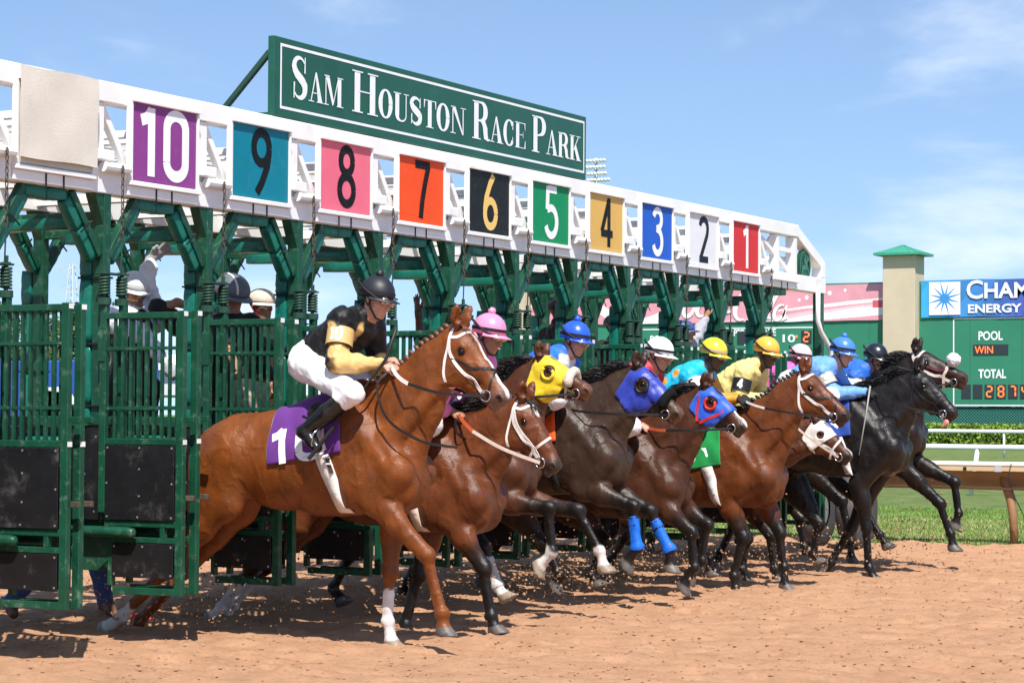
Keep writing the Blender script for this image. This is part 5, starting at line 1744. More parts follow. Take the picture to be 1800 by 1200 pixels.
def helmet(root, c, f, u, m, brim_m=None, pom=None, band=M_BLACKSTRAP, peak=.055, gog=True, strap=True, gloss=False, r=(.124, .104, .117), lens=None):
    f = nrm(f); u = nrm(np.array(u) - f * np.dot(u, f)); s = np.cross(u, f)
    q = lambda a, b, z: Vector(c + f * a + s * b + u * z)
    bm = bmesh.new()
    nu, nv = 28, 9
    rings = []
    for j in range(nv):
        t = R(-14 + 104 * j / nv)
        k = math.cos(t)
        rings.append([bm.verts.new(q(-.012 + r[0] * k * math.cos(2 * math.pi * i / nu), r[1] * k * math.sin(2 * math.pi * i / nu), .035 + r[2] * math.sin(t))) for i in range(nu)])
    top = bm.verts.new(q(-.012, 0, .035 + r[2]))
    for j in range(nv - 1):
        for i in range(nu): bm.faces.new((rings[j][i], rings[j][(i + 1) % nu], rings[j + 1][(i + 1) % nu], rings[j + 1][i]))
    for i in range(nu): bm.faces.new((rings[-1][i], rings[-1][(i + 1) % nu], top))
    ins = [bm.verts.new(q(-.012 + (r[0] - .016) * math.cos(2 * math.pi * i / nu), (r[1] - .016) * math.sin(2 * math.pi * i / nu), .012)) for i in range(nu)]
    for i in range(nu): bm.faces.new((ins[i], ins[(i + 1) % nu], rings[0][(i + 1) % nu], rings[0][i]))
    bmesh.ops.recalc_face_normals(bm, faces=bm.faces)
    h = obj('helmet', bm, m, root, True)
    if peak:
        bm = bmesh.new()
        a, b = [], []
        for i in range(15):
            t = R(-78 + 156 * i / 14)
            e = peak * max(0, math.cos(t)) ** .8
            a.append((-.012 + (r[0] * .99) * math.cos(t), (r[1] * .99) * math.sin(t))); b.append((-.012 + (r[0] + e) * math.cos(t), (r[1] + e * .35) * math.sin(t)))
        for z0, z1 in ((.010, .0),):
            A = [bm.verts.new(q(x, y, .012)) for x, y in a]; Bv = [bm.verts.new(q(x, y, -.004)) for x, y in b]
            A2 = [bm.verts.new(q(x, y, .005)) for x, y in a]; B2 = [bm.verts.new(q(x, y, -.010)) for x, y in b]
            for i in range(14):
                bm.faces.new((A[i], A[i + 1], Bv[i + 1], Bv[i])); bm.faces.new((A2[i], B2[i], B2[i + 1], A2[i + 1])); bm.faces.new((Bv[i], Bv[i + 1], B2[i + 1], B2[i]))
        bmesh.ops.recalc_face_normals(bm, faces=bm.faces)
        obj('peak', bm, brim_m or m, h, True)
    if band is not None:
        bm = bmesh.new()
        k = math.cos(R(4))
        pr = None
        for i in range(29):
            t = 2 * math.pi * i / 28
            ring = [bm.verts.new(q(-.012 + (r[0] * kk + .003) * math.cos(t), (r[1] * kk + .003) * math.sin(t), .035 + r[2] * math.sin(R(aa)))) for aa, kk in ((-2, math.cos(R(-2))), (8, math.cos(R(8))))]
            if pr: bm.faces.new((pr[0], ring[0], ring[1], pr[1]))
            pr = ring
        obj('hat_band', bm, band, h, True)
    if pom is not None:
        bm = bmesh.new()
        bmesh.ops.create_icosphere(bm, subdivisions=3, radius=.026, matrix=Matrix.Translation(q(-.012, 0, .035 + r[2] + .012)))
        rr = random.Random(4); cc = q(-.012, 0, .035 + r[2] + .012)
        for v in bm.verts: v.co = cc + (v.co - cc) * rr.uniform(.85, 1.12)
        obj('pompom', bm, pom, h, True)
    if gog:
        B = Body()
        ax = np.array([f, s, u])
        for k in (-1, 1): B.ell(c + f * .086 + s * k * .032 - u * .004, (.026, .038, .030), .010, axes=ax)
        g = obj('goggles', B.mesh('goggles', .006), lens or M_LENS, root, True)
        bm = bmesh.new()
        for k in (-1, 1):
            tube(bm, [q(.085, k * .062, 0), q(.05, k * .088, .012), q(-.02, k * .112, .05), q(-.10, k * .095, .095), q(-.13, k * .05, .11)], .009, 6)
        obj('goggle_strap', bm, M_BLACKSTRAP, root, True)
    if strap:
        bm = bmesh.new()
        for k in (-1, 1):
            tube(bm, [q(.01, k * .095, .02), q(.012, k * .083, -.05), q(.045, k * .045, -.118), q(.05, 0, -.128)], .007, 6)
            tube(bm, [q(-.05, k * .09, .015), q(.0, k * .082, -.045)], .007, 6)
        obj('chin_strap', bm, M_BLACKSTRAP, root, True)
    return h

def ripple(me, amp=.006, sc=18, seed=0):
    """cloth folds"""
    co = verts_of(me)
    nr = np.empty(len(co) * 3, np.float32); me.vertex_normals.foreach_get('vector', nr); nr = nr.reshape(-1, 3)
    X, Y, Z = co.T
    d = amp * (2 * noise2(X * sc + Z * sc * .6 + seed, Z * sc * .8 - X * sc * .5 + Y * sc * .7, 31) - 1) + amp * .6 * (2 * noise2(X * sc * 2.3 + Y * 9, Z * sc * 2.1 + X * 13, 32) - 1)
    me.vertices.foreach_set('co', (co + nr * d[:, None]).astype(np.float32).ravel()); me.update()
    return me

def person(name, label, group, base, J, skin, top, bottom, boots=M_BOOT, glove=None, h=.009, short_sleeve=False, open_hands=(), mustache=False, paint=None, top_attr=False, tall_boots=False, cuff=None):
    """J: head, face, up, neck, chest, pelvis and per side s: sh, el, ha, hip, kn, an, toe (world); base = floor point"""
    root = empty(name, base, label, 'person', group)
    o = np.array(base, float)
    L = lambda v: np.array(v, float) - o
    hd, nk, ch, pv = L(J['head']), L(J['neck']), L(J['chest']), L(J['pelvis'])
    B = Body()
    add_head(B, hd, J['face'], J['up'], mustache)
    B.cap(hd - nrm(J['up']) * .07 - nrm(J['face']) * .012, nk, .052, .060, .03)
    B.chain([nk, ch, pv], [.075, .115, .110], .06)
    T = Body()   # shirt / silks
    T.chain([nk + nrm(hd - nk) * .055, nk + (ch - nk) * .25, ch, (ch + pv) / 2, pv], [.074, .100, .142, .136, .135], .05)
    Q = Body()   # breeches / trousers
    Q.cap(pv + (ch - pv) * .10, pv, .126, .132, .06)
    foots = {}
    for s in (-1, 1):
        sh, el, ha = L(J['sh'][s]), L(J['el'][s]), L(J['ha'][s])
        hip, kn, an, toe = L(J['hip'][s]), L(J['kn'][s]), L(J['an'][s]), L(J['toe'][s])
        B.cap(ch, sh, .09, .055, .05); B.cap(sh, el, .050, .040, .03); B.cap(el, ha, .040, .026, .02)
        B.cap(pv, hip, .10, .08, .05); B.cap(hip, kn, .085, .055, .05); B.cap(kn, an, .052, .036, .03); B.cap(an, toe, .036, .028, .02)
        add_hand(B, ha, J['hd'][s] if 'hd' in J else ha - el, J['pn'][s] if 'pn' in J else V3(0, -s * .3, -1), s in open_hands, s)
        T.cap(ch + (nk - ch) * .55, sh, .095, .082, .06); T.cap(sh, el, .080, .064, .045)
        if not short_sleeve: T.chain([el, el + (ha - el) * .5, ha - (ha - el) * .04], [.066, .056, .036], .03)
        Q.cap(pv, hip, .125, .108, .06); Q.cap(hip, kn, .106, .072, .05)
        if not tall_boots: Q.cap(kn, an + (kn - an) * .05, .075, .062, .04)
        else: Q.cap(kn, kn + (an - kn) * .18, .074, .062, .04)
        F = Body()
        if tall_boots: F.chain([kn + (an - kn) * .17, kn + (an - kn) * .5, an], [.060, .062, .045], .02)
        else: F.cap(an + (kn - an) * .12, an, .052, .048, .02)
        fd = nrm(toe - an); hl = an - nrm(np.array([fd[0], fd[1], 0]) + 1e-9) * .03
        F.chain([an, an + (toe - an) * .55, toe], [.045, .040, .034], .02); F.cap(hl, an, .036, .042, .02)
        foots[s] = F
    body = obj('body', B.mesh('person_body', h * .8), skin_mat(skin), root, True)
    me = ripple(T.mesh('shirt', h), .008, 18, o[1])
    if paint is not None:
        pt = Paint(verts_of(me), paint['base'])
        paint['fn'](pt, L, J)
        set_cols(me, pt.c)
    obj('shirt', me, top, root, True)
    obj('trousers', ripple(Q.mesh('trousers', h), .006, 17, o[1] + 3), bottom, root, True)
    for s in (-1, 1):
        obj('boot', foots[s].mesh('boot', h), boots, root, True)
    if glove is not None:
        for s in (-1, 1):
            G = Body(); ha, el = L(J['ha'][s]), L(J['el'][s])
            add_hand(G, ha, J['hd'][s] if 'hd' in J else ha - el, J['pn'][s] if 'pn' in J else V3(0, -s * .3, -1), s in open_hands, s)
            obj('glove', G.mesh('glove', .006, .004), glove, root, True)
    return root, L

def arm_number(root, L, J, text, band_m, ink_m, plate_m=None):
    sh, el = L(J['sh'][-1]), L(J['el'][-1])
    c = sh + (el - sh) * .42; d = nrm(el - sh)
    out = nrm(V3(.25, -1, .1) - d * np.dot(V3(.25, -1, .1), d))
    x = np.cross(out, d); 
    up = -d; rt = np.cross(up, out)
    M = Matrix(((rt[0], up[0], out[0], 0), (rt[1], up[1], out[1], 0), (rt[2], up[2], out[2], 0), (0, 0, 0, 1)))
    bm = bmesh.new()      # cuff round the arm
    n = 20
    rr = .086
    lo = [bm.verts.new(Vector(c + (rt * math.cos(2 * math.pi * i / n) + out * math.sin(2 * math.pi * i / n)) * rr - up * .055)) for i in range(n)]
    hi = [bm.verts.new(Vector(c + (rt * math.cos(2 * math.pi * i / n) + out * math.sin(2 * math.pi * i / n)) * rr + up * .055)) for i in range(n)]
    for i in range(n): bm.faces.new((lo[i], lo[(i + 1) % n], hi[(i + 1) % n], hi[i]))
    bmesh.ops.recalc_face_normals(bm, faces=bm.faces)
    b = obj('arm_band', bm, band_m, root, True)
    bm = bmesh.new()
    numeral(bm, Matrix.Identity(4), text, .052 if len(text) == 1 else .080, .085, .017, 0)
    for v in bm.verts:
        t = v.co.x / rr
        v.co = Vector(c + (rt * math.sin(t) + out * math.cos(t)) * (rr + .003) + up * v.co.y)
    bmesh.ops.recalc_face_normals(bm, faces=bm.faces)
    obj('arm_number', bm, ink_m, b)

def jockey_joints(n, hel, hand, dz=0.0, back=None):
    """racing crouch: everything hangs off the helmet and the hands (x, z world)"""
    y = YC(n)
    hx, hz = hel
    P = lambda dx, dz_, dy: V3(hx + dx, y + dy, hz + dz_)
    H = HORSES[n]
    J = dict(head=P(.0, -.055, 0), face=V3(.93, -.12, -.36), up=V3(.36, 0, .93), neck=P(-.115, -.185, 0), chest=P(-.21, -.265, 0))
    seat = H.T(-.36, 0)[2]
    px, pz = -.50, max(-.45, seat + .13 - hz)
    J['pelvis'] = P(px, pz, 0)
    J['chest'] = (J['neck'] * .62 + J['pelvis'] * .38) + V3(.01, 0, .01)
    J['sh'] = {-1: P(-.145, -.235, -.175), 1: P(-.145, -.235, .175)}
    J['ha'] = {-1: V3(hand[0] - .055, y - .075, hand[1]), 1: V3(hand[0] - .06, y + .075, hand[1] + .01)}
    J['el'] = {}
    for s in (-1, 1):
        m = (J['sh'][s] + J['ha'][s]) / 2
        d = J['ha'][s] - J['sh'][s]; dist = np.linalg.norm(d)
        hgt = math.sqrt(max(.0, .27 ** 2 - (dist / 2) ** 2)) if dist < .54 else .02
        J['el'][s] = m + nrm(V3(-.45, s * .55, -.75)) * hgt
    kz = seat + .02
    J['hip'] = {s: J['pelvis'] + V3(.02, s * .10, -.02) for s in (-1, 1)}
    kx = min(hx - .02, H.root.location.x + .08)
    J['kn'] = {s: V3(kx, y + s * .265, kz) for s in (-1, 1)}
    J['an'] = {s: V3(kx - .315, y + s * .29, kz - .235) for s in (-1, 1)}
    J['toe'] = {s: V3(kx - .215, y + s * .305, kz - .325) for s in (-1, 1)}
    J['hd'] = {s: V3(.9, -s * .25, -.25) for s in (-1, 1)}
    J['pn'] = {s: V3(-.3, -s * .2, -1) for s in (-1, 1)}
    return J

M_SILK = fabric('painted_silks', (1, 1, 1), .55, .05, .3, 15, 'Col', .35)
def solid(c, sleeve=None):
    def fn(pt, L, J):
        if sleeve is not None:
            for s in (-1, 1):
                pt.cap(L(J['sh'][s]) + (L(J['el'][s]) - L(J['sh'][s])) * .3, L(J['el'][s]), .09, sleeve, .012); pt.cap(L(J['el'][s]), L(J['ha'][s]), .085, sleeve, .01)
    return dict(base=c, fn=fn)
def silks10(pt, L, J):
    g = (.66, .43, .16)
    for s in (-1, 1):
        sh, el, ha = L(J['sh'][s]), L(J['el'][s]), L(J['ha'][s])
        pt.ell(sh + (el - sh) * .30 + V3(-.04, s * .05, 0), (.075, .09, .075), g, None, .008)
        pt.ell(sh + (el - sh) * .72 + V3(.02, s * .05, 0), (.06, .09, .05), g, None, .008)
        pt.cap(el + (ha - el) * .12, ha, .095, g, .008)
    pt.cap(L(J['chest']) + V3(.10, -.12, -.12), L(J['chest']) + V3(.22, -.10, .06), .03, g, .006)
def silks5(pt, L, J):
    o_, t_ = (.62, .27, .02), (.01, .36, .55)
    for s in (-1, 1):
        sh, el, ha = L(J['sh'][s]), L(J['el'][s]), L(J['ha'][s])
        pt.cap(sh + (el - sh) * .45, el, .10, o_, .006); pt.cap(el, ha, .10, o_, .006)
        for t in (.15, .6): pt.ell(el + (ha - el) * t + V3(0, s * .05, .02), (.032, .06, .032), t_, None, .004)
    for dx, dz in ((-.16, -.02), (-.05, .05), (-.27, -.10)): pt.ell(L(J['chest']) + V3(dx, -.13, dz + .02), (.036, .07, .036), o_, None, .004)
def silks7(pt, L, J):
    pt.ell(L(J['neck']) + V3(.03, -.03, -.03), (.08, .16, .06), (.74, .74, .78), None, .006)
    for s in (-1, 1): pt.cap(L(J['el'][s]), L(J['ha'][s]), .09, (.74, .74, .78), .01)
def silks2(pt, L, J):
    sh, el = L(J['sh'][-1]), L(J['el'][-1])
    pt.cap(sh + V3(-.05, -.03, .03), sh + V3(.06, -.05, -.06), .04, (.03, .04, .06), .006)
JK = {   # helmet centre (x, z), hands (x, z), skin, cap colour, silks, label
    10: ((1.705, 2.238), (1.835, 1.775), SKIN_L, (.012, .013, .018), dict(base=(.004, .004, .0045), fn=silks10), 'person in black and gold silks and black cap riding the chestnut horse'),
    9: ((1.898, 2.045), (1.680, 1.485), SKIN_M, (.78, .25, .42), solid((.70, .18, .45), (.70, .22, .50)), 'person in bright pink cap riding behind the chestnut horse'),
    8: ((1.20, 2.02), (1.42, 1.62), SKIN_M, (.62, .30, .34), solid((.7, .15, .2)), 'person in rose silks hidden behind the chestnut horse, riding the yellow-hooded horse'),
    7: ((1.411, 2.088), (1.340, 1.535), SKIN_L, (.020, .095, .60), dict(base=(.02, .14, .60), fn=silks7), 'person in blue silks with white collar and deep blue cap with pompom'),
    6: ((1.607, 2.000), (1.520, 1.380), SKIN_L, (.80, .80, .80), solid((.50, .02, .03), (.50, .02, .03)), 'person in red silks and white cap'),
    5: ((1.597, 2.030), (1.890, 1.605), SKIN_D, (.72, .60, .03), dict(base=(.01, .40, .62), fn=silks5), 'person in turquoise silks with orange dots and yellow cap'),
    4: ((1.626, 2.076), (1.680, 1.650), SKIN_D, (.80, .42, .05), solid((.72, .60, .22)), 'person in pale yellow silks and orange satin cap'),
    3: ((1.933, 2.105), (2.240, 1.690), SKIN_L, (.06, .20, .66), solid((.14, .32, .70)), 'person in light blue silks with number 3 arm band'),
    2: ((1.861, 2.082), (2.10, 1.72), SKIN_M, (.008, .010, .016), dict(base=(.02, .12, .52), fn=silks2), 'person in royal blue silks and shiny black cap with number 2 arm band'),
    1: ((.647, 2.12), (.85, 1.60), SKIN_M, (.80, .50, .56), solid((.80, .12, .42)), 'person in hot pink silks and pale pink cap, still back in the gate'),
}
for n, (hel, hand, skin, cap, silk, lab) in JK.items():
    J = jockey_joints(n, hel, hand)
    if n == 10:
        J['el'][-1] = V3(1.575, YC(10) - .27, 1.775); J['sh'][-1] = V3(1.555, YC(10) - .175, 2.045); J['kn'][-1] = V3(1.690, YC(10) - .275, 1.585); J['an'][-1] = V3(1.365, YC(10) - .305, 1.345); J['toe'][-1] = V3(1.465, YC(10) - .315, 1.245)
        J['pelvis'] = V3(1.215, YC(10), 1.795); J['hip'] = {s: J['pelvis'] + V3(.02, s * .10, -.02) for s in (-1, 1)}
    glove = M_GLOVE if n in (5, 4, 3, 2) else None
    root, L = person('person', lab, 'jockeys riding out of the gate', (hel[0] - .3, YC(n), .0), J, skin, M_SILK, M_WHITECLOTH, M_BOOT, glove, h=.0085 if n == 10 else .011, paint=silk, tall_boots=True)
    capm = mat('cap_%d' % n, cap, .30 if n in (4, 5, 3, 7, 9, 2) else .5, .5, bump=.1, bump_scale=14, coat=.6 if n == 2 else 0)
    band = {6: M_BLACKSTRAP, 5: mat('tan_band', (.55, .36, .25), .6), 4: mat('orange_band', (.75, .38, .08), .5)}.get(n, M_BLACKSTRAP)
    helmet(root, L(J['head']), J['face'] + V3(0, 0, .22), J['up'], capm, None, capm if n in (10, 9, 7, 3) else None, band)
    if n in (10, 5, 4, 3, 2):
        arm_number(root, L, J, str(n), {10: mat('gold_band', (.62, .40, .15), .6), 5: mat('white_plate', (.75, .75, .75), .6), 4: M_BTACK, 3: mat('tan_plate', (.45, .42, .36), .6), 2: M_BTACK}[n], M_BTACK if n == 5 else M_CW)
    # reins from the hands to the bit, and the loose end
    H = HORSES[n]
    off = V3(H.root.location.x, H.root.location.y, 0)
    for s in (-1, 1):
        a = L(J['ha'][s]) + V3(.075, 0, -.02); b = np.array(H.bit[s]) + off - np.array(root.location)
        sag = V3(0, 0, -.055 if n == 10 else -.02)
        m1, m2 = a * .7 + b * .3 + sag, a * .35 + b * .65 + sag * .9
        m1[1] = s * .20; m2[1] = s * .185
        gm = {10: M_WTACK, 9: M_ORANGE, 6: M_ORANGE, 5: M_WTACK}.get(n, M_BTACK)
        q0 = a * .85 + b * .15 + sag * .7; q0[1] = s * .15
        hand_rein = rein([a, q0, m1], .024 if n in (10, 9, 6) else .018, gm, 'rein_grip', root)
        rein([m1, m2, b], .022 if n == 9 else .018, M_PTACK if n in (9, 4) else M_BTACK, 'rein', root)
    if n in (10, 9):
        a = L(J['ha'][-1]) + V3(.06, -.01, -.05)
        rein([a, a + V3(-.02, -.10, -.10), a + V3(.10, -.16, -.30), a + V3(.30, -.10, -.43), a + V3(.48, .04, -.47)] if n == 10 else [a, a + V3(.05, -.06, -.1), a + V3(.1, .0, -.15)], .016, M_BTACK, 'rein_end', root)
# whip of the nearest jockey
J = jockey_joints(10, JK[10][0], JK[10][1])
hx, hz = JK[10][1]
wp = obj('whip', new_tube([(hx + .065, YC(10) - .09, hz + .22), (hx + .0, YC(10) - .10, hz + .03), (hx - .14, YC(10) - .22, hz - .22), (hx - .33, YC(10) - .33, hz - .50)], [.010, .010, .006, .006], 8), M_BTACK, None, True)
tag(wp, 'thin black riding whip held by the jockey in black and gold', 'whip')
bm = bmesh.new(); tube(bm, [(hx - .26, YC(10) - .295, hz - .40), (hx - .40, YC(10) - .365, hz - .60)], .013, 8)
obj('whip_flap', bm, M_BTACK, wp)
hx, hz = JK[3][1]
wp = obj('whip', new_tube([(hx + .0, YC(3) - .12, hz + .05), (hx - .01, YC(3) - .20, hz - .20), (hx - .05, YC(3) - .28, hz - .58)], [.009, .007, .006], 8), mat('grey_whip', (.3, .3, .3), .5), None, True)
tag(wp, 'grey riding whip hanging beside the black horse', 'whip')
# stirrup irons
for n, H in HORSES.items():
    y = YC(n)
    hel = JK[n][0]
    seat = H.T(-.36, 0)[2]
    for s in (-1, 1):
        q = V3((hel[0] - .27) if n == 10 else min(hel[0] - .02, H.root.location.x + .08) - .25, y + s * .305, (1.29 if (n == 10 and s < 0) else seat - .275))
        r0 = V3(H.root.location.x, H.root.location.y, 0)
        bm = bmesh.new()
        tube(bm, [q - r0 + V3(.015, -.05, -.03), q - r0 + V3(.02, -.045, .04), q - r0 + V3(.06, 0, .10), q - r0 + V3(.02, .045, .04), q - r0 + V3(.015, .05, -.03), q - r0 + V3(.015, -.05, -.03)], .006, 6)
        obj('stirrup', bm, M_CHROME, H.root, True)
        obj('stirrup_leather', strip_on(H.bvh, [q - r0 + V3(.06, 0, .10), H.T(-.30, -.10, s * .24)], .018, snap=False, side_dir=(0, s, 0)), M_BTACK, H.root)
# ------------------------------------------------------------------ gate crew
def stand(head, face, ground, lean=(0, 0), hands=None, arms=None, feet=None):
    """standing figure from head centre down to its floor height"""
    head = V3(*head); f = nrm(face); f0 = nrm(V3(f[0], f[1], 0)); side = np.cross(V3(0, 0, 1), f0)
    tall = head[2] - ground
    k = tall / 1.60
    J = dict(head=head, face=f, up=V3(0, 0, 1))
    fw = f0
    J['neck'] = head + V3(0, 0, -.17 * k) - fw * .03 - V3(lean[0], lean[1], 0) * .1
    J['chest'] = head + V3(0, 0, -.36 * k) - fw * .03 - V3(lean[0], lean[1], 0) * .4
    J['pelvis'] = head + V3(0, 0, -.72 * k) - fw * .03 - V3(lean[0], lean[1], 0)
    if feet:
        fo = V3(feet[0] - head[0], feet[1] - head[1], 0); J['pelvis'] = J['pelvis'] + fo * .6; J['chest'] = J['chest'] + fo * .25
    for key in ('sh', 'el', 'ha', 'hip', 'kn', 'an', 'toe', 'hd', 'pn'): J[key] = {}
    for s in (-1, 1):
        J['sh'][s] = J['neck'] + side * s * .185 + V3(0, 0, -.05)
        J['el'][s] = J['sh'][s] + side * s * .08 + V3(0, 0, -.27) + fw * .02
        J['ha'][s] = J['el'][s] + fw * .16 + V3(0, 0, -.18)
        J['hip'][s] = J['pelvis'] + side * s * .10
        J['an'][s] = V3(J['pelvis'][0], J['pelvis'][1], ground + .09) + side * s * .11 + V3(lean[0], lean[1], 0) * .6
        J['kn'][s] = (J['hip'][s] + J['an'][s]) / 2 + fw * .04
        J['toe'][s] = J['an'][s] + fw * .15 + V3(0, 0, -.055)
        if feet:
            J['an'][s] = V3(feet[0], feet[1], ground + .09) + side * s * .09
            J['kn'][s] = (J['hip'][s] + J['an'][s]) / 2 + fw * .05; J['toe'][s] = J['an'][s] + fw * .15 + V3(0, 0, -.055)
        if arms and s in arms: J['el'][s], J['ha'][s] = V3(*arms[s][0]), V3(*arms[s][1])
        J['hd'][s] = J['ha'][s] - J['el'][s]
        if arms and s in arms and len(arms[s]) > 2: J['hd'][s] = V3(*arms[s][2])
        J['pn'][s] = V3(.3, -s * .5, -.6)
    return J
def hard_hat(root, L, J, c, name, peak=.04, strap_c=None, r=(.128, .108, .094), trim=None):
    h = helmet(root, L(J['head']), J['face'], J['up'], mat(name, c, .4, .5, var=.08, scale=20), trim, None, None, peak, False, True, r=r)
    return h
def hair_cap(root, L, J, c):
    B = Body(); p = L(J['head']); f = nrm(J['face'])
    B.ell(p - f * .018 + V3(0, 0, .030), (.102, .086, .095), .02)
    obj('hair', B.mesh('hair', .012), mat('hair_dark', c, .6, .3, bump=.6, bump_scale=80), root, True)
M_KHAKI = fabric('khaki', (.52, .45, .35)); M_JEANS = fabric('jeans', (.045, .075, .20), .85)
M_WSHIRT = fabric('white_shirt', (.74, .74, .80)); M_VEST = fabric('black_vest', (.010, .010, .011))
M_GREENSHIRT = fabric('dark_green_shirt', (.012, .035, .02)); M_GREY = fabric('grey_hoodie', (.34, .34, .37))
M_BROWNBOOT = mat('brown_boot', (.12, .05, .025), .6)
CG = 'gate crew on the stall ledges'
LZ = .768
# man with raised gloved arm
J = stand((-.78, 1.08, 2.335), (.75, -.35, -.25), LZ, arms={-1: ((-.66, 1.00, 2.02), (-.40, .95, 1.80)), 1: ((-.72, 1.13, 2.40), (-.70, 1.16, 2.56), (.62, .25, .45))})
root, L = person('person', 'man with white helmet, moustache and white sleeves waving a gloved hand', CG, (-.78, 1.08, LZ), J, SKIN_M, M_WSHIRT, M_DARKCLOTH, open_hands=(1,), glove=fabric('grey_glove', (.35, .35, .38)))
hard_hat(root, L, J, (.62, .63, .64), 'white_hard_hat')
B = Body(); v = L(J['chest']); B.chain([v + V3(0, 0, .12), v, L(J['pelvis'])], [.13, .165, .165], .06); obj('vest', ripple(B.mesh('vest', .012), .006), M_VEST, root, True)
# man behind the post reaching out
J = stand((-.50, 1.47, 2.27), (.8, -.5, -.2), LZ, arms={-1: ((-.52, 1.00, 2.20), (-.42, 1.12, 2.235), (.35, .55, -.35)), 1: ((-.35, 1.6, 1.95), (-.2, 1.5, 1.8))}, feet=(-.55, 1.93))
J['sh'][-1] = V3(-.52, 1.27, 2.09)
root, L = person('person', 'man in dark T-shirt behind the padded post, reaching out a bare arm', CG, (-.50, 1.47, LZ), J, SKIN_M, M_DARKCLOTH, M_DARKCLOTH, short_sleeve=True)
hair_cap(root, L, J, (.01, .008, .007))
# grey helmet
J = stand((-.66, 2.10, 2.345), (.85, -.35, -.30), LZ, lean=(.12, 0))
root, L = person('person', 'man in large grey riding helmet with white stripe, looking down', CG, (-.66, 2.10, LZ), J, SKIN_M, M_VEST, M_KHAKI)
h = hard_hat(root, L, J, (.12, .135, .155), 'grey_helmet', .06, r=(.155, .128, .125))
bm = bmesh.new()
f = nrm(J['face']); u = nrm(J['up'] - f * np.dot(J['up'], f)); s_ = np.cross(u, f); c = L(J['head'])
for off, m_, w_ in ((-.045, M_STICK, .008),):
    pts = [Vector(c + f * (-.012 + .157 * math.cos(R(t)) * .95) + s_ * off * (1) + u * (.035 + .125 * math.sin(R(t)) * .955)) for t in range(0, 150, 10)]
    tube(bm, pts, w_, 6)
    obj('helmet_stripe', bm, m_, h, True)
# cream helmet
J = stand((-1.03, 3.02, 2.32), (.9, -.25, -.05), LZ, arms={-1: ((-.85, 2.88, 1.95), (-.80, 2.86, 1.62), (.1, 0, -1)), 1: ((-.9, 3.2, 1.9), (-.8, 3.1, 1.7))})
root, L = person('person', 'man in cream helmet with white rim and red chin strap', CG, (-1.03, 3.02, LZ), J, SKIN_M, M_GREENSHIRT, M_KHAKI, short_sleeve=True)
h = hard_hat(root, L, J, (.62, .53, .42), 'cream_helmet', .03, trim=M_STICK)
bm = bmesh.new(); c = L(J['head'])
f = nrm(J['face']); s_ = np.cross(V3(0, 0, 1), f)
tube(bm, [Vector(c + s_ * -.086 + V3(0, 0, .03) - f * .02), Vector(c + s_ * -.084 + V3(0, 0, -.03)), Vector(c + s_ * -.05 + f * .04 + V3(0, 0, -.115))], .013, 6)
obj('red_strap', bm, mat('red_strap', (.5, .015, .02), .5), root, True)
# raised dark arm behind the chestnut's ears
J = stand((-.80, 5.42, 2.05), (.9, -.3, -.4), LZ, arms={-1: ((-.66, 4.86, 2.10), (-.66, 4.82, 2.32), (-.12, -.05, 1)), 1: ((-.6, 5.5, 1.75), (-.5, 5.4, 1.6))})
J['sh'][-1] = V3(-.75, 5.14, 1.98)
root, L = person('person', 'crouching man behind the gate rail raising one bare dark arm', CG, (-.80, 5.42, LZ), J, SKIN_D, M_DARKCLOTH, M_DARKCLOTH, short_sleeve=True, open_hands=(-1,))
hair_cap(root, L, J, (.006, .005, .005))
# dark back with black cap
J = stand((-.52, 7.20, 2.43), (.5, .8, -.1), LZ, arms={-1: ((-.45, 7.0, 1.95), (-.3, 7.1, 1.75)), 1: ((-.5, 7.4, 1.95), (-.3, 7.5, 1.75))}, feet=(-.62, 7.55))
root, L = person('person', 'man all in black with black cap, back turned, between the posts of stall 4', CG, (-.52, 7.20, LZ), J, SKIN_D, M_VEST, M_DARKCLOTH)
hard_hat(root, L, J, (.012, .012, .014), 'black_cap', .05)
# dark helmet, hand at the face
J = stand((-.66, 8.70, 2.335), (.9, -.4, -.1), LZ, arms={-1: ((-.45, 8.55, 2.02), (-.46, 8.62, 2.20), (.1, .3, 1)), 1: ((-.5, 8.9, 1.95), (-.3, 8.9, 1.8))})
root, L = person('person', 'man in dark helmet holding a hand in front of his face', CG, (-.66, 8.70, LZ), J, SKIN_D, M_VEST, M_DARKCLOTH)
hard_hat(root, L, J, (.03, .03, .033), 'dark_helmet', .04, r=(.14, .118, .11))
# grey hoodie, raised hand
J = stand((-.12, 9.16, 2.30), (.9, .2, .1), LZ, arms={-1: ((-.10, 9.40, 2.25), (-.09, 9.64, 2.46), (.02, .30, .85)), 1: ((.0, 9.2, 1.95), (.05, 9.3, 1.8))}, feet=(-.42, 8.82))
J['sh'][-1] = V3(-.12, 9.20, 2.10)
root, L = person('person', 'man in grey hooded sweatshirt and blue cap raising an open hand', CG, (-.42, 8.82, LZ), J, SKIN_M, M_GREY, M_DARKCLOTH, open_hands=(-1,))
hard_hat(root, L, J, (.05, .08, .22), 'blue_cap', .05)
# handler on the ground inside the near stalls: jeans show under the door
J = stand((-1.05, .95, 1.66), (.8, -.5, -.3), .0, arms=None)
J['an'] = {-1: V3(-.93, .98, .10), 1: V3(-1.5, .62, .10)}; J['toe'] = {-1: V3(-.80, .92, .04), 1: V3(-1.40, .55, .04)}; J['kn'] = {-1: V3(-1.06, 1.02, .48), 1: V3(-1.3, .8, .48)}
root, L = person('person', 'person in blue jeans on the ground behind the near door leaves', 'handlers on foot', (-1.05, .9, .0), J, SKIN_M, M_DARKCLOTH, M_JEANS, boots=M_BROWNBOOT)
hair_cap(root, L, J, (.01, .008, .007))
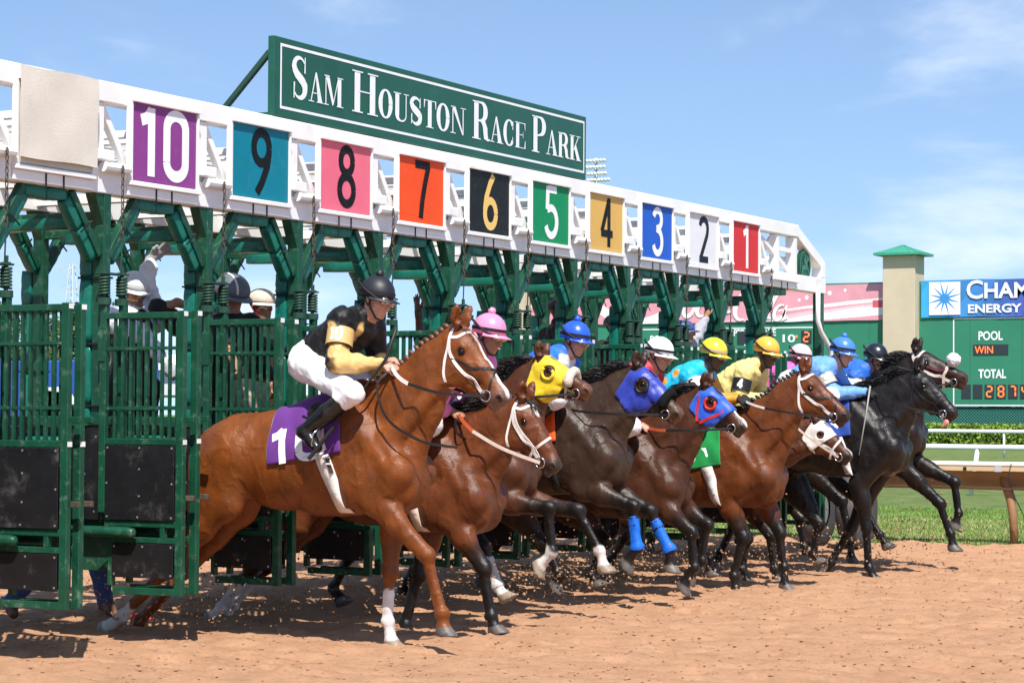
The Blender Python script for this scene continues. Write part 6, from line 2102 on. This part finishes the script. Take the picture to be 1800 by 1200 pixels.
# red lead rope lying on the dirt
bm = bmesh.new()
rr = random.Random(8)
pts = [(-1.35 + .07 * i + rr.uniform(-.02, .02), 1.42 - .05 * i + rr.uniform(-.03, .03), .035 + track_height(np.array(-1.35 + .07 * i), np.array(1.42 - .05 * i)).item()) for i in range(16)]
tube(bm, pts, .016, 6)
tag(obj('lead_rope', bm, mat('red_rope', (.55, .03, .03), .8), None, True), 'red lead rope lying on the dirt by the jeans', 'rope')
# ------------------------------------------------------------------ rails, infield, tote board, far things
def frameY(x, y, z):
    """plane facing -Y (u along +X, v up)"""
    return Matrix(((1, 0, 0, x), (0, 0, -1, y), (0, 1, 0, z), (0, 0, 0, 1)))
M_BEIGE = mat('rail_beige', (.58, .43, .26), .6, .3, var=.08, scale=2, stain=(.35, .24, .14), stain_amt=.4)
M_RAILBROWN = mat('rail_brown', (.30, .18, .095), .7, .3, var=.15, scale=3)
M_RAILWHITE = mat('rail_white', (.74, .72, .68), .6, .3, var=.08, scale=2, stain=(.5, .4, .28), stain_amt=.5)
M_POST = mat('rail_post', (.26, .135, .06), .6, .4, var=.25, scale=4)
M_PIPE = mat('white_pipe', (.62, .66, .66), .5, .4, var=.1, scale=1)
M_GREYSTRAP = mat('grey_strap', (.45, .47, .5), .5)
# inside rail of the dirt track
rl = empty('inside_rail', (0, RAIL_Y, 0), 'beige inside rail with white top along the track edge', 'rail')
def rpart(name, bm, m, smooth=False):
    o = obj(name, bm, m, None, smooth); o.parent = rl; o.matrix_parent_inverse = Matrix.Translation(rl.location).inverted(); return o
rpart('rail_top', new_box(-60, 25, RAIL_Y - .02, RAIL_Y + .48, .905, .945, .006), M_RAILWHITE)
rpart('rail_face', new_box(-60, 25, RAIL_Y - .012, RAIL_Y + .02, .845, .904, .003), M_BEIGE)
rpart('rail_back', new_beam((-60, RAIL_Y + .25, .745), (25, RAIL_Y + .25, .745), .02, .20, up=(0, -.6, 1), bevel=0), M_RAILBROWN)
rpart('rail_lip', new_box(-60, 25, RAIL_Y + .16, RAIL_Y + .19, .625, .655, .003), M_RAILBROWN)
for i in range(-6, 7):
    x = 1.80 + 3.05 * i
    bm = bmesh.new()
    pts = [(x - .06, RAIL_Y + .28, .82), (x - .02, RAIL_Y + .26, .70), (x + .06, RAIL_Y + .20, .50), (x + .10, RAIL_Y + .16, .30), (x + .115, RAIL_Y + .15, -.05)]
    tube(bm, pts, [.062, .058, .052, .048, .048], 10)
    rpart('rail_post', bm, M_POST, True)
    rpart('rib', new_box(x - 1.55, x - 1.52, RAIL_Y + .19, RAIL_Y + .215, .66, .84, .002), M_RAILBROWN)
    rpart('rib', new_box(x - .75, x - .72, RAIL_Y + .19, RAIL_Y + .215, .66, .84, .002), M_RAILBROWN)
rpart('strap', new_box(1.73, 1.81, RAIL_Y - .017, RAIL_Y - .0125, .838, .908, .001), M_GREYSTRAP)
rpart('strap', new_box(1.36, 1.40, RAIL_Y - .017, RAIL_Y - .0125, .845, .89, .001), M_BLACKSTRAP)
rpart('cable', new_tube([(1.93, RAIL_Y - .03, .93), (1.90, RAIL_Y - .05, .80), (1.98, RAIL_Y - .06, .55), (2.08, RAIL_Y - .05, .35), (2.10, RAIL_Y - .04, .05)], .006, 6), M_BLACKSTRAP, True)
# white pipe rails of the turf courses
for Yr, z, lab, sp, sl in ((30.0, .90, 'nearer white pipe rail across the turf with slanting posts', 4.6, .14), (70.0, .95, 'farther white pipe rail in front of the hedge', 7.5, .0)):
    pr = empty('pipe_rail', (0, Yr, 0), lab, 'rail')
    o = obj('rail_pipe', new_tube([(-120, 0, z), (40, 0, z)], .055 if Yr < 50 else .075, 10), M_PIPE, pr, True)
    for i in range(-8, 6):
        x = (-3.40 if Yr < 50 else -14.55) + sp * i
        obj('rail_post', new_tube([(x, 0, z - .02), (x - sl, .0, -.05)], .045, 8), M_PIPE, pr, True)
# grass along the rail: uncountable blades
rs = np.random.RandomState(12)
def blades(name, n, xr, yr, hmin, hmax, matl, label, z0=-.012):
    x = rs.uniform(*xr, n); y = yr[0] + (yr[1] - yr[0]) * rs.rand(n) ** 1.4
    keep = (noise2(x * 1.4, y * 1.4, 40) + .5 * noise2(x * 5, y * 5, 41)) > .45
    x, y = x[keep], y[keep]; n = len(x)
    hh = hmin + (hmax - hmin) * rs.rand(n); a = rs.rand(n) * 6.28; w = .004 + .006 * rs.rand(n)
    lx, ly = rs.normal(0, .5, n) * hh, rs.normal(0, .5, n) * hh
    v = np.zeros((n, 3, 3))
    v[:, 0] = np.stack([x - np.cos(a) * w, y - np.sin(a) * w, np.full(n, z0)], -1)
    v[:, 1] = np.stack([x + np.cos(a) * w, y + np.sin(a) * w, np.full(n, z0)], -1)
    v[:, 2] = np.stack([x + lx, y + ly, z0 + hh], -1)
    me = bpy.data.meshes.new(name); me.from_pydata(v.reshape(-1, 3).tolist(), [], np.arange(n * 3).reshape(-1, 3).tolist())
    return tag(obj(name, me, matl), label, 'grass', kind='stuff')
M_BLADE = mat('grass_blade', (.16, .27, .045), .7, .3, var=.4, scale=1.2)
M_BLADE2 = mat('dry_grass_blade', (.36, .33, .15), .8, .2, var=.3, scale=1.5)
blades('grass', 90000, (-14, 4), (13.78, 24), .015, .05, M_BLADE, 'short green grass growing beyond the track rail')
blades('dry_grass', 50000, (-14, 4), (13.8, 20), .015, .045, M_BLADE2, 'dry straw-coloured grass tufts beyond the track rail')

def leaf_cloud(name, n, pts_fn, size, matl, parent=None, seed=1):
    """many leaf-sized faces through a volume"""
    r = np.random.RandomState(seed)
    P = pts_fn(r, n)
    n = len(P)
    d1 = r.normal(size=(n, 3)); d1 /= np.linalg.norm(d1, axis=1)[:, None]
    d2 = r.normal(size=(n, 3)); d2 -= (d2 * d1).sum(1)[:, None] * d1; d2 /= np.linalg.norm(d2, axis=1)[:, None]
    s = size * r.uniform(.6, 1.3, (n, 1))
    co = np.stack([P - d1 * s, P + d2 * s * .6, P + d1 * s, P - d2 * s * .6], 1).reshape(-1, 3)
    return obj(name, quads_mesh(name, co, np.arange(n * 4).reshape(-1, 4)), matl, parent)
M_HEDGE = mat('hedge_leaf', (.18, .27, .035), .6, .4, var=.45, scale=1.4)
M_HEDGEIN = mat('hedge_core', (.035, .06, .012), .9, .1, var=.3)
hg = empty('hedge', (-30, 103, 0), 'long clipped bright green hedge below the tote board', 'hedge')
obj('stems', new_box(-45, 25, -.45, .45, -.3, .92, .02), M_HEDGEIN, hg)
def hp(r, n):
    x = r.uniform(-24, 14, n); f = r.rand(n)
    top = r.rand(n) < .45
    y = np.where(top, r.uniform(-.6, .6, n), -.55 + r.normal(0, .07, n)); z = np.where(top, 1.0 + r.normal(0, .06, n), r.uniform(.0, 1.02, n))
    z = z + .05 * (noise2(x * 2.2, y * 2 + 4, 50) - .5)
    return np.stack([x, y, z], -1)
leaf_cloud('foliage', 26000, hp, .10, M_HEDGE, hg, 3)

# ---- tote board
YB = 110.0
tb = empty('tote_board', (-40, YB, 0), 'big green tote board showing pool and total figures', 'scoreboard')
def tpart(name, bm, m, smooth=False, parent=tb):
    o = obj(name, bm, m, None, smooth); o.parent = parent
    o.matrix_parent_inverse = (Matrix.Translation(tb.location)).inverted(); return o
M_TOTE = mat('tote_green', (.030, .20, .115), .55, .4, var=.06, scale=.5, stain=(.05, .24, .15), stain_amt=.3, stain_scale=.4)
M_TOTEW = mat('tote_white', (.78, .80, .80), .6)
M_CELL = mat('tote_cell', (.028, .032, .040), .4)
M_LED = mat('tote_led', (1.0, .16, .03), .5, emit=1.2)
tpart('board', new_box(-55.5, -10, YB, YB + .8, 2.05, 9.0, .02), M_TOTE)
for i in range(16):      # panel joints
    x = -54.2 + i * 2.9
    if not (-33 < x < -30.8): tpart('panel_joint', new_box(x - .012, x + .012, YB - .006, YB + .01, 2.1, 6.85, 0), mat('joint', (.02, .13, .075), .7))
MY = frameY(0, YB - .02, 0)
def line(x0, z0, x1, z1, w=.07):
    bm = bmesh.new(); ribbon(bm, MY, [(x0, z0), (x1, z1)], w, 0); return bm
for L4 in ((-29.02, 6.88, -10, 6.88), (-29.02, 6.9, -29.02, 2.1), (-29.02, 2.12, -10, 2.12), (-48.3, 6.52, -36.98, 6.52), (-36.98, 6.55, -36.98, 2.2), (-48.3, 6.55, -48.3, 2.2)):
    tpart('frame_line', line(*L4), M_TOTEW)
def words(txt, x, z, h, w, m=M_TOTEW, off=.0, yoff=.022):
    bm = text_bm(txt, h, Matrix.Identity(4), 0, 1, off)
    xs = [v.co.x for v in bm.verts]; sx = w / (max(xs) - min(xs)); x0 = min(xs)
    for v in bm.verts: v.co = Vector((x + (v.co.x - x0) * sx, YB - yoff, z + v.co.y))
    return bm
tpart('lettering', words('POOL', -27.62, 5.70, .46, 1.36, off=.02), M_TOTEW)
tpart('lettering', words('TOTAL', -27.62, 3.62, .46, 1.54, off=.02), M_TOTEW)
tpart('lettering', words('POST', -47.45, 5.78, .37, 1.25, off=.015), M_TOTEW)
tpart('lettering', words('APPROXIMATE', -42.45, 6.08, .37, 2.95, off=.015), M_TOTEW)
tpart('lettering', words('ODDS', -41.50, 5.47, .40, 1.25, off=.015), M_TOTEW)
tpart('lettering', words('10', -39.1, 5.70, .42, .78, off=.015), M_TOTEW)
tpart('lettering', words('11', -39.0, 4.75, .42, .6, off=.015), M_TOTEW)
def seg7(bm, ch, x, z, w, h, t):
    S7 = {'2': 'abged', '8': 'abcdefg', '7': 'abc', '4': 'fgbc', '1': 'bc', '0': 'abcdef'}[ch]
    seg = dict(a=((0, h), (w, h)), b=((w, h), (w, h / 2)), c=((w, h / 2), (w, 0)), d=((0, 0), (w, 0)), e=((0, h / 2), (0, 0)), f=((0, h), (0, h / 2)), g=((0, h / 2), (w, h / 2)))
    for c in S7:
        (x0, y0), (x1, y1) = seg[c]; k = .12
        a = (x + x0 + (x1 - x0) * k, z + y0 + (y1 - y0) * k); b = (x + x1 - (x1 - x0) * k, z + y1 - (y1 - y0) * k)
        ribbon(bm, MY, [a, b], t, .03)
for i, ch in enumerate('  28741 '):
    x = -28.58 + .655 * i
    c = tpart('digit_cell', new_box(x, x + .52, YB - .035, YB - .002, 2.50, 3.26, .005), M_CELL)
    if ch != ' ':
        bm = bmesh.new(); seg7(bm, ch, x + .12, 2.60, .28, .56, .075); tpart('digit', bm, M_LED)
tpart('digit_cell', new_box(-27.91, -25.96, YB - .035, YB - .002, 4.88, 5.45, .005), M_CELL)
bm = words('WIN', -27.82, 4.96, .40, 1.02, yoff=.05); tpart('digit', bm, M_LED)
for r_ in range(4):
    for cx in (-37.96, -41.9, -45.9):
        tpart('digit_cell', new_box(cx, cx + .62, YB - .035, YB - .002, 5.60 - r_ * .98, 6.34 - r_ * .98, .005), M_CELL)
bm = bmesh.new(); seg7(bm, '2', -37.80, 5.72, .30, .52, .075); tpart('digit', bm, M_LED)
bm = bmesh.new(); ribbon(bm, MY, arc(-38.25, 6.0, .03, .03, 0, 360, 10), .09, .03, closed=False); tpart('digit', bm, M_LED)
# lattice skirt under the board
tpart('skirt', new_box(-55, -10, YB + .15, YB + .2, 0, 2.04, 0), mat('skirt_dark', (.012, .03, .028), .9))
bm = bmesh.new()
for i in range(-4, 128):
    x = -34 + i * .17
    for s in (-1, 1):
        ribbon(bm, frameY(0, YB + .10 + s * .012, 0), [(x, .0), (x + s * 1.95, 1.95)], .045, 0)
lt = tpart('lattice', bm, mat('lattice_green', (.04, .21, .17), .6)); lt['kind'] = 'stuff'

def cloth_banner(name, x0, x1, z0, z1, colf, label, nx=120, nz=24, amp=.03, y=YB - .10):
    xs = np.linspace(x0, x1, nx); zs = np.linspace(z0, z1, nz)
    X, Z = np.meshgrid(xs, zs, indexing='ij')
    Y = y + amp * (noise2(X * .7, Z * 1.3, 60) - .5) + amp * .6 * (noise2(X * 3, Z * 2, 61) - .5)
    Z2 = Z + .06 * (noise2(X * .8, Z * 0, 62) - .5)
    co = np.stack([X, Y, Z2], -1).reshape(-1, 3)
    i = np.arange(nx * nz).reshape(nx, nz)
    q = np.stack([i[:-1, :-1], i[1:, :-1], i[1:, 1:], i[:-1, 1:]], -1).reshape(-1, 4)
    me = quads_mesh(name, co, q)
    o = obj(name, me, mat(name + '_print', (1, 1, 1), .6, .3, attr='Col', bump=.1, bump_scale=3), None, True)
    set_cols(me, colf(X.ravel(), Z.ravel()))
    return tag(o, label, 'banner')
def pinkcol(X, Z):
    c = np.tile(np.array([.70, .31, .37]), (len(X), 1))
    pale = np.array([.76, .52, .56]); wh = np.array([.80, .76, .77])
    u = (X + 56) / 23; v = (Z - 6.85) / 2.05
    b1 = (np.abs(v - (.05 + .75 * np.clip(u - .62, 0, 1) ** 1.3 * 1.6)) < .10 * np.clip((u - .55) * 4, 0, 1)); c[b1] = pale
    b2 = (np.abs(v - (-.05 + 1.0 * np.clip(u - .66, 0, 1))) < .13 * np.clip((u - .6) * 3, 0, 1)); c[b2] = wh
    b3 = (np.abs(v - (.30 + .9 * np.clip(u - .7, 0, 1))) < .05 * np.clip((u - .62) * 4, 0, 1)); c[b3] = wh
    left = (u < .42) & (np.abs(v - .5 - .5 * np.sin(u * 14)) < .16); c[left] = wh
    for (bu, bv, br) in ((.80, .66, .03), (.83, .72, .022), (.86, .78, .03), (.78, .60, .02), (.90, .84, .022)):
        c[((u - bu) * 11) ** 2 + (v - bv) ** 2 < br ** 2 * 4] = wh
    edge = (u > .97) & (v > .35) & (v < .55); c[edge] = (.62, .10, .14)
    return c
pb = cloth_banner('pink_banner', -55.4, -32.75, 6.86, 8.90, pinkcol, 'pink and white soft drink banner across the left of the tote board', 720, 84)
def script(bm, dx, dz, s):
    """flowing connected script letters for the banner's name; centre-line strokes with swelling width"""
    sh = .32
    def st(pts, w0, w1):
        n = len(pts); ws = [(w0 + (w1 - w0) * math.sin(math.pi * i / (n - 1))) * s for i in range(n)]
        ribbon(bm, frameY(0, YB - .15, 0), [(dx + (p[0] + sh * p[1]) * s, dz + p[1] * s) for p in pts], ws, 0)
    return st
def script_word(bm, word, x, z, s):
    for ch in word:
        st = script(bm, x, z, s)
        if ch == 'C':
            st(arc(.55, .72, .48, .70, 60, 290, 20), .06, .24); st(arc(.60, 1.12, .26, .22, -160, 80, 12), .05, .14); adv = 1.0
        elif ch == 'o':
            st(arc(.32, .36, .27, .36, 100, 460, 20), .07, .20); st([(.36, .70), (.56, .62), (.78, .70)], .05, .08); adv = .72
        elif ch == 'c':
            st(arc(.34, .36, .28, .36, 50, 310, 18), .06, .20); adv = .62
        elif ch == 'a':
            st(arc(.30, .36, .26, .36, 60, 380, 18), .06, .18); st([(.58, .70), (.56, .30), (.62, .04), (.80, .10)], .08, .18); adv = .85
        elif ch == 'l':
            st([(.10, .05), (.24, .6), (.36, 1.2), (.26, 1.45), (.14, 1.25), (.16, .6), (.22, .1), (.40, .06)], .07, .18); adv = .45
        elif ch == '-':
            st([(.02, .40), (.34, .44)], .12, .14); adv = .42
        else: adv = .3
        x += adv * s
    return x
M_SCR = mat('script_white', (.82, .80, .80), .6)
bm = bmesh.new()
xx = script_word(bm, 'Coca', -46.6, 7.25, 1.18); script_word(bm, '-Cola', xx + .05, 6.98, 1.18)
so = obj('lettering', bm, M_SCR, pb)
def champcol(X, Z):
    u = np.clip((X + 30.9) / 6, 0, 1)[:, None]
    c = np.array([.05, .38, .72]) * (1 - u) + np.array([.07, .10, .42]) * u
    v = (Z - 7.0) / 2.05
    k = ((X + 29 - v * 1.2) % 2.6 < 1.2)[:, None]
    return c * np.where(k, 1.0, .82)
cb = cloth_banner('energy_banner', -30.85, -18.0, 6.98, 9.03, champcol, 'blue energy company banner with white starburst above the tote figures', 200, 24)
bm = bmesh.new()
fillpoly(bm, frameY(0, YB - .155, 0), [(-30.38, 7.10), (-28.60, 7.10), (-28.60, 8.92), (-30.38, 8.92)], 0)
obj('logo_square', bm, M_SCR, cb)
bm = bmesh.new()
c0 = (-29.49, 8.01)
for i in range(12):
    t = R(15 + i * 30); t1, t2 = t - R(6), t + R(6); L_ = .88 if i % 3 else 1.02
    fillpoly(bm, frameY(0, YB - .165, 0), [(c0[0] + .20 * math.cos(t1 - .2), c0[1] + .20 * math.sin(t1 - .2)), (c0[0] + L_ * math.cos(t), c0[1] + L_ * math.sin(t)), (c0[0] + .20 * math.cos(t2 + .2), c0[1] + .20 * math.sin(t2 + .2))], 0)
fillpoly(bm, frameY(0, YB - .170, 0), arc(c0[0], c0[1], .24, .24, 0, 345, 23), 0)
obj('logo_star', bm, mat('star_blue', (.03, .26, .62), .6), cb)
def bwords(txt, x, z, h, w, off):
    bm = text_bm(txt, h, Matrix.Identity(4), 0, 1, off)
    xs = [v.co.x for v in bm.verts]; sx = w / (max(xs) - min(xs)); x0 = min(xs)
    for v in bm.verts: v.co = Vector((x + (v.co.x - x0) * sx, YB - .155, z + v.co.y))
    return bm
obj('lettering', bwords('C', -28.25, 7.98, .98, .92, .02), M_SCR, cb)
obj('lettering', bwords('HAMPION', -27.25, 8.0, .80, 5.3, .03), M_SCR, cb)
obj('lettering', bwords('ENERGY', -28.17, 7.20, .44, 3.0, .02), M_SCR, cb)
# pillars with green hipped caps
M_TAN = mat('tan_stucco', (.56, .46, .33), .85, .2, var=.06, scale=.8, bump=.2, bump_scale=12)
M_ROOF = mat('green_metal_roof', (.05, .30, .19), .45, .5, var=.08, scale=2)
for x0, x1, lab in ((-32.86, -31.0, 'tan pillar with green hipped cap to the right of the pink banner'), (-57.0, -55.5, 'tan pillar at the left end of the pink banner')):
    p = empty('pillar', ((x0 + x1) / 2, YB, 0), lab, 'pillar')
    hw = (x1 - x0) / 2
    obj('shaft', new_box(-hw, hw, -.75, .9, -.2, 10.42, .02), M_TAN, p)
    bm = bmesh.new()
    e = hw + .42; y0, y1 = -1.15, 1.3
    v = [bm.verts.new(q) for q in ((-e, y0, 10.43), (e, y0, 10.43), (e, y1, 10.43), (-e, y1, 10.43), (-e, y0, 10.56), (e, y0, 10.56), (e, y1, 10.56), (-e, y1, 10.56), (0, .07, 11.05))]
    bm.faces.new((v[3], v[2], v[1], v[0]))
    for i in range(4):
        j = (i + 1) % 4
        bm.faces.new((v[i], v[j], v[4 + j], v[4 + i])); bm.faces.new((v[4 + i], v[4 + j], v[8]))
    r_ = obj('roof', bm, M_ROOF, p)
    for i in range(-3, 4):
        t = i / 3.5
        obj('roof_seam', new_beam((t * e, y0, 10.565), (t * .04, .05, 11.05), .03, .03, bevel=0), M_ROOF, r_)
# floodlight tower beyond the gate
ft = empty('floodlight_tower', (-145.2, 300, 0), 'floodlight tower with four rows of white lamps beyond the sign', 'light tower')
M_GALV = mat('galvanised', (.5, .5, .5), .5, metal=.3); M_LAMP = mat('lamp_white', (.80, .81, .82), .35)
obj('mast', new_tube([(0, 0, 0), (0, 0, 40.8)], [.5, .25], 8), M_GALV, ft, True)
for r_ in range(4):
    z = 40.2 - r_ * 1.0
    obj('crossarm', new_box(-1.6, 1.8, -.1, .1, z - .08, z, 0), M_GALV, ft)
    for i in range(6 if r_ < 3 else 7):
        bm = bmesh.new(); x = -1.4 + i * .58 + (.2 if r_ > 1 else 0)
        tube(bm, [(x, -.05, z + .28), (x + .12, -.55, z + .16)], [.10, .29], 9)
        obj('lamp', bm, M_LAMP, ft, True)
# power pylons far off
M_PYL = mat('pylon_grey', (.48, .52, .56), .7)
for (px, py, h, lab) in ((-395, 480, 42, 'faint power pylon seen left behind the gate'), (-160, 560, 34, 'small power pylon beyond the pink banner')):
    pp = empty('power_pylon', (px, py, 0), lab, 'pylon')
    bm = bmesh.new()
    for sx in (-1, 1):
        for sy in (-1, 1): beam(bm, (sx * 3.2, sy * 3.2, 0), (sx * .5, sy * .5, h), .28, .28)
    for k in range(8):
        z0 = h * k / 8; z1 = h * (k + 1) / 8; w0 = 3.2 - 2.7 * k / 8; w1 = 3.2 - 2.7 * (k + 1) / 8
        beam(bm, (-w0, -w0, z0), (w1, -w1, z1), .16, .16); beam(bm, (w0, -w0, z0), (-w1, -w1, z1), .16, .16)
    obj('frame', bm, M_PYL, pp)
    for z, w in ((h * .72, 7), (h * .84, 6), (h * .96, 5)):
        bm = bmesh.new(); beam(bm, (-w, 0, z), (w, 0, z + .2), .25, .25); beam(bm, (-w, 0, z), (0, 0, z + 2.0), .14, .14); beam(bm, (w, 0, z), (0, 0, z + 2.0), .14, .14)
        obj('crossarm', bm, M_PYL, pp)
# trees behind the gate on the left
M_LEAF = mat('tree_leaf', (.075, .105, .030), .7, .3, var=.5, scale=.5)
M_BARK = mat('bark', (.09, .065, .045), .9, .1, var=.3, scale=3)
def tree(x, y, h, w, seed, label):
    t = empty('tree', (x, y, 0), label, 'tree', 'trees beyond the track')
    r = random.Random(seed)
    bm = bmesh.new(); tube(bm, [(0, 0, -.3), (.1, 0, h * .3), (-.1, .1, h * .6), (0, 0, h * .85)], [.38, .28, .18, .05], 8)
    for k in range(6):
        a = r.random() * 6.28; z = h * r.uniform(.3, .6)
        tube(bm, [(0, 0, z), (math.cos(a) * w * .3, math.sin(a) * w * .3, z + h * .15), (math.cos(a) * w * .45, math.sin(a) * w * .45, z + h * .26)], [.14, .08, .03], 6)
    obj('trunk', bm, M_BARK, t, True)
    blobs = [(r.uniform(-.5, .5) * w, r.uniform(-.5, .5) * w, h * r.uniform(.34, .9), r.uniform(.16, .30) * w) for _ in range(16)]
    def fn(rr, n):
        out = []
        for (bx_, by_, bz, br) in blobs:
            m = n // len(blobs); d = rr.normal(size=(m, 3)); d /= np.linalg.norm(d, axis=1)[:, None]
            out.append(np.array([bx_, by_, bz]) + d * (br * rr.uniform(.55, 1.05, (m, 1))) * np.array([1, 1, .8]))
        return np.concatenate(out)
    leaf_cloud('crown', 2600, fn, .34, M_LEAF, t, seed)
tree(-139, 160, 12.0, 8.0, 1, 'broad tree seen through the bars of the leftmost door')
tree(-130.5, 160, 12.5, 7.0, 2, 'tree seen just left of the padded post by the leftmost door')
tree(-215, 330, 10, 11, 10, 'low round tree far off on the skyline, leftmost of the far ones')
tree(-150, 345, 13, 8, 11, 'tall narrow tree far off behind the middle of the gate')
tree(-95, 360, 10, 13, 12, 'wide spreading tree far off behind the right of the gate')
# box trailer with blue side and a white tent behind the gate
tr = empty('trailer', (-31.0, 34.0, 0), 'blue box trailer with white star emblem behind the leftmost door', 'trailer')
M_TBLUE = mat('trailer_blue', (.02, .085, .42), .45, .5, var=.05); M_TW = mat('trailer_white', (.78, .78, .80), .5)
obj('box', new_box(-4.0, 4.5, -1.2, 1.2, .8, 2.75, .04), M_TBLUE, tr)
bm = bmesh.new()
fillpoly(bm, frameY(0, -1.215, 0), [(2.5, 1.3), (3.3, 1.95), (2.3, 2.05), (3.5, 2.1), (4.3, 1.0), (3.2, .9)], 0)
bmesh.ops.triangulate(bm, faces=bm.faces)
obj('emblem', bm, M_TW, tr)
obj('skirt', new_box(-4.0, 4.5, -1.19, 1.19, .45, .79, .02), M_TW, tr)
for sx in (-2.6, -1.6, 3.2):
    for sy in (-1.05, 1.05):
        obj('wheel', new_tube([(sx, sy - .12, .42), (sx, sy + .12, .42)], .42, 16), M_TYRE, tr)
tn = empty('white_tent', (-27.5, 40.0, 0), 'white tent seen between the bars behind the crew', 'tent')
obj('valance', new_box(-4.5, 4.5, -2.5, 2.5, 1.9, 2.6, .03), M_TW, tn)
bm = bmesh.new()
v = [bm.verts.new(q) for q in ((-4.7, -2.7, 2.6), (4.7, -2.7, 2.6), (4.7, 2.7, 2.6), (-4.7, 2.7, 2.6), (0, 0, 3.3))]
for i in range(4): bm.faces.new((v[i], v[(i + 1) % 4], v[4]))
obj('canopy', bm, M_TW, tn)
for sx in (-4.4, 4.4):
    for sy in (-2.4, 2.4): obj('tent_pole', new_tube([(sx, sy, 0), (sx, sy, 1.9)], .05, 8), M_TW, tn)
# dirt kicked into the air by the hooves
rs2 = np.random.RandomState(21)
def spray(n):
    out = []
    src = []
    for k in range(10, 1, -1):
        for key in ('nh', 'fh'):
            q = POSE[k][key][3]; src.append((q[0], YC(k), max(.05, q[1])))
    src = np.array(src)
    i = rs2.randint(0, len(src), n)
    a = rs2.rand(n)
    p = src[i] + np.stack([rs2.normal(0.25, .40, n), rs2.normal(0, .18, n), np.abs(rs2.normal(0, .22, n))], -1)
    return p
P = spray(5200)
s = .003 + .012 * rs2.rand(len(P)) ** 4
base = np.array([(1, 0, 0), (-1, 0, 0), (0, 1, 0), (0, -1, 0), (0, 0, 1), (0, 0, -1)], float)
tri = np.array([(0, 2, 4), (2, 1, 4), (1, 3, 4), (3, 0, 4), (2, 0, 5), (1, 2, 5), (3, 1, 5), (0, 3, 5)])
vv = base[None] * s[:, None, None] * rs2.uniform(.6, 1.3, (len(P), 6, 1)) + P[:, None]
me = bpy.data.meshes.new('flying_dirt'); me.from_pydata(vv.reshape(-1, 3).tolist(), [], (tri[None] + (np.arange(len(P)) * 6)[:, None, None]).reshape(-1, 3).tolist())
tag(obj('flying_dirt', me, M_DIRT), 'specks of dirt thrown up by the hooves', 'dirt', kind='stuff')
